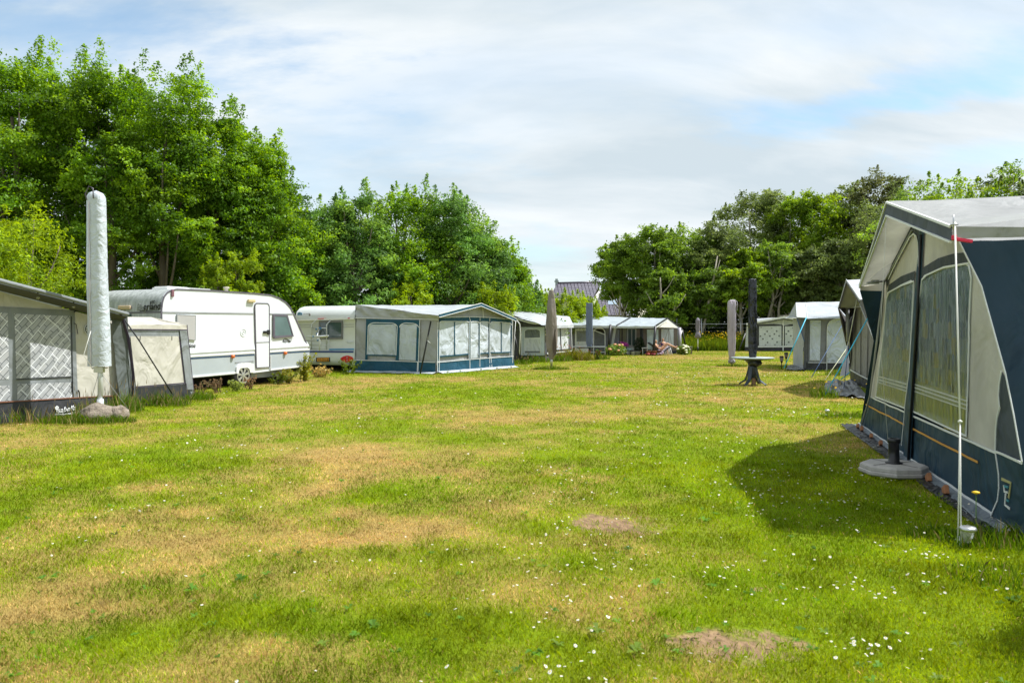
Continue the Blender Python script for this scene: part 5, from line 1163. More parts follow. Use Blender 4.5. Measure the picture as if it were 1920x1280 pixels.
    panel('center_band', TEAL, r, W, [(1697, 768), (1712, 774), (1722, 585), (1729, 503), (1733, 430), (1724, 428), (1722, 470), (1714.5, 560), (1705.5, 700)], .020)
    panel('center_band', TEAL, r, W, [(1694, 862), (1707, 870), (1712, 774), (1697, 768)], .028)
    strips('piping', PIPW, r, W, [[(1666, 523), (1680, 494), (1696, 464), (1706, 445), (1713, 438.5), (1718, 443), (1721, 455), (1722.5, 500)], [(1664, 549.5), (1690, 535.5), (1714, 527)], [(1729, 524), (1738, 515.5), (1770, 501), (1816, 493.5)], [(1799, 452.5), (1841, 537), (1886, 700), (1902, 780), (1917, 866)], [(1867, 846), (1880, 851), (1917, 868)],
                                      ([(1878, 696), (1874, 720), (1872.5, 742), (1874.5, 762), (1870, 783), (1867.5, 805), (1866.5, 845), (1870, 868), (1873, 890), (1873.5, 915), (1871, 938), (1858.6, 966)], .013), ([(1697, 766), (1690.5, 835)], .012)], .018, .030, .006)
    panel('corner_insert', fabric('slate insert', (.06, .075, .09), .6), r, W, [(1866, 845), (1867, 800), (1877, 765), (1872, 740), (1878, 696), (1888, 712), (1902, 780), (1917, 866)], .010)
    panel('corner_skirt', TEAL, r, W, [(1858.6, 966), (1873, 935), (1873, 885), (1867, 847), (1880, 851), (1919, 869), (1921, 1000), (1908, 993)], .024)
    # emblem on the corner
    strips('emblem', M('emblem yellow', (.42, .40, .18), .6), r, W, [([(1879, 897.5), (1896, 905), (1892, 933)], .022)], .02, .034)
    strips('emblem', PIPW, r, W, [([(1883, 909), (1884, 921), (1890, 923)], .016), ([(1886.5, 925), (1885, 946), (1894, 953)], .018)], .02, .034)
    strips('emblem', M('emblem blue', (.06, .28, .34), .6), r, W, [([(1884, 911), (1891, 913)], .016), ([(1888, 937), (1892, 939)], .014)], .02, .036)
    # near side wall (towards the caravan), open flap further back
    sA, sB = nt_, V(*W.hit(1910, 1000)); sB.z = 0.0; sM = nb
    bd = bk
    m = MB(); m.grid(sB, sB + bd * .75, V(*(nt_ + bd * .72)), nt_, 14, 20, fold(3, .04, 3, 2), n=u * -1)
    m2 = m; mk('side_wall', m, TEAL, r)
    m = MB(); m.slab([sB + bd * 1.0, sB + bd * 2.6, nt_ + bd * 2.6, nt_ + bd * .98], u, .01); mk('side_wall_rear', m, TEAL, r)
    m = MB(); m.slab([sB + bd * .70 + u * .5, sB + bd * 1.2 + u * .5, nt_ + bd * 1.2 + u * .5, nt_ + bd * .7 + u * .5], u, .01); mk('inner_lining', m, DGREY, r)
    m = MB(); m.tube([nt_ + bd * .75 + Z3 * .02, sB + bd * .78], .016, 6); mk('side_post', m, GREYTRIM, r)
    # far side wall
    m = MB(); f0 = b1; m.slab([f0, f0 + bd * 2.6, ft + bd * 2.6, ft], u, .01); mk('end_wall', m, TEAL, r)
    # canopy and roof
    O = Wall(B0 + n * .32, B1 + n * .32)
    tN = O.hit(1785, 424.5); pK = O.hit(1664, 379.5); tF = O.hit(1613, 535)
    rb = pK + bd * 3.4; rb.z = pK.z + .02
    nback = tN + bd * 3.2; nback.z = tN.z + .12
    m = MB(); m.grid(tN, nback, rb, pK, 30, 16, lambda a_, b_: .045 * math.sin(b_ * 9 + a_ * 3) * math.exp(-((a_ - .15) / .3) ** 2) + .03 * mn.noise(V(a_ * 4, b_ * 5, 2)) - .05 * math.sin(math.pi * b_), n=Z3)
    m.grid(tF, pK, rb, tF + bd * 3.2 + Z3 * .1, 12, 10, n=Z3); mk('roof', m, fabric('light grey roof canvas', (.52, .53, .53), .35, transl=.45, rough=.6), r)
    m = MB(); m.ribbon([pK + bd * 1.2 + (tN - pK) * .15 + Z3 * .02, nback.lerp(tN, .62) + Z3 * .0 + (pK - tN) * .25], .01, Z3, .01); mk('roof_seam', m, GREYTRIM, r)
    m = MB(); m.slab([tN - Z3 * .12, pK - Z3 * .14, pK, tN], O.n, .008); mk('fascia', m, fabric('slate fascia', (.075, .09, .11), .4), r)
    m = MB(); m.ribbon([tN, pK, tF], .022, O.n, .02); m.ribbon([tN - Z3 * .125, pK - Z3 * .15, tF - Z3 * .03], .018, O.n, .02); mk('fascia_piping', m, PIPW, r)
    m = MB(); m.slab([tF - Z3 * .03, pK - Z3 * .14, pK, tF + Z3 * .03], O.n, .006); mk('fascia', m, fabric('slate fascia far', (.075, .09, .11), .4), r)
    LIN = fabric('cream canopy lining', (.80, .77, .68), .4, transl=.5)
    m = MB(); wp, wf, wn_ = W.hit(1714, 421), W.hit(1656, 532), nt_
    m.grid(tF - Z3 * .02, pK - Z3 * .13, wp, wf, 8, 6); m.grid(pK - Z3 * .13, tN - Z3 * .1, wn_, wp, 8, 6); mk('canopy_lining', m, LIN, r)
    # valance and dark wing at the far end
    m = MB(); m.slab([tF, tF - Z3 * .07, wf - Z3 * .10, wf], V(-1, -1, 0), .006); mk('valance', m, CREAM, r)
    m = MB(); m.slab([tF - Z3 * .07, wf - Z3 * .1, W.hit(1642.5, 652)], V(-1, -.3, 0), .008); mk('side_wing', m, TEAL, r)
    # valance over the near side: crease from tip to the post
    sv = tN + bd * 1.05; m = MB(); m.grid(tN - Z3 * .10, V(*(nt_ + bd * .78)) + Z3 * .02, V(*(nt_ + bd * .78)) + Z3 * .10, tN, 10, 3, fold(9, .02), n=-u); mk('side_valance', m, fabric('side valance', (.40, .41, .40), .6), r)
    m = MB(); m.tube([W.hit(1710, 432, .03), W.hit(1660, 526, .03), O.hit(1612, 533)], .012, 6); m.tube([W.hit(1659, 527, .04), O.hit(1626, 530)], .012, 6); m.box((W.hit(1659, 527, .04) + O.hit(1622, 530)) / 2, (.09, .05, .05)); m.tube([W.hit(1658, 527, .05), W.hit(1644, 640, .04), W.hit(1631, 742, .04), W.hit(1615, 800, .04)], .014, 6); mk('frame_pole', m, GREYTRIM, r)
    m = MB(); m.tube([W.hit(1727, 440, .035), W.hit(1719, 600, .035), W.hit(1703, 862, .045)], .014, 6); mk('frame_pole', m, BLACKP, r)
    # spike and red clip at the near tip, guy ropes
    m = MB(); m.tube([tN + V(-.005, -.03, -.03), tN + V(-.005, -.03, .09)], .006, 6); m.rev(tN + V(0, -.03, .0), [(.004, .0), (.03, .006), (.03, .012), (.004, .02)], 12); mk('pole_spike', m, STEEL, r)
    m = MB(); k = tN + V(.07, -.03, -.115); m.box(k, (.15, .03, .028), Matrix.Rotation(.15, 3, 'Y')); m.box(k + V(-.07, 0, .02), (.03, .035, .04)); mk('tension_clip', m, M('pink red clip', (.75, .02, .08), .4, .05), r, bevel=.005)
    g = GD(1800, 5.32)
    m = MB(); e_ = tN + V(.0, -.04, .03); kn = P(1800, 790, 5.55)
    m.tube([e_, kn], .007, 6); m.tube([kn, P(1796, 1020, 5.35)], .005, 6); m.tube([kn, P(1802, 1026, 5.3)], .005, 6); m.rev(kn, [(.004, -.012), (.016, -.006), (.016, .006), (.004, .012)], 8); mk('guy_rope', m, CORD, r)
    m = MB(); m.tube([P(1799, 1004, 5.33), P(1800, 1032, 5.3)], .006, 6); mk('tent_peg', m, STEEL, r)
    m = MB(); m.tube([pK + Z3 * .02, P(1650, 640, 8.8), P(1668, 862, 8.8)], .003, 5); mk('guy_rope', m, CORD, r)
    # wooden pegs along the flap
    WOOD = M('peg wood', (.33, .14, .06), .7, .3, 12)
    R0 = Matrix.Rotation(math.atan2(u.y, u.x), 3, 'Z')
    for px, py, s in ((1624, 819, .05), (1632, 828, .06), (1651, 836, .05), (1690, 865, .06), (1696, 868, .06), (1738, 903, .06), (1766, 926, .07), (1800, 951, .07), (1670, 850, .05)):
        p = W.hit(px, py) + n * .12; p.z = max(p.z - .02, .05); m = MB(); m.box(p, (s * 1.5, .04, s * 1.2), R0 @ Matrix.Rotation(.5, 3, 'Y')); mk('wooden_peg', m, WOOD, r, bevel=.006)
    t = MB(); t.grid(b0 + n * .20 + Z3 * .012, b1 + n * .30 + Z3 * .012, b1 + n * .1 + Z3 * .02, b0 + n * .1 + Z3 * .02, 40, 6, lambda uu, v: .03 * abs(mn.noise(V(uu * 14, v * 3, 4))), n=Z3)
    mk('ground_sheet', t, fabric('black groundsheet', (.012, .013, .016), .8, rough=.45, fs=3, spec=.35), None, (b0 + b1) / 2, 'black shiny groundsheet along the foot of the large teal awning', 'groundsheet', 'groundsheets')
    # the caravan it is fixed to
    cb = B0 + bk * 3.75 + u * 2.6
    r2 = E('caravan', V(cb.x, cb.y, 0), 'caravan behind the large teal awning, hardly visible past its side flap', 'caravan')
    m = MB(); m.box(cb + V(0, 0, 1.4), (6.0, 2.2, 2.3), R0); mk('body', m, CARW, r2, bevel=.15)
FILM = vinyl('clear film', tint=(.78, .88, .96), gloss=.5, wav=2.4, rough=.04, scale=(9, 9, 1.0))
awning_i()
# ================================================================== parasols
SILVERC = fabric('silver tarpaulin cover', (.50, .55, .59), .28, rough=.5, fs=7, dirt=(.35, .38, .4), dirt_amt=.3, spec=.7)
def rr_fn(w, d, k=4, rot=0.0, wr=.03, seed=0):
    """flattened rounded box cross-section with wrinkles"""
    def fn(a, z):
        c, s_ = abs(math.cos(a)), abs(math.sin(a))
        q = (c ** k + s_ ** k) ** (-1 / k)
        wv = 1 + wr * mn.noise(V(math.cos(a) * 2.2, math.sin(a) * 2.2, z * 5 + seed)) * 2 + wr * mn.noise(V(math.cos(a) * 4, math.sin(a) * 4, z * 14 + seed))
        return (q * w * wv, q * d * wv)
    return fn
def grass_tuft(c, rx, ry, n, h, seed, label, cols=None, cat='grass tuft', straw=.1, name='grass_tuft', wd=.006, heads=0, group='tall grass tufts'):
    rng = np.random.default_rng(seed)
    a = rng.uniform(0, 2 * np.pi, n); q = np.sqrt(rng.random(n)); x = c[0] + np.cos(a) * q * rx; y = c[1] + np.sin(a) * q * ry
    d = max(1, c[1] / 9)
    g = np.array((.07, .17, .012)) * (.6 + .8 * rng.random((n, 1))) + np.array((.10, .08, 0)) * rng.random((n, 1)) * .9
    if cols is not None: g = np.array(cols) * (.6 + .8 * rng.random((n, 1)))
    st = rng.random(n) < straw; g[st] = np.array((.42, .34, .15)) * (.6 + .5 * rng.random((st.sum(), 1)))
    hh = h * rng.uniform(.35, 1.0, n) * (1 - .45 * q ** 2)
    v, f, cc = blades(x, y, hh, wd * d * rng.uniform(.6, 1.3, n), g, rng, .75)
    if heads:
        hx = rng.choice(n, heads); k = len(v); V_, F_, C_ = [], [], []
        ti = v[hx * 5 + 3]
        for i, p in enumerate(ti):
            p = p + np.array((0, 0, h * .35)); b_ = v[hx[i] * 5]; s = .004 * d
            V_ += [p + (s, 0, -.03), p + (0, 0, .05), p + (-s, 0, -.03), p + (-s*.6, 0, -.06), p + (s*.6, 0, -.06)]; F_.append([k + 5 * i + j for j in (0, 1, 2, 3, 4)]); C_ += [(.35, .28, .14)] * 5
        v = np.concatenate([v, np.array(V_)]); f = np.concatenate([f, np.array(F_)]); cc = np.concatenate([cc, np.array(C_)])
    o = fast_mesh(name, v, f, BLADE, cc, loc=(c[0], c[1], 0)); tag(o, label, cat, group); return o
def parasol_silver():
    d = 12.85; b = GD(188, d); b0 = V(b.x, b.y, 0)
    r = E('covered_parasol', b0, 'tall parasol zipped into a crinkled silver cover on a white pole', 'parasol')
    top = P(179, 357, d); s = (P(182, 500, d) - P(186, 685, d))
    zb, zt = P(186, 686, d).z, top.z
    cxb, cxt = P(186.5, 686, d).x, P(179.5, 357, d).x
    m = MB(); prof = [(.0, 0)]; rings = []
    n = 64; seg = 36
    f = rr_fn(1, .8, 3, wr=.014, seed=3)
    idx = []
    for i in range(n + 1):
        t = i / n; z = zb + (zt - zb) * t; w = .175 + (.142 - .175) * t ** .9
        dome = 1.0
        if t > .95: dome = math.sqrt(max(0, 1 - ((t - .95) / .05) ** 2))
        cx = cxb + (cxt - cxb) * t + .006 * math.sin(t * 9)
        ring = []
        for j in range(seg):
            a = 2 * math.pi * j / seg; qx, qy = f(a, z)
            ring.append(m._a(V(cx + math.cos(a) * w * qx * dome, b.y + math.sin(a) * w * qy * dome, z)))
        idx.append(ring)
    for i in range(n):
        for j in range(seg): m.f.append([idx[i][j], idx[i][(j + 1) % seg], idx[i + 1][(j + 1) % seg], idx[i + 1][j]]); m.sm.append(True)
    cv = mk('cover', m, SILVERC, r)
    m = MB(); L = []
    for i in range(30):
        t = i / 29 * .93; z = zb + (zt - zb) * t; w = .175 + (.142 - .175) * t; L.append(V(cxb + (cxt - cxb) * t - w * .38 + .004 * math.sin(i), b.y - w * .8 * .99 - .006, z))
    m.ribbon(L, .018, V(0, -1, 0), .012); mk('zip', m, M('grey zip', (.5, .48, .5), .5), cv)
    m = MB(); m.tube([L[-1] + V(-.02, -.02, .02), L[-1] + V(-.03, -.05, .12), L[-1] + V(.04, -.06, .25), L[-1] + V(.09, -.03, .22), L[-1] + V(.09, -.02, .05)], .01, 6); mk('carry_loop', m, CARTRIM, cv)
    m = MB(); m.tube([V(b.x + .0, b.y, .26), V(b.x, b.y, zb + .3)], .042, 12); pl = mk('pole', m, ALU, r)
    m = MB(); m.tube([V(b.x + .0, b.y, .1), V(b.x, b.y, .36)], .055, 12); mk('pole_sleeve', m, ALU, pl)
    m = MB(); k = V(b.x, b.y - .03, zb - .06); m.box(k, (.16, .07, .10)); m.tube([k + V(-.13, 0, .03), k + V(.14, 0, .03)], .012, 6); mk('tilt_joint', m, STEEL, r)
    for x in (-.35, .36):
        m = MB(); m.tube([V(b.x, b.y - .03, zb - .08), V(b.x + x, b.y + .25, .15)], .004, 5); mk('guy_line', m, GREYTRIM, r)
    m = MB(); m.tube([V(b.x - .05, b.y - .2, zb + .6), V(b.x - .16, b.y - .22, zb + .2), V(b.x - .04, b.y - .15, zb - .05)], .006, 5); mk('cord', m, CORD, r)
parasol_silver()
def rock(c, s, seed, label, name='boulder', grp=None):
    m = MB(); n = 22; k = 30; idx = []
    for i in range(n + 1):
        th = math.pi * i / n; ring = []
        for j in range(k):
            a = 2 * math.pi * j / k; p = V(math.sin(th) * math.cos(a), math.sin(th) * math.sin(a), math.cos(th))
            q = 1 + .22 * mn.noise(p * 1.3 + V(seed, 0, 0)) + .09 * mn.noise(p * 4 + V(seed, 3, 0)) + .03 * mn.noise(p * 12 + V(seed, 3, 0))
            ring.append(m._a(V(c) + V(p.x * s[0] * q, p.y * s[1] * q, p.z * s[2] * q)))
        idx.append(ring)
    for i in range(n):
        for j in range(k): m.f.append([idx[i][j], idx[i + 1][j], idx[i + 1][(j + 1) % k], idx[i][(j + 1) % k]]); m.sm.append(True)
    o = mk(name, m, ROCK, None, (c[0], c[1], 0), label, 'boulder', grp); return o
ROCK = M('granite boulder', (.22, .18, .14), .9, .45, 14, 1.0, 45, dirt=(.40, .36, .27), dirt_amt=.6)
b = GD(188, 12.75)
rock((b.x - .03, b.y - .02, .10), (.31, .25, .19), 1, 'large brown grey boulder around the foot of the silver covered parasol pole', grp='boulders at the parasol foot')
rock((b.x + .27, b.y + .05, .10), (.17, .16, .15), 5, 'smaller rounded boulder close beside the bigger one under the silver parasol', grp='boulders at the parasol foot')
grass_tuft((b.x - .35, b.y - .28), .55, .22, 900, .20, 3, 'bright green tuft left of the boulder under the silver parasol')
grass_tuft((b.x + .25, b.y - .25), .5, .2, 800, .18, 4, 'green tuft in front of the smaller boulder under the silver parasol', heads=6)
c = GD(232, 14.2); grass_tuft((c.x, c.y), .35, .4, 500, .5, 5, 'tall dark grass with seed heads between grey awning and cream annex', heads=40, straw=.25)
c = GD(290, 15.3); grass_tuft((c.x, c.y), .75, .3, 900, .38, 6, 'tall grass with seed heads along the foot of the cream annex', heads=60, straw=.35)
c = GD(360, 16.6); grass_tuft((c.x + .2, c.y), .35, .3, 350, .25, 7, 'green grass at the outer corner of the cream annex', heads=10)
c = GD(50, 12.4); grass_tuft((c.x, c.y - .05), 1.2, .25, 330, .38, 8, 'long arching grass stems against the dark skirt of the brick patterned awning', straw=.4, heads=10)
c = GD(150, 13.0); grass_tuft((c.x, c.y + .35), .35, .2, 260, .45, 9, 'tall seeded grass behind the larger boulder', straw=.5, heads=26)

def simple_cover(name, px, yt, yb, d, w, label, mat, prof=None, base_y=None, fn=None, pole=.022, polemat=STEEL, lean=0.0, tie=True):
    b = GD(px, d); r = E(name, b, label, 'parasol', 'covered parasols standing in the grass')
    zt, zb = P(px, yt, d).z, P(px, yb, d).z; H = zt - zb
    prof = prof or [(.2, 0), (.55, .03), (.8, .10), (1, .25), (.9, .5), (.62, .8), (.42, .95), (.2, 1.0), (.02, 1.01)]
    pr = []
    for i in range(len(prof) - 1):
        for k in range(6):
            t = k / 6; a, c = prof[i], prof[i + 1]; pr.append(((a[0] * (1 - t) + c[0] * t) * w, zb + H * (a[1] * (1 - t) + c[1] * t)))
    pr.append((prof[-1][0] * w, zb + H * prof[-1][1]))
    m = MB(); m.rev(V(b.x, b.y, 0), pr, 40, fn)
    if lean:
        for q in m.v: q.x += (q.z - zb) * lean
    cv = mk('cover', m, mat, r)
    m = MB(); m.tube([b, V(b.x, b.y, zb + .3)], pole, 10); mk('pole', m, polemat, r)
    return r, b, zb, zt
TAUPE = fabric('taupe cover', (.23, .20, .175), .9, fs=2.5, vert=True)
def fl(k, amp, tw=0.0, sx=1, sy=1, seed=0):
    def fn(a, z): 
        q = 1 + amp * math.cos(k * (a + tw * z) + 1.3 * mn.noise(V(z * 2, seed, 0))) + .05 * mn.noise(V(math.cos(a), math.sin(a), z * 3 + seed))
        return (q * sx, q * sy)
    return fn
r, b, zb, zt = simple_cover('covered_parasol', 1034, 543, 676, 29.3, .235, 'taupe parasol cover, spindle shaped, standing alone in the lawn', TAUPE, [(.18, 0), (.45, .06), (.85, .18), (1, .30), (.93, .5), (.72, .75), (.5, .92), (.36, .99), (.02, 1.0)], fn=fl(5, .06, .2, 1, .8), pole=.05)
m = MB(); m.slab([V(b.x + .13, b.y - .17, zb + 1.3), V(b.x + .2, b.y - .17, zb + .35), V(b.x + .08, b.y - .16, zb + .15), V(b.x + .02, b.y - .2, zb + .6)], V(0, -1, 0), .01); mk('cover_flap', m, fabric('dark taupe flap', (.09, .07, .06), .8), r)
c = GD(1034, 29.2); grass_tuft((c.x, c.y - .1), .75, .3, 700, .18, 11, 'green tuft at the foot of the taupe covered parasol', wd=.004)
BLUEC = fabric('grey blue cover', (.14, .17, .25), .9, fs=3, vert=True)
r, b, zb, zt = simple_cover('covered_parasol', 1105, 568, 652, 38.7, .2, 'grey blue parasol cover with a squared off top above a garden table', BLUEC, [(.3, 0), (.75, .04), (.95, .12), (1, .3), (.95, .99), (.9, 1.0)], fn=lambda a, z: (lambda q: (q[0], q[1]))(rr_fn(.85, .75, 5, wr=.03)(a, z)), pole=.04, polemat=BLACKP)
r, b, zb, zt = simple_cover('covered_parasol', 1372, 562, 671, 31.8, .178, 'lilac grey parasol cover with a pale piped edge, tied at its foot', fabric('lilac grey cover', (.42, .37, .43), .8, fs=2.5, vert=True), [(.55, 0), (.7, .04), (.85, .2), (.97, .5), (.97, .93), (.8, .985), (.1, 1.0)], fn=rr_fn(.93, .8, 5, wr=.03, seed=4), pole=.04, polemat=CARTRIM)
m = MB(); m.ribbon([V(b.x + .035, b.y - .17, zb + .3), V(b.x + .045, b.y - .175, (zb + zt) / 2), V(b.x + .045, b.y - .175, zt - .12)], .02, V(0, -1, 0), .015); mk('seam_piping', m, fabric('pale seam piping', (.6, .57, .6), .3), r); m = MB(); m.tube([V(b.x - .18, b.y - .15, zt - .1), V(b.x - .1, b.y - .16, zt - .01), V(b.x + .1, b.y - .16, zt - .01), V(b.x + .19, b.y - .14, zt - .1), V(b.x + .2, b.y - .1, zt - .45)], .012, 6); mk('piping', m, fabric('pale piping', (.6, .57, .6), .3), r)
m = MB(); m.rev(V(b.x, b.y, zb - .13), [(.03, -.13), (.13, -.08), (.15, 0), (.11, .08), (.14, .14)], 16, fl(5, .12)); mk('tied_hem', m, fabric('tied hem', (.45, .42, .45), 1.2, fs=6), r)
c = GD(1371, 31.6); grass_tuft((c.x, c.y - .1), .7, .3, 500, .17, 12, 'green tuft at the foot of the lilac grey parasol', wd=.004)
# black twisted one through the round table
BLK = fabric('black glossy cover', (.010, .012, .018), .4, rough=.27, fs=4, dirt=(.1, .11, .12), dirt_amt=.05, spec=.6)
tw = fl(7, .17, 2.6, 1, 1)
r, b, zb, zt = simple_cover('covered_parasol', 1411, 522, 672, 21.0, .115, 'black spirally twisted parasol standing through a round table', BLK, [(.8, 0), (.95, .08), (1.0, .2), (.98, .42), (.93, .48), (.92, .6), (.87, .95), (.72, .99), (.05, 1.0)], fn=lambda a, z: tw(a, z) if z > 1.7 else fl(5, .06, .5, 1, 1)(a, z), pole=.035, polemat=BLACKP)
m = MB(); m.rev(V(b.x + .05, b.y - .05, .60), [(.03, -.12), (.15, -.06), (.18, .02), (.13, .12)], 18, fl(4, .18, 3)); mk('bundled_hem', m, BLK, r)
def table_round():
    b = GD(1411, 21.0); r = E('round_table', b, 'round pale topped pedestal table with dark curved legs around the black parasol', 'table')
    m = MB(); m.rev(V(b.x, b.y, 0), [(.17, .725), (.53, .735), (.585, .75), (.585, .77), (.56, .778), (.17, .775)], 40); mk('tabletop', m, M('pale green table top', (.36, .42, .42), .4, .08), r)
    m = MB(); m.rev(V(b.x, b.y, 0), [(.10, .45), (.12, .60), (.22, .69), (.5, .727)], 24, sm=True); m.rev(V(b.x, b.y, 0), [(.12, .2), (.11, .46), (.13, .6)], 16); mk('pedestal', m, M('dark blue grey resin', (.035, .045, .065), .35, .15), r)
    for k in range(4):
        a = rad(20 + 90 * k + 25); d_ = V(math.cos(a), math.sin(a), 0); q = V(-math.sin(a), math.cos(a), 0); m = MB(); L = []
        pts = [(.04, .6), (.07, .42), (.12, .25), (.22, .10), (.36, .03), (.40, .0)]
        for (x, z), wd in zip(pts, (.05, .055, .055, .05, .045, .05)):
            L.append((b + d_ * x + V(0, 0, z), wd))
        idx = []
        for i, (p, wd) in enumerate(L):
            th = .05 if i < 4 else .03
            idx.append([m._a(p + q * wd + V(0, 0, th)), m._a(p - q * wd + V(0, 0, th)), m._a(p - q * wd), m._a(p + q * wd)])
            if i < 3:
                for j in (2, 3): m.v[idx[-1][j]] = m.v[idx[-1][j]] + d_ * .06
        for i in range(len(L) - 1):
            for j in range(4): m.f.append([idx[i][j], idx[i][(j + 1) % 4], idx[i + 1][(j + 1) % 4], idx[i + 1][j]]); m.sm.append(False)
        m.f.append(idx[-1]); m.sm.append(False); mk('leg', m, M('dark blue grey resin leg', (.04, .055, .08), .35, .15), r, bevel=.006)
    m = MB(); m.box(b + V(.0, -.06, .13), (.07, .07, .30)); m.box(b + V(.05, -.03, .08), (.06, .05, .2)); o = mk('ground_post', m, M('weathered wood post', (.30, .18, .10), .8, .3, 10), None, b, 'short weathered wooden post under the round table', 'post', bevel=.006)
    m = MB(); m.tube([b + V(0, -.07, .25), b + V(.0, -.05, .55)], .02, 8); mk('metal_sleeve', m, STEEL, r)
table_round()
# far closed parasol
def far_parasol():
    d = 53.8; b = GD(1308.5, d); r = E('closed_parasol', b, 'small grey purple parasol furled and flaring at its hem before the tree edge', 'parasol')
    z = lambda y: P(1308, y, d).z
    m = MB(); m.rev(V(b.x, b.y, 0), [(.04, z(635)), (.22, z(632)), (.14, z(624)), (.10, z(622)), (.15, z(615)), (.15, z(602)), (.16, z(600.5)), (.08, z(597)), (.02, z(595.5))], 20, fl(6, .12)); mk('canopy', m, fabric('grey purple canopy', (.20, .18, .22), .6), r)
    m = MB(); m.tube([b + V(0, 0, .25), b + V(0, 0, z(632))], .035, 8); mk('pole', m, CORD, r); m = MB(); m.tube([b, b + V(0, 0, .3)], .05, 8); mk('foot', m, BLACKP, r)
far_parasol()
# ================================================================== torches, base, lamp
tr0 = None
for px, yb_, yt_, lab in ((1465.5, 692, 667, 'black garden torch nearer the camera of the two beside the blue strapped awning'), (1474, 689, 660.5, 'black garden torch set further back, closer to the dotted curtain awning')):
    g_ = G(px, yb_); d = g_.y
    b = g_; h = P(px, yt_, d).z
    r = E('garden_torch', b, lab, 'garden torch', 'solar torches stuck in the lawn')
    m = MB(); m.tube([b, b + V(0, 0, h - .25)], .018, 8); mk('stake', m, BLACKP, r)
    m = MB(); m.rev(b, [(.02, h - .28), (.05, h - .22), (.075, h - .06), (.085, h - .02), (.05, h)], 14); hd = mk('torch_head', m, BLACKP, r)
    m = MB(); m.rev(b, [(.058, h - .2), (.079, h - .07)], 14, cap=False); mk('lamp_window', m, M('smoked window', (.22, .18, .18), .3), hd)
def parasol_base():
    c = G(1676, 900); c = GD(1676, 7.98)
    r = E('parasol_base', c, 'grey octagonal concrete parasol foot with a black tube on the shaded grass', 'parasol base')
    CON = M('grey resin concrete', (.40, .38, .36), .75, .15, 14, .3, 60)
    def oc(rx, z, ry=None): return [c + V(math.cos(rad(22.5 + 45 * i)) * rx, math.sin(rad(22.5 + 45 * i)) * (ry or rx), z) for i in range(8)]
    m = MB(); lv = [oc(.33, .015), oc(.345, .03), oc(.345, .058), oc(.33, .066), oc(.335, .072), oc(.33, .105), oc(.30, .125)]
    I = [[m._a(p) for p in l] for l in lv]
    for i in range(len(I) - 1):
        for j in range(8): m.f.append([I[i][j], I[i][(j + 1) % 8], I[i + 1][(j + 1) % 8], I[i + 1][j]]); m.sm.append(False)
    m.f.append(I[-1]); m.f.append(I[0][::-1]); m.sm += [False, False]; mk('slab', m, CON, r, bevel=.004)
    m = MB()
    for i in (0, 2, 4, 6):
        a = rad(22.5 + 45 * i); m.ribbon([c + V(math.cos(a) * .06, math.sin(a) * .06, .126), c + V(math.cos(a) * .29, math.sin(a) * .29, .126)], .012, Z3, .003)
    mk('slab_rib', m, M('concrete rib', (.16, .15, .14), .8), r)
    m = MB(); m.rev(c, [(.085, .12), (.085, .135), (.055, .145), (.052, .34), (.064, .345), (.064, .385), (.056, .39), (.04, .39), (.04, .2)], 24); mk('tube', m, BLACKP, r)
parasol_base()
def solar_lamp():
    c = GD(1815, 5.30)
    r = E('solar_lamp', c, 'small solar ground lamp with chrome cap by the guy rope of the teal awning', 'solar lamp')
    m = MB(); m.tube([c, c + V(0, 0, .05)], .006, 8); mk('stake', m, BLACKP, r)
    m = MB(); m.rev(c, [(.018, .035), (.03, .045), (.042, .12), (.044, .125)], 20, cap=True); mk('glass_cup', m, GLASS, r)
    m = MB(); m.rev(c, [(.048, .125), (.056, .13), (.056, .142), (.05, .152), (.02, .158), (.001, .158)], 24); mk('cap', m, STEEL, r, bevel=0)
solar_lamp()
m = MB(); c = G(1551, 774); m.rev(c, [(.001, .0), (.035, .0), (.045, .05), (.04, .06), (.02, .07)], 14); o = mk('tin_cup', m, STEEL, None, c, 'small shiny metal cup lying in the grass near the seamed awning', 'cup')
# ================================================================== weeds by the caravans
def weed(px, d, h, rx, n, seed, label, col, stems=5, leaf=.09, name='weed_plant', colv=.4, cat='weed', grp='weeds growing by the caravans', dz=0.0, stemcol=(.12, .14, .04)):
    rng = np.random.default_rng(seed); c = GD(px, d); r = E(name, c, label, cat, grp)
    m = MB(); Pn = []
    for s in range(stems):
        a = rng.uniform(0, 2 * math.pi); bx = c + V(math.cos(a), math.sin(a), 0) * rx * .4 * rng.random(); tp = bx + V(rng.normal(0, rx * .5), rng.normal(0, rx * .4), h * rng.uniform(.55, 1)); 
        md = bx.lerp(tp, .5) + V(rng.normal(0, .04), rng.normal(0, .04), .05 * h); m.tube([bx, md, tp], [.012, .009, .004], 5)
        for k in range(n // stems):
            t = rng.random() ** .8; p = bx.lerp(md, t * 2) if t < .5 else md.lerp(tp, t * 2 - 1); Pn.append(p + V(*(rng.normal(0, .35 * leaf, 3))))
    mk('stem', m, M('weed stem', stemcol, .7), r)
    Pn = np.array([tuple(p) for p in Pn]) + np.array((0, 0, dz)); v, f, cc = leaf_quads(Pn, leaf, np.array(col), colv, rng)
    fast_mesh('leaves', v, f, LEAF, cc, loc=tuple(c), parent=r)
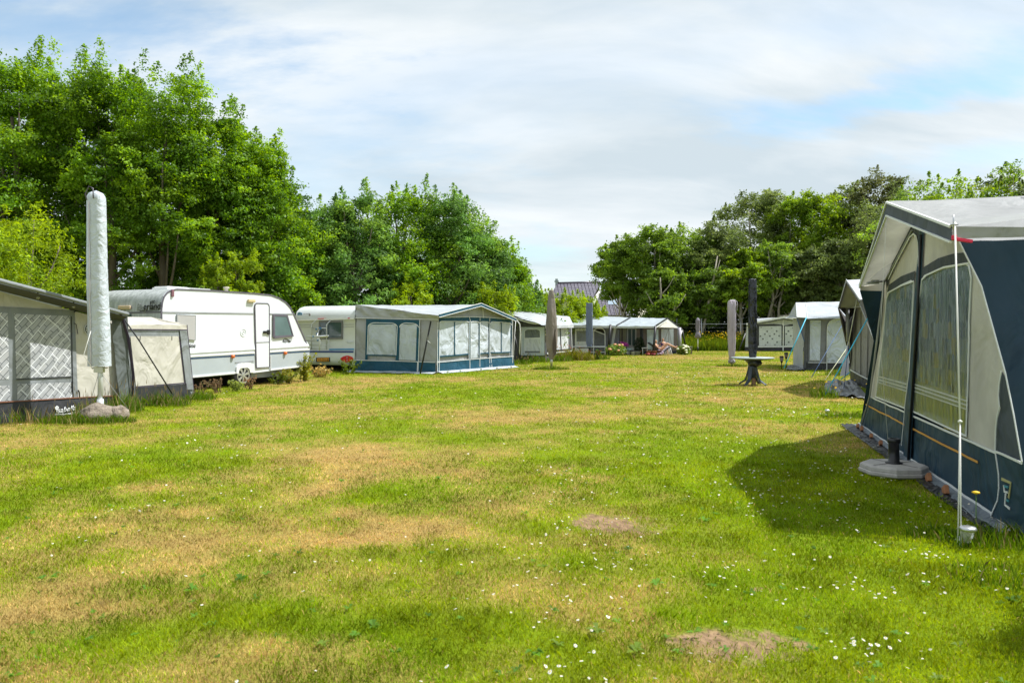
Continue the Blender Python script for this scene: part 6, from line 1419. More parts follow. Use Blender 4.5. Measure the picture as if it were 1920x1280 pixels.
def leaf_quads(Pn, size, col, colv, rng, up=.35, narrow=.55, outward=None):
    n = len(Pn); nr = rng.normal(0, 1, (n, 3)); nr[:, 2] += up * 2
    if outward is not None: nr += outward
    nr /= np.linalg.norm(nr, axis=1, keepdims=True) + 1e-9
    t = rng.normal(0, 1, (n, 3)); t -= nr * (t * nr).sum(1, keepdims=True); t /= np.linalg.norm(t, axis=1, keepdims=True) + 1e-9
    q = np.cross(nr, t); s = size * rng.uniform(.6, 1.3, (n, 1)); fold_ = nr * s * .12
    v = np.stack([Pn - t * s * .5, Pn + q * s * narrow * .5 + fold_, Pn + t * s * .55, Pn - q * s * narrow * .5 + fold_], 1).reshape(-1, 3)
    f = np.arange(n * 4).reshape(n, 4)
    cc = col * (1 + colv * rng.uniform(-1, 1, (n, 1))) if col.ndim == 1 else col * (1 + colv * rng.uniform(-1, 1, (n, 1)))
    return v, f, np.repeat(np.clip(cc, .002, 1), 4, axis=0)
YG = (.26, .28, .02); DRYB = (.24, .16, .09)
weed(572, 22.6, .85, .35, 420, 1, 'yellow green weed climbing past the tail end of the white caravan', YG, 9, .09)
weed(543, 21.6, .45, .4, 260, 2, 'low yellowing weed under the sloping end of the white caravan', (.24, .24, .03), 8, .08)
weed(520, 21.3, .4, .4, 220, 13, 'dark green weed below the door of the white caravan', (.12, .17, .02), 7, .08)
weed(600, 24.5, .4, .5, 260, 3, 'straw coloured dry grass clump behind the yellow green weed', (.50, .38, .12), 12, .10)
weed(655, 26.2, .5, .4, 300, 4, 'green weed below the red tail lamp of the pale caravan', (.13, .19, .02), 8, .09)
weed(405, 18.4, .42, .35, 420, 5, 'dried brown plant with pinkish seed heads left of the caravan wheel', DRYB, 9, .05)
weed(375, 17.6, .38, .3, 300, 6, 'rusty brown dead plant beside the cream annex corner', (.22, .14, .08), 8, .05)
weed(470, 19.5, .38, .28, 200, 7, 'withered orange brown weed right of the caravan wheel', (.34, .20, .11), 7, .05)
weed(443, 18.9, .25, .25, 130, 8, 'low pale green leafy weed in front of the caravan wheel', (.28, .34, .08), 5, .09)
def flower_specks(c, rx, ry, z0, z1, n, s, col, seed, name, label, stems=True):
    rng = np.random.default_rng(seed); P3 = np.stack([rng.normal(c[0], rx, n), rng.normal(c[1], ry, n), rng.uniform(z0, z1, n)], -1)
    v, f, cc = leaf_quads(P3, s, np.array(col), .25, rng, up=1.0, narrow=.9)
    o = fast_mesh(name, v, f, PETAL, cc, loc=(c[0], c[1], 0)); return o
c = G(1553, 745)
grass_tuft((c.x - .1, c.y), .3, .4, 260, .36, 15, 'wild grass with yellow dandelions at the edge of the grey groundsheet', straw=.1, heads=14)
o = flower_specks((c.x + .1, c.y), .5, .35, .2, .5, 18, .05, (.75, .5, .02), 2, 'dandelions', ''); tag(o, 'yellow dandelion heads at the edge of the wrinkled groundsheet', None, None, 'stuff')
c = G(1590, 782); grass_tuft((c.x, c.y), .5, .25, 500, .14, 16, 'low green grass clump where the big teal awning begins', straw=.1)
c = GD(1860, 5.55); grass_tuft((c.x, c.y - .15), .5, .22, 900, .20, 17, 'lush long grass under the nearest corner of the teal awning', heads=3, wd=.006)
c = GD(1755, 5.6); grass_tuft((c.x, c.y), .25, .15, 300, .13, 18, 'fresh grass clump around the foot of the guy rope', wd=.006)
c = GD(1890, 4.6); grass_tuft((c.x, c.y), .35, .3, 500, .12, 21, 'long green grass by the picture edge below the teal awning', wd=.006)
m = MB(); k = GD(1830, 5.5); m.tube([k, k + V(0.0, 0, .34)], .003, 5); r = E('dandelion', k, 'single yellow dandelion before the corner of the teal awning', 'dandelion'); mk('stem', m, M('green stem', (.1, .2, .03), .6), r)
m = MB(); m.rev(k + V(0, 0, .35), [(.004, -.01), (.026, .0), (.024, .008), (.004, .014)], 14, fl(7, .1)); mk('flower', m, M('dandelion yellow', (.8, .5, .01), .6), r)
for (px, d, rx, n, h, lb, st, cl) in ((1075, 38.2, 1.1, 900, .75, 'meadow grass tinged red and yellow under the grey blue parasol', .2, (.22, .24, .02)), (1000, 36.0, .8, 500, .45, 'weedy green border at the foot of the charcoal awning', .15, None), (1052, 37.0, .6, 400, .45, 'green grass border right of the taupe parasol', .15, None), (1125, 39.2, .5, 260, .4, 'green weeds right of the table under the grey blue parasol', .1, None), (978, 33.8, .5, 300, .3, 'green clump at the far corner of the petrol blue awning', .1, None)):
    c = GD(px, d); grass_tuft((c.x, c.y - .2), rx, .4, n, h, int(px), lb, cols=cl, straw=st, wd=.005, heads=12)
c = GD(1070, 38.0); o = flower_specks((c.x, c.y - .2), .6, .25, .4, .8, 60, .05, (.45, .08, .02), 5, 'red_flowers', ''); tag(o, 'small red and orange flower heads in the meadow grass', None, None, 'stuff')
c = GD(1600, 26.5); grass_tuft((c.x - .9, c.y - 1.2), .6, .35, 350, .35, 33, 'grass clump between the two right hand groundsheets', straw=.2, wd=.005)
# ================================================================== the seating place of the far canopy
DP = 45.6
def ball_plant(px, py, d, rw, rh, n, seed, label, col, fcol=None, nf=0, name='flowering_plant', pot=None, ls=.12, cat='plant'):
    rng = np.random.default_rng(seed); c = GD(px, d); r = E(name, c, label, cat, 'plants before the far canopy'); zc = P(px, py, d).z
    u_ = rng.normal(0, 1, (n, 3)); u_ /= np.linalg.norm(u_, axis=1, keepdims=True); R_ = rng.uniform(.55, 1.05, (n, 1))
    Pn = np.array((c.x, c.y, zc)) + u_ * R_ * np.array((rw, rw, rh)); Pn[:, 2] = np.maximum(Pn[:, 2], .05)
    v, f, cc = leaf_quads(Pn, ls, np.array(col), .45, rng, outward=u_); fast_mesh('leaves', v, f, LEAF, cc, loc=tuple(c), parent=r)
    if nf:
        u2 = rng.normal(0, 1, (nf, 3)); u2[:, 1] -= .8; u2[:, 2] += .4; u2 /= np.linalg.norm(u2, axis=1, keepdims=True); m = MB()
        for q in u2: m.rev(V(c.x + q[0] * rw, c.y + q[1] * rw, max(.08, zc + q[2] * rh)), [(.01, -.06), (.075, -.03), (.09, .0), (.07, .04), (.01, .06)], 8, fl(4, .1))
        mk('blossoms', m, M('blossom ' + name + str(seed), fcol, .7, .3, 12), r)
    m = MB(); ph = .28 if pot is None else pot; m.rev(c, [(.12, 0), (.17, ph), (.18, ph), (.15, ph)], 14); mk('pot', m, M('clay pot', (.25, .1, .06), .8), r)

ball_plant(1155, 656, 45.2, .62, .38, 900, 1, 'green hydrangea bush with orange pink blooms beside the leaning black pole', (.20, .30, .05), (.75, .36, .22), 9)
ball_plant(1281, 658, 46.6, .42, .36, 600, 2, 'bush with creamy white round blooms at the end of the canopy', (.13, .20, .03), (.72, .72, .52), 12)
ball_plant(1199, 650, 46.2, .36, .62, 700, 3, 'dark green leafy pot plant in the shade of the canopy', (.03, .055, .02), None, 0)
ball_plant(1217, 665, 45.0, .17, .15, 260, 4, 'red and pink flowers in a pot left of the black pole foot', (.12, .16, .05), (.42, .08, .07), 4, ls=.08)
ball_plant(1227, 665, 44.9, .18, .15, 260, 5, 'dark red flowers in a low pot right of the black pole foot', (.09, .13, .04), (.28, .04, .06), 3, ls=.08)
ball_plant(1237, 663, 45.4, .2, .24, 200, 6, 'mauve flowering pot plant below the sun chair', (.14, .13, .10), (.38, .28, .36), 6, ls=.07)
ball_plant(1121, 661, 45.4, .18, .2, 200, 7, 'bright green herb in a terracotta pot before the arched door', (.12, .26, .02), None, 0, ls=.09)
def far_things():
    c = GD(1173, 45.9); r = E('side_table', c, 'small white folding table carrying pink flowers', 'table')
    z = P(1173, 654.5, 45.9).z
    m = MB(); m.box(c + V(-.05, 0, z), (.75, .5, .04)); mk('tabletop', m, M('blue white top', (.25, .42, .5), .5), r)
    for dx in (-.3, .14, .22):
        m = MB(); m.tube([c + V(dx, 0, 0), c + V(dx, .1, z)], .03, 6); mk('leg', m, WHITEP, r)
    m = MB(); m.box(c + V(-.1, 0, .14), (.6, .06, .05)); mk('stretcher', m, WHITEP, r)
    rng = np.random.default_rng(5); zc = P(1170, 646, 45.9).z
    q = E('flower_pot', c + V(-.1, 0, z + .02), 'pot of magenta pink flowers on the small white table', 'potted flowers')
    m = MB(); m.rev(c + V(-.1, 0, z + .02), [(.06, 0), (.1, .16)], 12); mk('pot', m, BLACKP, q)
    u_ = rng.normal(0, 1, (260, 3)); Pn = np.array((c.x - .1, c.y, zc + .02)) + u_ * np.array((.13, .1, .07)); v, f, cc = leaf_quads(Pn, .09, np.array((.55, .08, .38)), .3, rng)
    fast_mesh('blossoms', v, f, PETAL, cc, loc=tuple(ROOT[q.name]), parent=q)
    for px, lab in ((1187, 'white bucket standing right under the canopy window'), (1194.5, 'pale round tub beside the white bucket under the window')):
        c = GD(px, 45.8); m = MB(); m.rev(c, [(.12, 0), (.16, .2), (.18, .21)] if px < 1190 else [(.15, 0), (.24, .22), (.26, .23)], 16); mk('bucket', m, WHITEP if px < 1190 else M('greyish tub', (.4, .42, .42), .5), None, c, lab, 'bucket', 'buckets under the canopy')
    c = GD(1209.5, 45.8); r = E('stool', c, 'white framed stool left of the sun chair', 'stool'); z = P(1209, 652, 45.8).z
    m = MB(); m.box(c + V(-.02, 0, z), (.36, .3, .04)); mk('seat', m, WHITEP, r)
    for dx in (-.15, .13):
        m = MB(); m.tube([c + V(dx, 0, 0), c + V(dx, 0, z)], .025, 6); mk('leg', m, WHITEP, r)
    # long bench by the white blooms
    c = GD(1290, 47.5); r = E('bench', c, 'low slatted bench beyond the creamy white bush', 'bench'); z = P(1290, 650, 47.5).z
    m = MB(); m.box(c + V(0, 0, z), (.5, .35, .05)); mk('seat', m, M('grey green wood', (.25, .27, .2), .7), r)
    for dx in (-.2, .2):
        m = MB(); m.box(c + V(dx, 0, z / 2), (.06, .3, z)); mk('leg', m, M('grey green wood', (.2, .18, .1), .7), r)
    # table under the blue parasol with chairs' outline
    c = GD(1105, 38.9); r = E('garden_table', c, 'grey garden table with scrolled iron legs around the grey blue parasol', 'table'); z = P(1105, 650, 38.9).z
    m = MB(); m.box(c + V(.0, 0, z), (1.65, .8, .04)); mk('tabletop', m, M('grey table top', (.25, .27, .28), .4), r)
    for sx in (-1, 1):
        for sy in (-1, 1):
            m = MB(); m.tube([c + V(sx * .15, sy * .1, z), c + V(sx * .55, sy * .25, z - .08), c + V(sx * .35, sy * .2, .3), c + V(sx * .5, sy * .28, 0)], .018, 6); mk('leg', m, BLACKP, r)
    m = MB(); m.rev(c, [(.25, 0), (.25, .05), (.05, .12), (.045, z)], 16); mk('parasol_foot', m, BLACKP, r)
far_things()
# ------------------------------------------------------------------ chairs and people
def skin(name, J, edges, mat, parent, root=0, sub=2, label=None):
    L = ROOT[parent.name]; me = bpy.data.meshes.new(name)
    me.from_pydata([tuple(Vector(p) - L) for p, r_ in J], edges, []); me.materials.append(mat)
    o = bpy.data.objects.new(name, me); COL.objects.link(o); o.parent = parent; ROOT[o.name] = L
    sm = o.modifiers.new('skin', 'SKIN'); sm.use_smooth_shade = True
    for i, (p, r_) in enumerate(J): 
        rr_ = r_ if isinstance(r_, tuple) else (r_, r_); me.skin_vertices[0].data[i].radius = rr_
        me.skin_vertices[0].data[i].use_root = (i == root)
    s_ = o.modifiers.new('sub', 'SUBSURF'); s_.levels = sub; s_.render_levels = sub
    return o
SKIN1 = M('tanned skin', (.52, .29, .18), .5, .06, 8, spec=.4)
def hand(J, Eg, w, d, wi, q, s=1.0):
    """palm and five bent fingers grown from wrist index wi in direction d; q = sideways"""
    d = d.normalized(); q = q.normalized(); n_ = d.cross(q)
    pi_ = len(J); J.append((w + d * .05 * s, (.03 * s, .016 * s))); Eg.append((wi, pi_))
    for k, (sp, ln) in enumerate(((-.03, .062), (-.011, .075), (.009, .072), (.027, .058))):
        a = w + d * .085 * s + q * sp * s; i0 = len(J)
        J.append((a, .0095 * s)); J.append((a + d * ln * .55 * s + q * sp * .15 - n_ * .006, .009 * s)); J.append((a + d * ln * .9 * s - n_ * .025 * s, .0075 * s))
        Eg += [(pi_, i0), (i0, i0 + 1), (i0 + 1, i0 + 2)]
    i0 = len(J); J.append((w + d * .045 * s - q * .042 * s, .011 * s)); J.append((w + d * .08 * s - q * .06 * s - n_ * .012, .009 * s)); Eg += [(pi_, i0), (i0, i0 + 1)]
def sunbather():
    o = P(1239, 655, 45.55); Lc = V(o.x, o.y, 0)
    r = E('person', Lc, 'blond person in a dark swimsuit lying back with raised knees on a reclining chair', 'person')
    p = lambda x, y, dy=0.0: P(x, y, 45.55) + V(0, dy, 0)
    J = [(p(1238.5, 655.3), (.13, .16))]; Eg = []
    def add(i, pt, r_): J.append((pt, r_)); Eg.append((i, len(J) - 1)); return len(J) - 1
    t1 = add(0, p(1235, 652.6), (.11, .14)); t2 = add(t1, p(1231, 649.3), (.115, .16)); t3 = add(t2, p(1228.8, 646.6), (.09, .15)); nk = add(t3, p(1228.6, 644.2), .05); hd = add(nk, p(1229.3, 641.6), (.075, .075)); h2 = add(hd, p(1230, 639.2), (.088, .08)); h3 = add(h2, p(1229.5, 637.2), (.065, .06))
    for sy in (-1, 1):
        hp = add(0, p(1239.5, 655, sy * .09), .092); kn = add(hp, p(1249.5 if sy < 0 else 1248.5, 643.2 if sy < 0 else 643.8, sy * .13), .058); cf = add(kn, p(1254.5, 645.8, sy * .12), .055); an = add(cf, p(1266.2, 650.8, sy * .10), .034); ft = add(an, p(1268.2, 651.2, sy * .10), .036); to = add(ft, p(1269.6, 648.2, sy * .11), .026)
        sh = add(t3, p(1228.0, 647.2, sy * .17), .055); el = add(sh, p(1235.6, 654.0, sy * .24), .038); wr = add(el, p(1243.8, 649.6, sy * .16), .026)
        hand(J, Eg, J[wr][0], V(1, 0, .45), wr, V(0, sy, 0))
    skin('body', J, Eg, SKIN1, r, 0)
    J = [(p(1238.8, 655.2), (.137, .17)), (p(1235, 652.6), (.118, .15)), (p(1231, 649.3), (.122, .165)), (p(1229.6, 647.9), (.10, .12))]
    skin('swimsuit', J, [(0, 1), (1, 2), (2, 3)], fabric('dark swimsuit', (.02, .02, .04), .3), r)
    J = [(p(1228.2, 637.6), (.07, .085)), (p(1227.4, 639.6), (.06, .09)), (p(1227.2, 642.4), (.045, .07)), (p(1229.8, 636.6), (.05, .075))]
    skin('hair', J, [(3, 0), (0, 1), (1, 2)], M('blond hair', (.62, .47, .28), .6, .2, 30), r, 1)
    for sy in (-1, 1):
        m = MB(); m.rev(p(1232.6, 640.0, sy * .032), [(.002, -.01), (.01, 0), (.002, .01)], 8); mk('eye', m, DARKIN, r)
    m = MB(); m.rev(p(1233.0, 641.2), [(.002, -.022), (.016, -.012), (.002, .025)], 8); mk('nose', m, SKIN1, r)
    m = MB(); m.box(p(1232.6, 642.4), (.012, .045, .01)); mk('mouth', m, M('lips', (.4, .12, .1), .5), r)
    # booklet held up against the thighs
    m = MB(); c = p(1246.2, 648.0); R_ = Matrix.Rotation(rad(-35), 3, 'Y'); m.box(c, (.02, .24, .17), R_); o_ = mk('book', m, M('book paper', (.55, .5, .5), .7), None, c, 'open booklet resting on the thighs of the blond person', 'book')
    # the recliner
    b = GD(1238, 45.6); rc = E('reclining_chair', b, 'dark reclining sun chair on white legs carrying the blond person', 'chair')
    q = lambda x, y, dy: P(x, y, 45.6) + V(0, dy, 0)
    L = [(1215.5, 642.5), (1221, 646.5), (1227, 651.8), (1233, 656.8), (1238, 659.3), (1245, 658.2), (1252, 652.5), (1254.5, 650.5)]
    m = MB(); m.ribbon([q(x, y, 0) for x, y in L], .04, V(0, 1, 0), .0); m = MB()
    A = [q(x, y, -.28) for x, y in L]; B = [q(x, y, .28) for x, y in L]
    for i in range(len(L) - 1): m.slab([A[i], A[i + 1], B[i + 1], B[i]], (A[i + 1] - A[i]).cross(B[i] - A[i]), .05)
    mk('seat', m, fabric('black sling', (.025, .03, .04), .5), rc)
    m = MB(); m.tube(A, .02, 6); m.tube(B, .02, 6); mk('side_rail', m, M('dark frame', (.05, .05, .06), .4), rc)
    m = MB(); A2 = [q(x, y - .9, -.26) for x, y in L[3:]]; B2 = [q(x, y - .9, .26) for x, y in L[3:]]
    for i in range(len(A2) - 1): m.slab([A2[i], A2[i + 1], B2[i + 1], B2[i]], (A2[i + 1] - A2[i]).cross(B2[i] - A2[i]), .03)
    mk('towel', m, fabric('lilac white towel', (.55, .52, .6), .8, fs=6), rc)
    for x0, y0, x1, y1 in ((1246, 657, 1247.5, 667.5), (1250.5, 653.5, 1253.5, 668), (1255, 652, 1259, 667.5), (1224, 650, 1221, 667)):
        for sy in (-.24, .24):
            m = MB(); m.tube([q(x0, y0, sy), V(q(x1, 660, sy).x, 45.6 + sy, 0)], .024, 6); mk('leg', m, WHITEP, rc)
    m = MB(); m.slab([q(1214.5, 640, .2), q(1213.5, 655, .2), q(1216.5, 655, .2)], V(0, -1, 0), .02); mk('back_cushion', m, WHITEP, rc)
def second_person():
    d = 47.2; p = lambda x, y, dy=0.0: P(x, y, d) + V(0, dy, 0)
    Lc = GD(1243, d); r = E('person', Lc, 'person with purple top and dark hair sitting behind the sunbathing one', 'person')
    J = [(p(1244, 655), (.16, .12))]; Eg = []
    def add(i, pt, r_): J.append((pt, r_)); Eg.append((i, len(J) - 1)); return len(J) - 1
    t1 = add(0, p(1243.6, 650), (.14, .11)); t2 = add(t1, p(1243.4, 645.2), (.16, .11)); t3 = add(t2, p(1243.4, 642.2), (.13, .08)); nk = add(t3, p(1243.2, 640.2), .045); h1 = add(nk, p(1243, 638), (.07, .075)); h2 = add(h1, p(1243, 635.6), (.08, .085)); add(h2, p(1243, 634), (.05, .055))
    for s in (-1, 1):
        hp = add(0, p(1244 + s * 3, 655.5, -.1), .08); kn = add(hp, p(1244 + s * 4, 654, -.48), .058); an = add(kn, V(p(1244 + s * 4, 660, -.52).x, d - .52, .09), .036); add(an, V(p(1244 + s * 4, 660, -.6).x, d - .68, .04), .032)
        sh = add(t3, p(1243.4 + s * 5.2, 643, 0), .05); el = add(sh, p(1243.4 + s * 7, 650, -.05), .038); wr = add(el, p(1243.4 + s * 4, 652, -.28), .026); hand(J, Eg, J[wr][0], V(-s * .3, -1, 0), wr, V(s, 0, 0))
    skin('body', J, Eg, SKIN1, r)
    J = [(p(1243.8, 653.5), (.165, .125)), (p(1243.6, 650), (.15, .12)), (p(1243.4, 645.2), (.172, .12)), (p(1243.4, 642.4), (.15, .09)), (p(1238.6, 643.2), .058), (p(1248.2, 643.2), .058), (p(1236.9, 647), .05), (p(1250, 647), .05)]
    skin('shirt', J, [(0, 1), (1, 2), (2, 3), (3, 4), (3, 5), (4, 6), (5, 7)], fabric('purple shirt', (.09, .035, .20), .6), r)
    skin('hair', [(p(1243, 634.8, .03), (.088, .09)), (p(1243, 637.4, .06), (.08, .06))], [(0, 1)], M('dark brown hair', (.03, .025, .03), .5, .3, 30), r)
    for s in (-1, 1):
        m = MB(); m.rev(p(1243 + s, 636.6, -.085), [(.002, -.01), (.01, 0), (.002, .01)], 8); mk('eye', m, DARKIN, r)
    m = MB(); m.rev(p(1243, 637.4, -.09), [(.002, -.02), (.014, -.01), (.002, .02)], 8); mk('nose', m, SKIN1, r)
    c = GD(1243.5, d + .1); rc = E('garden_chair', c, 'white garden chair under the person in purple', 'chair'); z = p(0, 657.6).z
    m = MB(); m.box(c + V(0, -.1, z), (.48, .46, .05)); mk('seat', m, WHITEP, rc, bevel=.01)
    m = MB(); m.box(c + V(0, .16, z + .3), (.46, .04, .5)); mk('backrest', m, M('pale grey chair back', (.5, .55, .58), .5), rc, bevel=.02)
    for sx in (-.2, .2):
        for sy in (-.28, .12):
            m = MB(); m.tube([c + V(sx, sy, 0), c + V(sx * .9, sy, z)], .022, 6); mk('leg', m, WHITEP, rc)
sunbather(); second_person()
# ================================================================== trees
def crown_leaves(c, R, z0, z1, nl, nc, nlv, leaf, pal, rng, shape='egg', shoots=20, shoot_len=1.2, narrow=.6, droop=0.0, lobe=.30, clump=.34):
    H = z1 - z0; P3 = []; out3 = []; cols = []; tips = []
    pal = np.array(pal)
    for i in range(nl):
        t = rng.beta(1.5, 1.25)
        if shape == 'egg': rt = math.sin(math.pi * min(1, (t * .80 + .13)) ** .9) ** .6
        elif shape == 'cone': rt = (1 - t) ** .65 * (1 if t > .08 else t / .08 * .5 + .5)
        else: rt = math.sqrt(max(0, 1 - (2 * t - 1) ** 2)) * .9 + .1
        a = rng.uniform(0, 2 * math.pi); rho = R * rt * rng.uniform(.35, 1.0) ** .6
        lc = np.array((c[0] + math.cos(a) * rho, c[1] + math.sin(a) * rho, z0 + H * t)); lr = R * lobe * rng.uniform(.7, 1.25)
        tips.append((lc, lr, t, a))
        lobe_col = pal[rng.integers(len(pal))] * rng.uniform(.8, 1.2)
        u = rng.normal(0, 1, (nc, 3)); u /= np.linalg.norm(u, axis=1, keepdims=True); cc = lc + u * lr * rng.uniform(.45, 1.05, (nc, 1)) * np.array((1, 1, .8))
        for k in range(nc):
            n = max(4, int(nlv * rng.uniform(.5, 1.4))); q = rng.normal(0, lr * clump * .6, (n, 3)) * np.array((1, 1, .55))
            q[:, 2] -= droop * np.abs(rng.normal(0, 1, n)) * lr
            P3.append(cc[k] + q); out3.append(np.repeat((u[k] * .9)[None], n, 0)); cols.append(np.repeat((lobe_col * rng.uniform(.8, 1.22))[None], n, 0))
    top = sorted([q for q in tips], key=lambda q: -(q[2] + rng.uniform(0, .5)))[:shoots]
    for lc, lr, t, a in top:
        L = shoot_len * rng.uniform(.5, 1.2); d_ = np.array((math.cos(a) * .35 * rng.random(), math.sin(a) * .35 * rng.random(), 1.0 if t > .55 else .5)); d_ /= np.linalg.norm(d_); s0 = lc + d_ * lr * .7; n = int(70 * L / leaf * .12) + 30
        tt = rng.random(n) ** .8; w_ = .30 * (1 - tt * .85) * L
        P3.append(s0 + d_ * (tt * L)[:, None] + rng.normal(0, 1, (n, 3)) * w_[:, None] * .7); out3.append(np.zeros((n, 3)) + np.array((0, 0, .5))); cols.append(np.repeat((pal[rng.integers(len(pal))] * 1.1)[None], n, 0))
    return np.concatenate(P3), np.concatenate(out3), np.concatenate(cols), tips
def tree(name, px, d, ytop, rpx, z0, label, cat, group, pal, seed, nl=55, nc=13, nlv=34, leaf=.12, shape='egg', shoots=22, shoot_len=1.2, bark=None, narrow=.6, droop=0.0, trunk=.16, nlimb=9, lobe=.30, lean=0.0, ypos=0.0, pale_limbs=0, clump=.34):
    rng = np.random.default_rng(seed); b = GD(px, d); zt = P(px, ytop, d).z - shoot_len * .55; R = rpx / FPX * d
    r = E(name, b, label, cat, group)
    P3, o3, cc, tips = crown_leaves((b.x, b.y), R, z0, zt, nl, nc, nlv, leaf, pal, rng, shape, shoots, shoot_len, narrow, droop, lobe, clump)
    k = P3[:, 2] > .15; P3, o3, cc = P3[k], o3[k], cc[k]
    v, f, c4 = leaf_quads(P3, leaf, cc, .28, rng, up=.3, narrow=narrow, outward=o3)
    fast_mesh('crown', v, f, LEAF, c4, loc=tuple(b), parent=r)
    m = MB(); top = V(b.x + lean, b.y, z0 + (zt - z0) * .8); n = 7
    def bez(a, b_, q, k=6): return [a.lerp(q, i / k).lerp(q.lerp(b_, i / k), i / k) for i in range(k + 1)]
    kx = rng.normal(0, .25); L = bez(b - Z3 * .1, top, V(b.x + kx + lean * .3, b.y + rng.normal(0, .2), top.z * .5), 8)
    m.tube(L, [trunk * (1.25 - 1.0 * i / 8) + .01 for i in range(9)], 8)
    tip = sorted(tips, key=lambda q: rng.random())[:nlimb]
    for lc, lr, t, a in tip:
        s = L[min(7, max(1, int(t * 5) + 1))]; e = V(*lc); q = V((s.x + e.x * 2) / 3, (s.y + e.y * 2) / 3, s.z + (e.z - s.z) * .35)
        B = bez(s, e, q, 6); m.tube(B, [trunk * .42 * (1 - i / 6.5) + .012 for i in range(7)], 5)
    mk('trunk', m, bark or BARK, r)
    return r
ALD = [(0.141, 0.279, 0.024), (0.188, 0.339, 0.024), (0.104, 0.212, 0.019), (0.245, 0.407, 0.033)]
ALD2 = [(0.134, 0.271, 0.054), (0.179, 0.321, 0.064), (0.108, 0.212, 0.050), (0.215, 0.356, 0.054)]
WIL = [(.27, .39, .02), (.33, .46, .03), (.22, .34, .025)]
LT = 'tall leafy trees behind the left row of caravans'
spec = [(-95, 27.5, 120, 120, 'dark green tree cut by the picture edge, behind the brick patterned awning'), (22, 27.0, 97, 105, 'tallest tree on the left with a pointed shoot, above the light green willow bush'), (130, 28.5, 112, 100, 'tree with a slim double tip just left of the silver parasol top'), (212, 27.5, 128, 95, 'full leafy tree directly behind the silver covered parasol'),
        (312, 28.0, 122, 100, 'tree with a tall pointed leader above the front end of the white caravan'), (402, 29.0, 200, 90, 'rounded tree above the roof of the white caravan'), (470, 29.5, 238, 80, 'tree on the right shoulder of the high group, ending it against the sky')]
for i, (px, d, yt, rp, lb) in enumerate(spec):
    tree('leafy_tree', px, d, yt, rp, 2.2, lb, 'tree', LT, ALD, 100 + i, nl=84, nc=16, nlv=40, leaf=.108, shoots=18, shoot_len=1.1, lobe=.34)
for i, (px, d, yt, rp, lb) in enumerate([(80, 31.5, 170, 130, 'shaded tree filling the gap behind the light willow bush'), (265, 32, 190, 130, 'shaded tree filling the gap behind the silver parasol'), (430, 33, 290, 120, 'shaded tree low behind the white caravan roof')]):
    tree('leafy_tree', px, d, yt, rp, 1.0, lb, 'tree', LT, ALD2, 130 + i, nl=60, nc=12, nlv=26, leaf=.16, shoots=6, shoot_len=.8, lobe=.34)
spec = [(520, 31.0, 330, 79, 'lower bushy tree at the notch where the high group ends'), (590, 33.0, 358, 79, 'round topped tree above the pale caravan with the bicycle rack'), (665, 33.5, 355, 79, 'tree above the petrol blue awning with a knobbly tip'), (762, 35.5, 350, 81, 'tree with a narrow dark tip above the petrol blue awning gable'), (835, 36.5, 362, 79, 'broad tree standing right of the narrow tipped one'), (893, 38.5, 415, 66, 'tree on the falling slope of the left tree row'), (940, 41.0, 465, 57, 'smaller tree further down the slope of the left tree row'), (978, 44.0, 522, 36, 'last and lowest tree of the left row beside the open sky')]
for i, (px, d, yt, rp, lb) in enumerate(spec):
    tree('leafy_tree', px, d, yt, rp, 1.3, lb, 'tree', 'lower trees behind the middle caravans', ALD2 if i % 3 else ALD, 150 + i, nl=74, nc=14, nlv=34, leaf=.122, shoots=10, shoot_len=.7, lobe=.35)
for i, (px, d, yt, rp, lb) in enumerate([(550, 37, 420, 90, 'shaded filling tree behind the pale caravan'), (700, 39, 420, 110, 'shaded filling tree behind the petrol blue awning'), (850, 42, 450, 90, 'shaded filling tree behind the charcoal awning')]):
    tree('leafy_tree', px, d, yt, rp, .8, lb, 'tree', 'lower trees behind the middle caravans', ALD2, 170 + i, nl=48, nc=11, nlv=24, leaf=.18, shoots=5, shoot_len=.7, lobe=.34)
WG = 'yellow green willow bushes behind the caravans'
for i, (px, d, yt, rp, z0, lb) in enumerate([(48, 18.6, 388, 96, .8, 'big yellow green willow bush left of the silver parasol'), (-60, 19.5, 395, 90, .8, 'yellow green willow bush cut by the picture edge'), (-20, 17.8, 430, 80, .8, 'yellow green willow bush low above the awning rake'), (410, 25.0, 480, 34, 1.5, 'left half of the willow bush peeping over the white caravan roof'), (455, 25.3, 470, 38, 1.5, 'right half of the willow bush over the white caravan roof'), (770, 33.0, 528, 42, 1.2, 'yellow green bush above the middle of the petrol blue awning roof'), (928, 36.0, 530, 40, 1.2, 'yellow green bush just above the petrol blue awning gable'),
                                            (1018, 50, 546, 34, 1.0, 'yellow green bush behind the taupe covered parasol'), (1062, 47.5, 547, 34, 1.0, 'yellow green bush between the two covered parasols below the tiled roof'), (1098, 48.5, 556, 26, 1.0, 'yellow green bush around the grey blue parasol top'), (1128, 50, 578, 16, 1.0, 'small yellow green bush right of the grey blue parasol')]):
    tree('willow_bush', px, d, yt, rp, z0, lb, 'bush', WG, WIL, 200 + i, nl=46, nc=12, nlv=22, leaf=.10 if d < 30 else .15, shape='ball', shoots=16, shoot_len=.35, narrow=.28, droop=.35, trunk=.07, nlimb=6, lobe=.30)
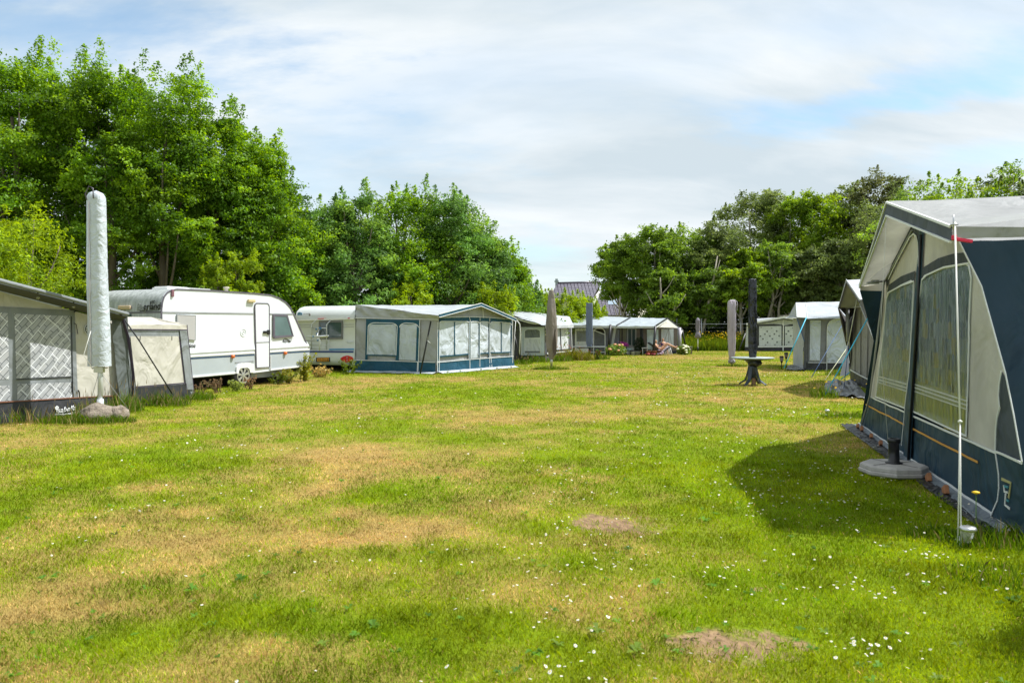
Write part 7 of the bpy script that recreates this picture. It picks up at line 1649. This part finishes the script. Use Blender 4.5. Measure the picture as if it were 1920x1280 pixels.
# right wood
ASH = [(0.179, 0.297, 0.037), (0.146, 0.242, 0.037), (0.213, 0.341, 0.044)]; OLV = [(0.168, 0.231, 0.062), (0.134, 0.187, 0.056), (0.202, 0.264, 0.075)]; YEL = [(0.224, 0.352, 0.031), (0.190, 0.308, 0.031), (0.269, 0.396, 0.037)]
RG = 'trees of the wood behind the far fence'
spec = [(1170, 66, 450, 52, 4.4, ASH, 'leftmost round tree of the right hand wood, overhanging the tiled house'), (1222, 64, 428, 58, 2.6, ASH, 'broad fresh green tree above the open canopy'), (1290, 65, 426, 58, 2.8, ASH, 'green tree with pale forked trunk above the canopy gable'), (1345, 63, 415, 52, 3.0, OLV, 'greyish green tree above the small furled parasol'),
        (1415, 70, 352, 66, 5, OLV, 'high dark domed tree behind the lilac parasol'), (1478, 68, 372, 52, 3.5, YEL, 'yellow green tree right of the dark dome'), (1535, 66, 362, 56, 3.5, YEL, 'bright green tree above the pale grey awning'), (1590, 67, 348, 58, 3.5, OLV, 'olive tree left of the tallest brownish one'), (1648, 63, 320, 60, 3.0, [(.13, .15, .05), (.10, .12, .04), (.15, .17, .06)], 'tallest olive brown tree touching the peak of the teal awning'),
        (1250, 60.8, 508, 46, 1.5, ASH, 'lower front tree with leaves hanging by the canopy'), (1320, 61.5, 500, 50, 2.2, ASH, 'low front tree with a bare leaning trunk by the furled parasol'), (1392, 60.5, 470, 46, 2.6, YEL, 'front tree between lilac and black parasols'), (1452, 61.5, 455, 50, 3.0, ASH, 'front tree above the dotted curtain awning'), (1516, 60.8, 470, 50, 2.6, OLV, 'front tree behind the pale grey awning roof'), (1575, 60, 450, 48, 2.4, OLV, 'front tree behind the peaked dark lined awning')]
for i, (px, d, yt, rp, z0, pal, lb) in enumerate(spec):
    tree('wood_tree', px, d, yt, rp, z0, lb, 'tree', RG, pal, 300 + i, nl=70, nc=14, nlv=32, leaf=.20, shape='ball', shoots=6, shoot_len=.5, bark=PALEBARK, trunk=.16, nlimb=12, lobe=.34, lean=float(np.random.default_rng(i).normal(0, .8)))
for i, (px, d, yt, rp, pal, lb) in enumerate([(1735, 48, 342, 95, ASH, 'light green tree showing over the teal awning roof left part'), (1805, 49, 342, 95, YEL, 'light green tree over the middle of the teal awning roof'), (1865, 50, 328, 85, OLV, 'dark tree over the teal awning roof'), (1915, 47, 310, 85, ASH, 'tree over the teal awning roof at the picture edge'), (1990, 47, 318, 95, OLV, 'tree beyond the picture edge over the teal awning'), (1690, 58, 345, 80, OLV, 'olive tree behind the teal awning peak')]):
    tree('wood_tree', px, d, yt, rp, 2.5, lb, 'tree', RG, pal, 340 + i, nl=46, nc=11, nlv=24, leaf=.18, shape='ball', shoots=8, shoot_len=.5, bark=PALEBARK, trunk=.18, lobe=.32)
# slim bare trunks at the wood edge
for i, (x0, x1, yt, d, lb) in enumerate([(1233, 1238, 520, 59.8, 'straight pale bare trunk rising behind the canopy roof'), (1308, 1345, 480, 60, 'bare trunk leaning right behind the furled parasol'), (1252, 1268, 560, 59.5, 'short forked pale trunk right of the canopy peak'), (1436, 1440, 470, 60.3, 'thin pale trunk left of the dotted curtain awning peak'), (1461, 1466, 500, 60.6, 'crooked pale trunk over the dotted curtain awning peak'), (1449, 1452, 520, 61, 'dark slim trunk between the two pale ones'), (1478, 1476, 540, 60.9, 'thin trunk right of the crooked one'), (1160, 1163, 555, 62, 'thin trunk before the cream house wall')]):
    a = GD(x0, d); e = P(x1, yt, d); r = E('bare_trunk', a, lb, 'tree trunk', 'slim bare trunks at the wood edge'); rng = np.random.default_rng(i)
    m = MB(); mid = a.lerp(e, .5) + V(rng.normal(0, .25), 0, 0); L = [a, a.lerp(mid, .5) + V(rng.normal(0, .1), 0, 0), mid, mid.lerp(e, .5) + V(rng.normal(0, .15), 0, 0), e]; m.tube(L, [.13, .11, .10, .08, .05], 7)
    for k in range(3):
        s = L[2 + (k > 1)]; q = s + V(rng.choice((-1, 1)) * rng.uniform(.5, 1.2), 0, rng.uniform(.8, 1.8)); m.tube([s, s.lerp(q, .5) + V(0, 0, -.15), q], [.06, .045, .02], 5)
    mk('trunk', m, PALEBARK, r)
def leaf_mass(name, pts, pal, leaf, seed, label, dens=1.0, kind='stuff'):
    """loose hedge built of overlapping mounds: pts = (px, d, rx, ry, h, n)"""
    rng = np.random.default_rng(seed); A, C_ = [], []
    for px, d, rx, ry, h, n in pts:
        c = GD(px, d); n = int(n * dens); u = rng.normal(0, 1, (n, 3)); u /= np.linalg.norm(u, axis=1, keepdims=True); q = u * rng.uniform(.3, 1.05, (n, 1)) ** .6
        k = np.floor(q * 3.1 + 7 * px % 5); hsh = np.abs(np.sin((k * (12.9, 78.2, 37.7)).sum(1)) * 43758.5) % 1
        pp = q * (1 + .25 * (hsh[:, None] - .5)) * np.array((rx, ry, h)) + np.array((c.x, c.y, 0)); pp[:, 2] = np.abs(pp[:, 2]); A.append(pp); C_.append(np.array(pal)[(hsh * len(pal)).astype(int) % len(pal)] * (.7 + .6 * hsh[:, None]))
    P3 = np.concatenate(A); v, f, cc = leaf_quads(P3, leaf, np.concatenate(C_), .3, rng); o = fast_mesh(name, v, f, LEAF, cc); tag(o, label, None, None, kind); return o
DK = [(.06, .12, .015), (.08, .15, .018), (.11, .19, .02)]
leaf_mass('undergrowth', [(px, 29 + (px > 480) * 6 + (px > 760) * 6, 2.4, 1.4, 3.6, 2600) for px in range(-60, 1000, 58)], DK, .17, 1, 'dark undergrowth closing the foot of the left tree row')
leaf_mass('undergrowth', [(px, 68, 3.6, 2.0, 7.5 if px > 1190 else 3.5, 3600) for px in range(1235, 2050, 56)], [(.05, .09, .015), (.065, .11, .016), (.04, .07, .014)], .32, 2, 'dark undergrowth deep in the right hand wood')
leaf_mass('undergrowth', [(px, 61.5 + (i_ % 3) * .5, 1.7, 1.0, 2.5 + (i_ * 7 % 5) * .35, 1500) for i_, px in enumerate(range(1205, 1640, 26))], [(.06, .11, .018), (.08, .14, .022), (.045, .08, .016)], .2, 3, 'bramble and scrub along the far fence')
# meadow in front of the fence
def meadow():
    rng = np.random.default_rng(8); n = 9000; x = rng.uniform(GD(1275, 57).x, GD(1408, 57).x, n); y = rng.uniform(54.9, 59.5, n)
    g = np.array((.12, .20, .015)) * (.6 + .8 * rng.random((n, 1))) + np.array((.06, .04, 0)) * rng.random((n, 1)); h = rng.uniform(.3, .9, n) * (.5 + .5 * (y - 54.9) / 4.6) * 1.7
    v, f, c = blades(x, y, h, .05 * rng.uniform(.6, 1.4, n), g, rng, .6); o = fast_mesh('meadow_grass', v, f, BLADE, c); tag(o, 'tall wild meadow grass before the far fence', None, None, 'stuff')
    P3 = np.stack([np.concatenate([rng.normal(GD(1352, 56.5).x, .9, 130), rng.uniform(GD(1290, 57).x, GD(1400, 57).x, 90)]), rng.uniform(55.3, 58.5, 220), rng.uniform(.7, 1.45, 220)], -1)
    v, f, cc = leaf_quads(P3, .11, np.array((.72, .50, .02)), .2, rng, up=1, narrow=.9); o = fast_mesh('meadow_flowers', v, f, PETAL, cc); tag(o, 'yellow wild flowers in the tall meadow grass', None, None, 'stuff')
    c = GD(1280, 56)
meadow()
# fence
def fence():
    d = 59.6; a = GD(1268, d); r = E('fence', a, 'long wire fence with a top rail before the wood', 'fence'); h = P(0, 607.3, d).z
    m = MB(); m.tube([V(a.x, d, h), V(GD(1640, d).x, d, h)], .03, 6)
    mk('top_rail', m, STEEL, r)
    m = MB()
    for k in range(1, 7): m.tube([V(a.x, d, h * k / 7), V(GD(1640, d).x, d, h * k / 7)], .006, 4)
    o = mk('wire', m, STEEL, r)
    for px in (1269, 1315.5, 1389, 1462, 1535, 1608):
        m = MB(); b = GD(px, d - .05); m.tube([b, V(b.x, b.y, h + .45)], .035, 6); mk('post', m, STEEL, r)
fence()
# ================================================================== house with dark tiled roof
def house():
    r = E('house', GD(1100, 90), 'white house with dark purple grey tiled roofs rising over the bushes', 'house')
    m_, t, b = newmat('glazed dark roof tiles'); b.inputs['Roughness'].default_value = .3
    tcn = N(t, 'ShaderNodeTexCoord'); w1 = N(t, 'ShaderNodeTexBrick'); w1.offset = 0; w1.inputs['Scale'].default_value = 1; w1.inputs['Brick Width'].default_value = .42; w1.inputs['Row Height'].default_value = .5; w1.inputs['Mortar Size'].default_value = .07; w1.inputs['Mortar Smooth'].default_value = 1
    w1.inputs['Color1'].default_value = (.125, .115, .14, 1); w1.inputs['Color2'].default_value = (.16, .145, .175, 1); w1.inputs['Mortar'].default_value = (.05, .04, .055, 1)
    t.links.new(tcn.outputs['UV'], w1.inputs[0]); t.links.new(w1.outputs[0], b.inputs['Base Color'])
    bp = N(t, 'ShaderNodeBump'); bp.inputs['Strength'].default_value = 1; bp.inputs['Distance'].default_value = .08; bp.invert = True; t.links.new(w1.outputs['Fac'], bp.inputs['Height']); t.links.new(bp.outputs[0], b.inputs['Normal'])
    RT = m_; WW = M('white render', (.68, .68, .64), .8, .05, 1)
    d = 90
    RL, RR = P(1045, 533.5, d + 3), P(1125.5, 531.3, d + 3.0); EL, ER = P(1032, 578, d - 1.5), P(1112.5, 559, d - 1.2)
    EL = P(1029, 561, d - 1.2)
    w = Wall(EL, ER, up=(RR - ER).normalized())
    class UVW:
        def uv(s, p): return ((p - EL).dot((ER - EL).normalized()), (p - EL).dot(((RL - EL) - (ER - EL).normalized() * (RL - EL).dot((ER - EL).normalized())).normalized()))
    q = UVW(); m = MB(); m.slab([EL, ER, RR, RL], (ER - EL).cross(RL - EL), .15, q); back = V(0, 5, -3)
    m.slab([RL, RR, RR + back, RL + back], V(0, 1, 1), .15, q); rf = mk('roof', m, RT, r)
    m = MB(); m.tube([RL + Z3 * .15, RR + Z3 * .15], .16, 8); mk('ridge', m, M('ridge tile', (.06, .05, .07), .4), rf)
    m = MB(); m.box(P(1043.5, 531, d + 3), (.3, .4, 1.1)); m.box(P(1043.5, 527.5, d + 3), (.5, .5, .18)); mk('chimney', m, M('grey chimney', (.30, .36, .38), .6), rf)
    m = MB(); m.slab([V(EL.x + .4, d - .4, 0), V(ER.x - .2, d - .4, 0), V(ER.x - .2, d - .4, ER.z), V(EL.x + .4, d - .4, EL.z)], V(0, -1, 0), .3); mk('wall', m, WW, r)
    m = MB(); m.slab([ER + Z3 * -.25 + V(-4.2, 0, 0), ER - Z3 * .25, ER + Z3 * .02, ER + V(-4.2, 0, .02)], V(0, -1, 0), .15); mk('gutter', m, WHITEP, r)
    wn = None
    m = MB(); m.slab([P(1100, 571, d - .8), P(1108.5, 571, d - .8), P(1108.5, 562.5, d - .8), P(1100, 562.5, d - .8)], V(0, -1, 0), .08); wn = mk('window', m, GLASSD, r)
    m = MB(); m.ribbon([P(1100, 571, d - .9), P(1108.5, 571, d - .9), P(1108.5, 562.5, d - .9), P(1100, 562.5, d - .9)], .10, V(0, -1, 0), .08, True); mk('window_frame', m, WHITEP, wn)
    # white verge wall between the two roofs
    m = MB(); m.slab([P(1112, 560, d - 1.3), P(1111, 590, d - 1.3), P(1115, 590, d - 1.0), P(1127, 544.5, d + 2.6), P(1126, 541, d + 2.8)], V(-.2, -1, 0), .2); mk('gable_wall', m, WW, r)
    # second, lower roof plane to the right
    A, B, C_, D = P(1112, 592, d - 2.5), P(1195, 594, d - 2.5), P(1181, 541, d + 3.2), P(1129, 541, d + 3.0)
    class UV2:
        def uv(s, p): return ((p - A).x, (p - A).dot((C_ - B).normalized()))
    m = MB(); m.slab([A, B, C_, D], (B - A).cross(D - A), .15, UV2()); m.slab([D, C_, C_ + back, D + back], V(0, 1, 1), .15, UV2()); mk('roof', m, RT, r)
    m = MB(); m.slab([V(A.x, A.y + .8, 0), V(B.x - .2, A.y + .8, 0), V(B.x - .2, A.y + .8, B.z), V(A.x, A.y + .8, A.z)], V(0, -1, 0), .3); m.slab([V(B.x - .1, A.y + .8, 0), V(B.x + 3.2, A.y + 6, 0), V(B.x + 3.2, A.y + 6, B.z), V(C_.x + 1, A.y + 5, C_.z), V(B.x - .1, A.y + .8, B.z)], V(.8, -.6, 0), .2); mk('wall', m, M('cream render', (.62, .58, .46), .8, .05, 1), r)
    m = MB(); m.slab([P(1140, 571, d - .5), P(1156, 571, d - .5), P(1156, 561, d + .6), P(1140, 561, d + .6)], V(0, -1, .6), .06); mk('skylight', m, M('skylight glass', (.30, .38, .45), .1, coat=1), rf)
    m = MB(); m.slab([V(EL.x + .5, d + 6, 0), V(B.x, d + 6, 0), V(B.x, d + 6, 3), V(EL.x + .5, d + 6, 3)], V(0, 1, 0), .3); mk('wall', m, WW, r)
house()

# broad leaved weeds in the lawn
def rosettes():
    rng = np.random.default_rng(44); pts = []
    spots = [(632, 978), (1018, 1066), (1040, 1150), (1120, 1190), (1140, 1090), (450, 1090), (480, 1125), (100, 1085), (360, 1110), (640, 905), (820, 900), (985, 965), (1190, 1225), (1320, 980), (1405, 1115), (1660, 1030), (1230, 1100), (1300, 1190), (700, 1180), (560, 1040), (330, 950), (1000, 1230), (860, 1080)]
    for px, py in spots: c = G(px, py); pts.append((c.x, c.y, rng.uniform(.03, .055)))
    for i in range(260):
        d = math.exp(rng.uniform(math.log(3.0), math.log(16))); pts.append((rng.uniform(-.7, .7) * d, d, rng.uniform(.015, .04)))
    A, C_ = [], []
    for x, y, s in pts:
        n = rng.integers(6, 13); g = np.array((.13, .27, .03)) * rng.uniform(.6, 1.3) if rng.random() < .75 else np.array((.20, .30, .04))
        for k in range(n):
            a = rng.uniform(0, 2 * math.pi); L = s * rng.uniform(.6, 1.3); w_ = L * .22; u = np.array((math.cos(a), math.sin(a), 0)); q = np.array((-math.sin(a), math.cos(a), 0)); b = np.array((x, y, .012)); h = rng.uniform(.25, .8)
            A += [b, b + u * L * .5 + q * w_ + (0, 0, L * h * .8), b + u * L + (0, 0, L * h * .55), b + u * L * .5 - q * w_ + (0, 0, L * h * .8)]; C_ += [g * rng.uniform(.8, 1.2)] * 4
    A = np.array(A); o = fast_mesh('lawn_weeds', A, np.arange(len(A)).reshape(-1, 4), LEAF, np.array(C_)); tag(o, 'flat leafy weeds dotted through the lawn', None, None, 'stuff')
rosettes()

tree('stand_in_shrub', 2530, 3.6, 450, 260, .25, 'leafy stand-in added outside the frame to shade the lawn corner by the teal awning', 'stand_in_shrub', None, ALD, 500, nl=40, nc=14, nlv=30, leaf=.07, shape='ball', shoots=4, shoot_len=.2, trunk=.04, nlimb=5, lobe=.34)  # unseen stand-in, added only to throw a shadow on the lawn corner
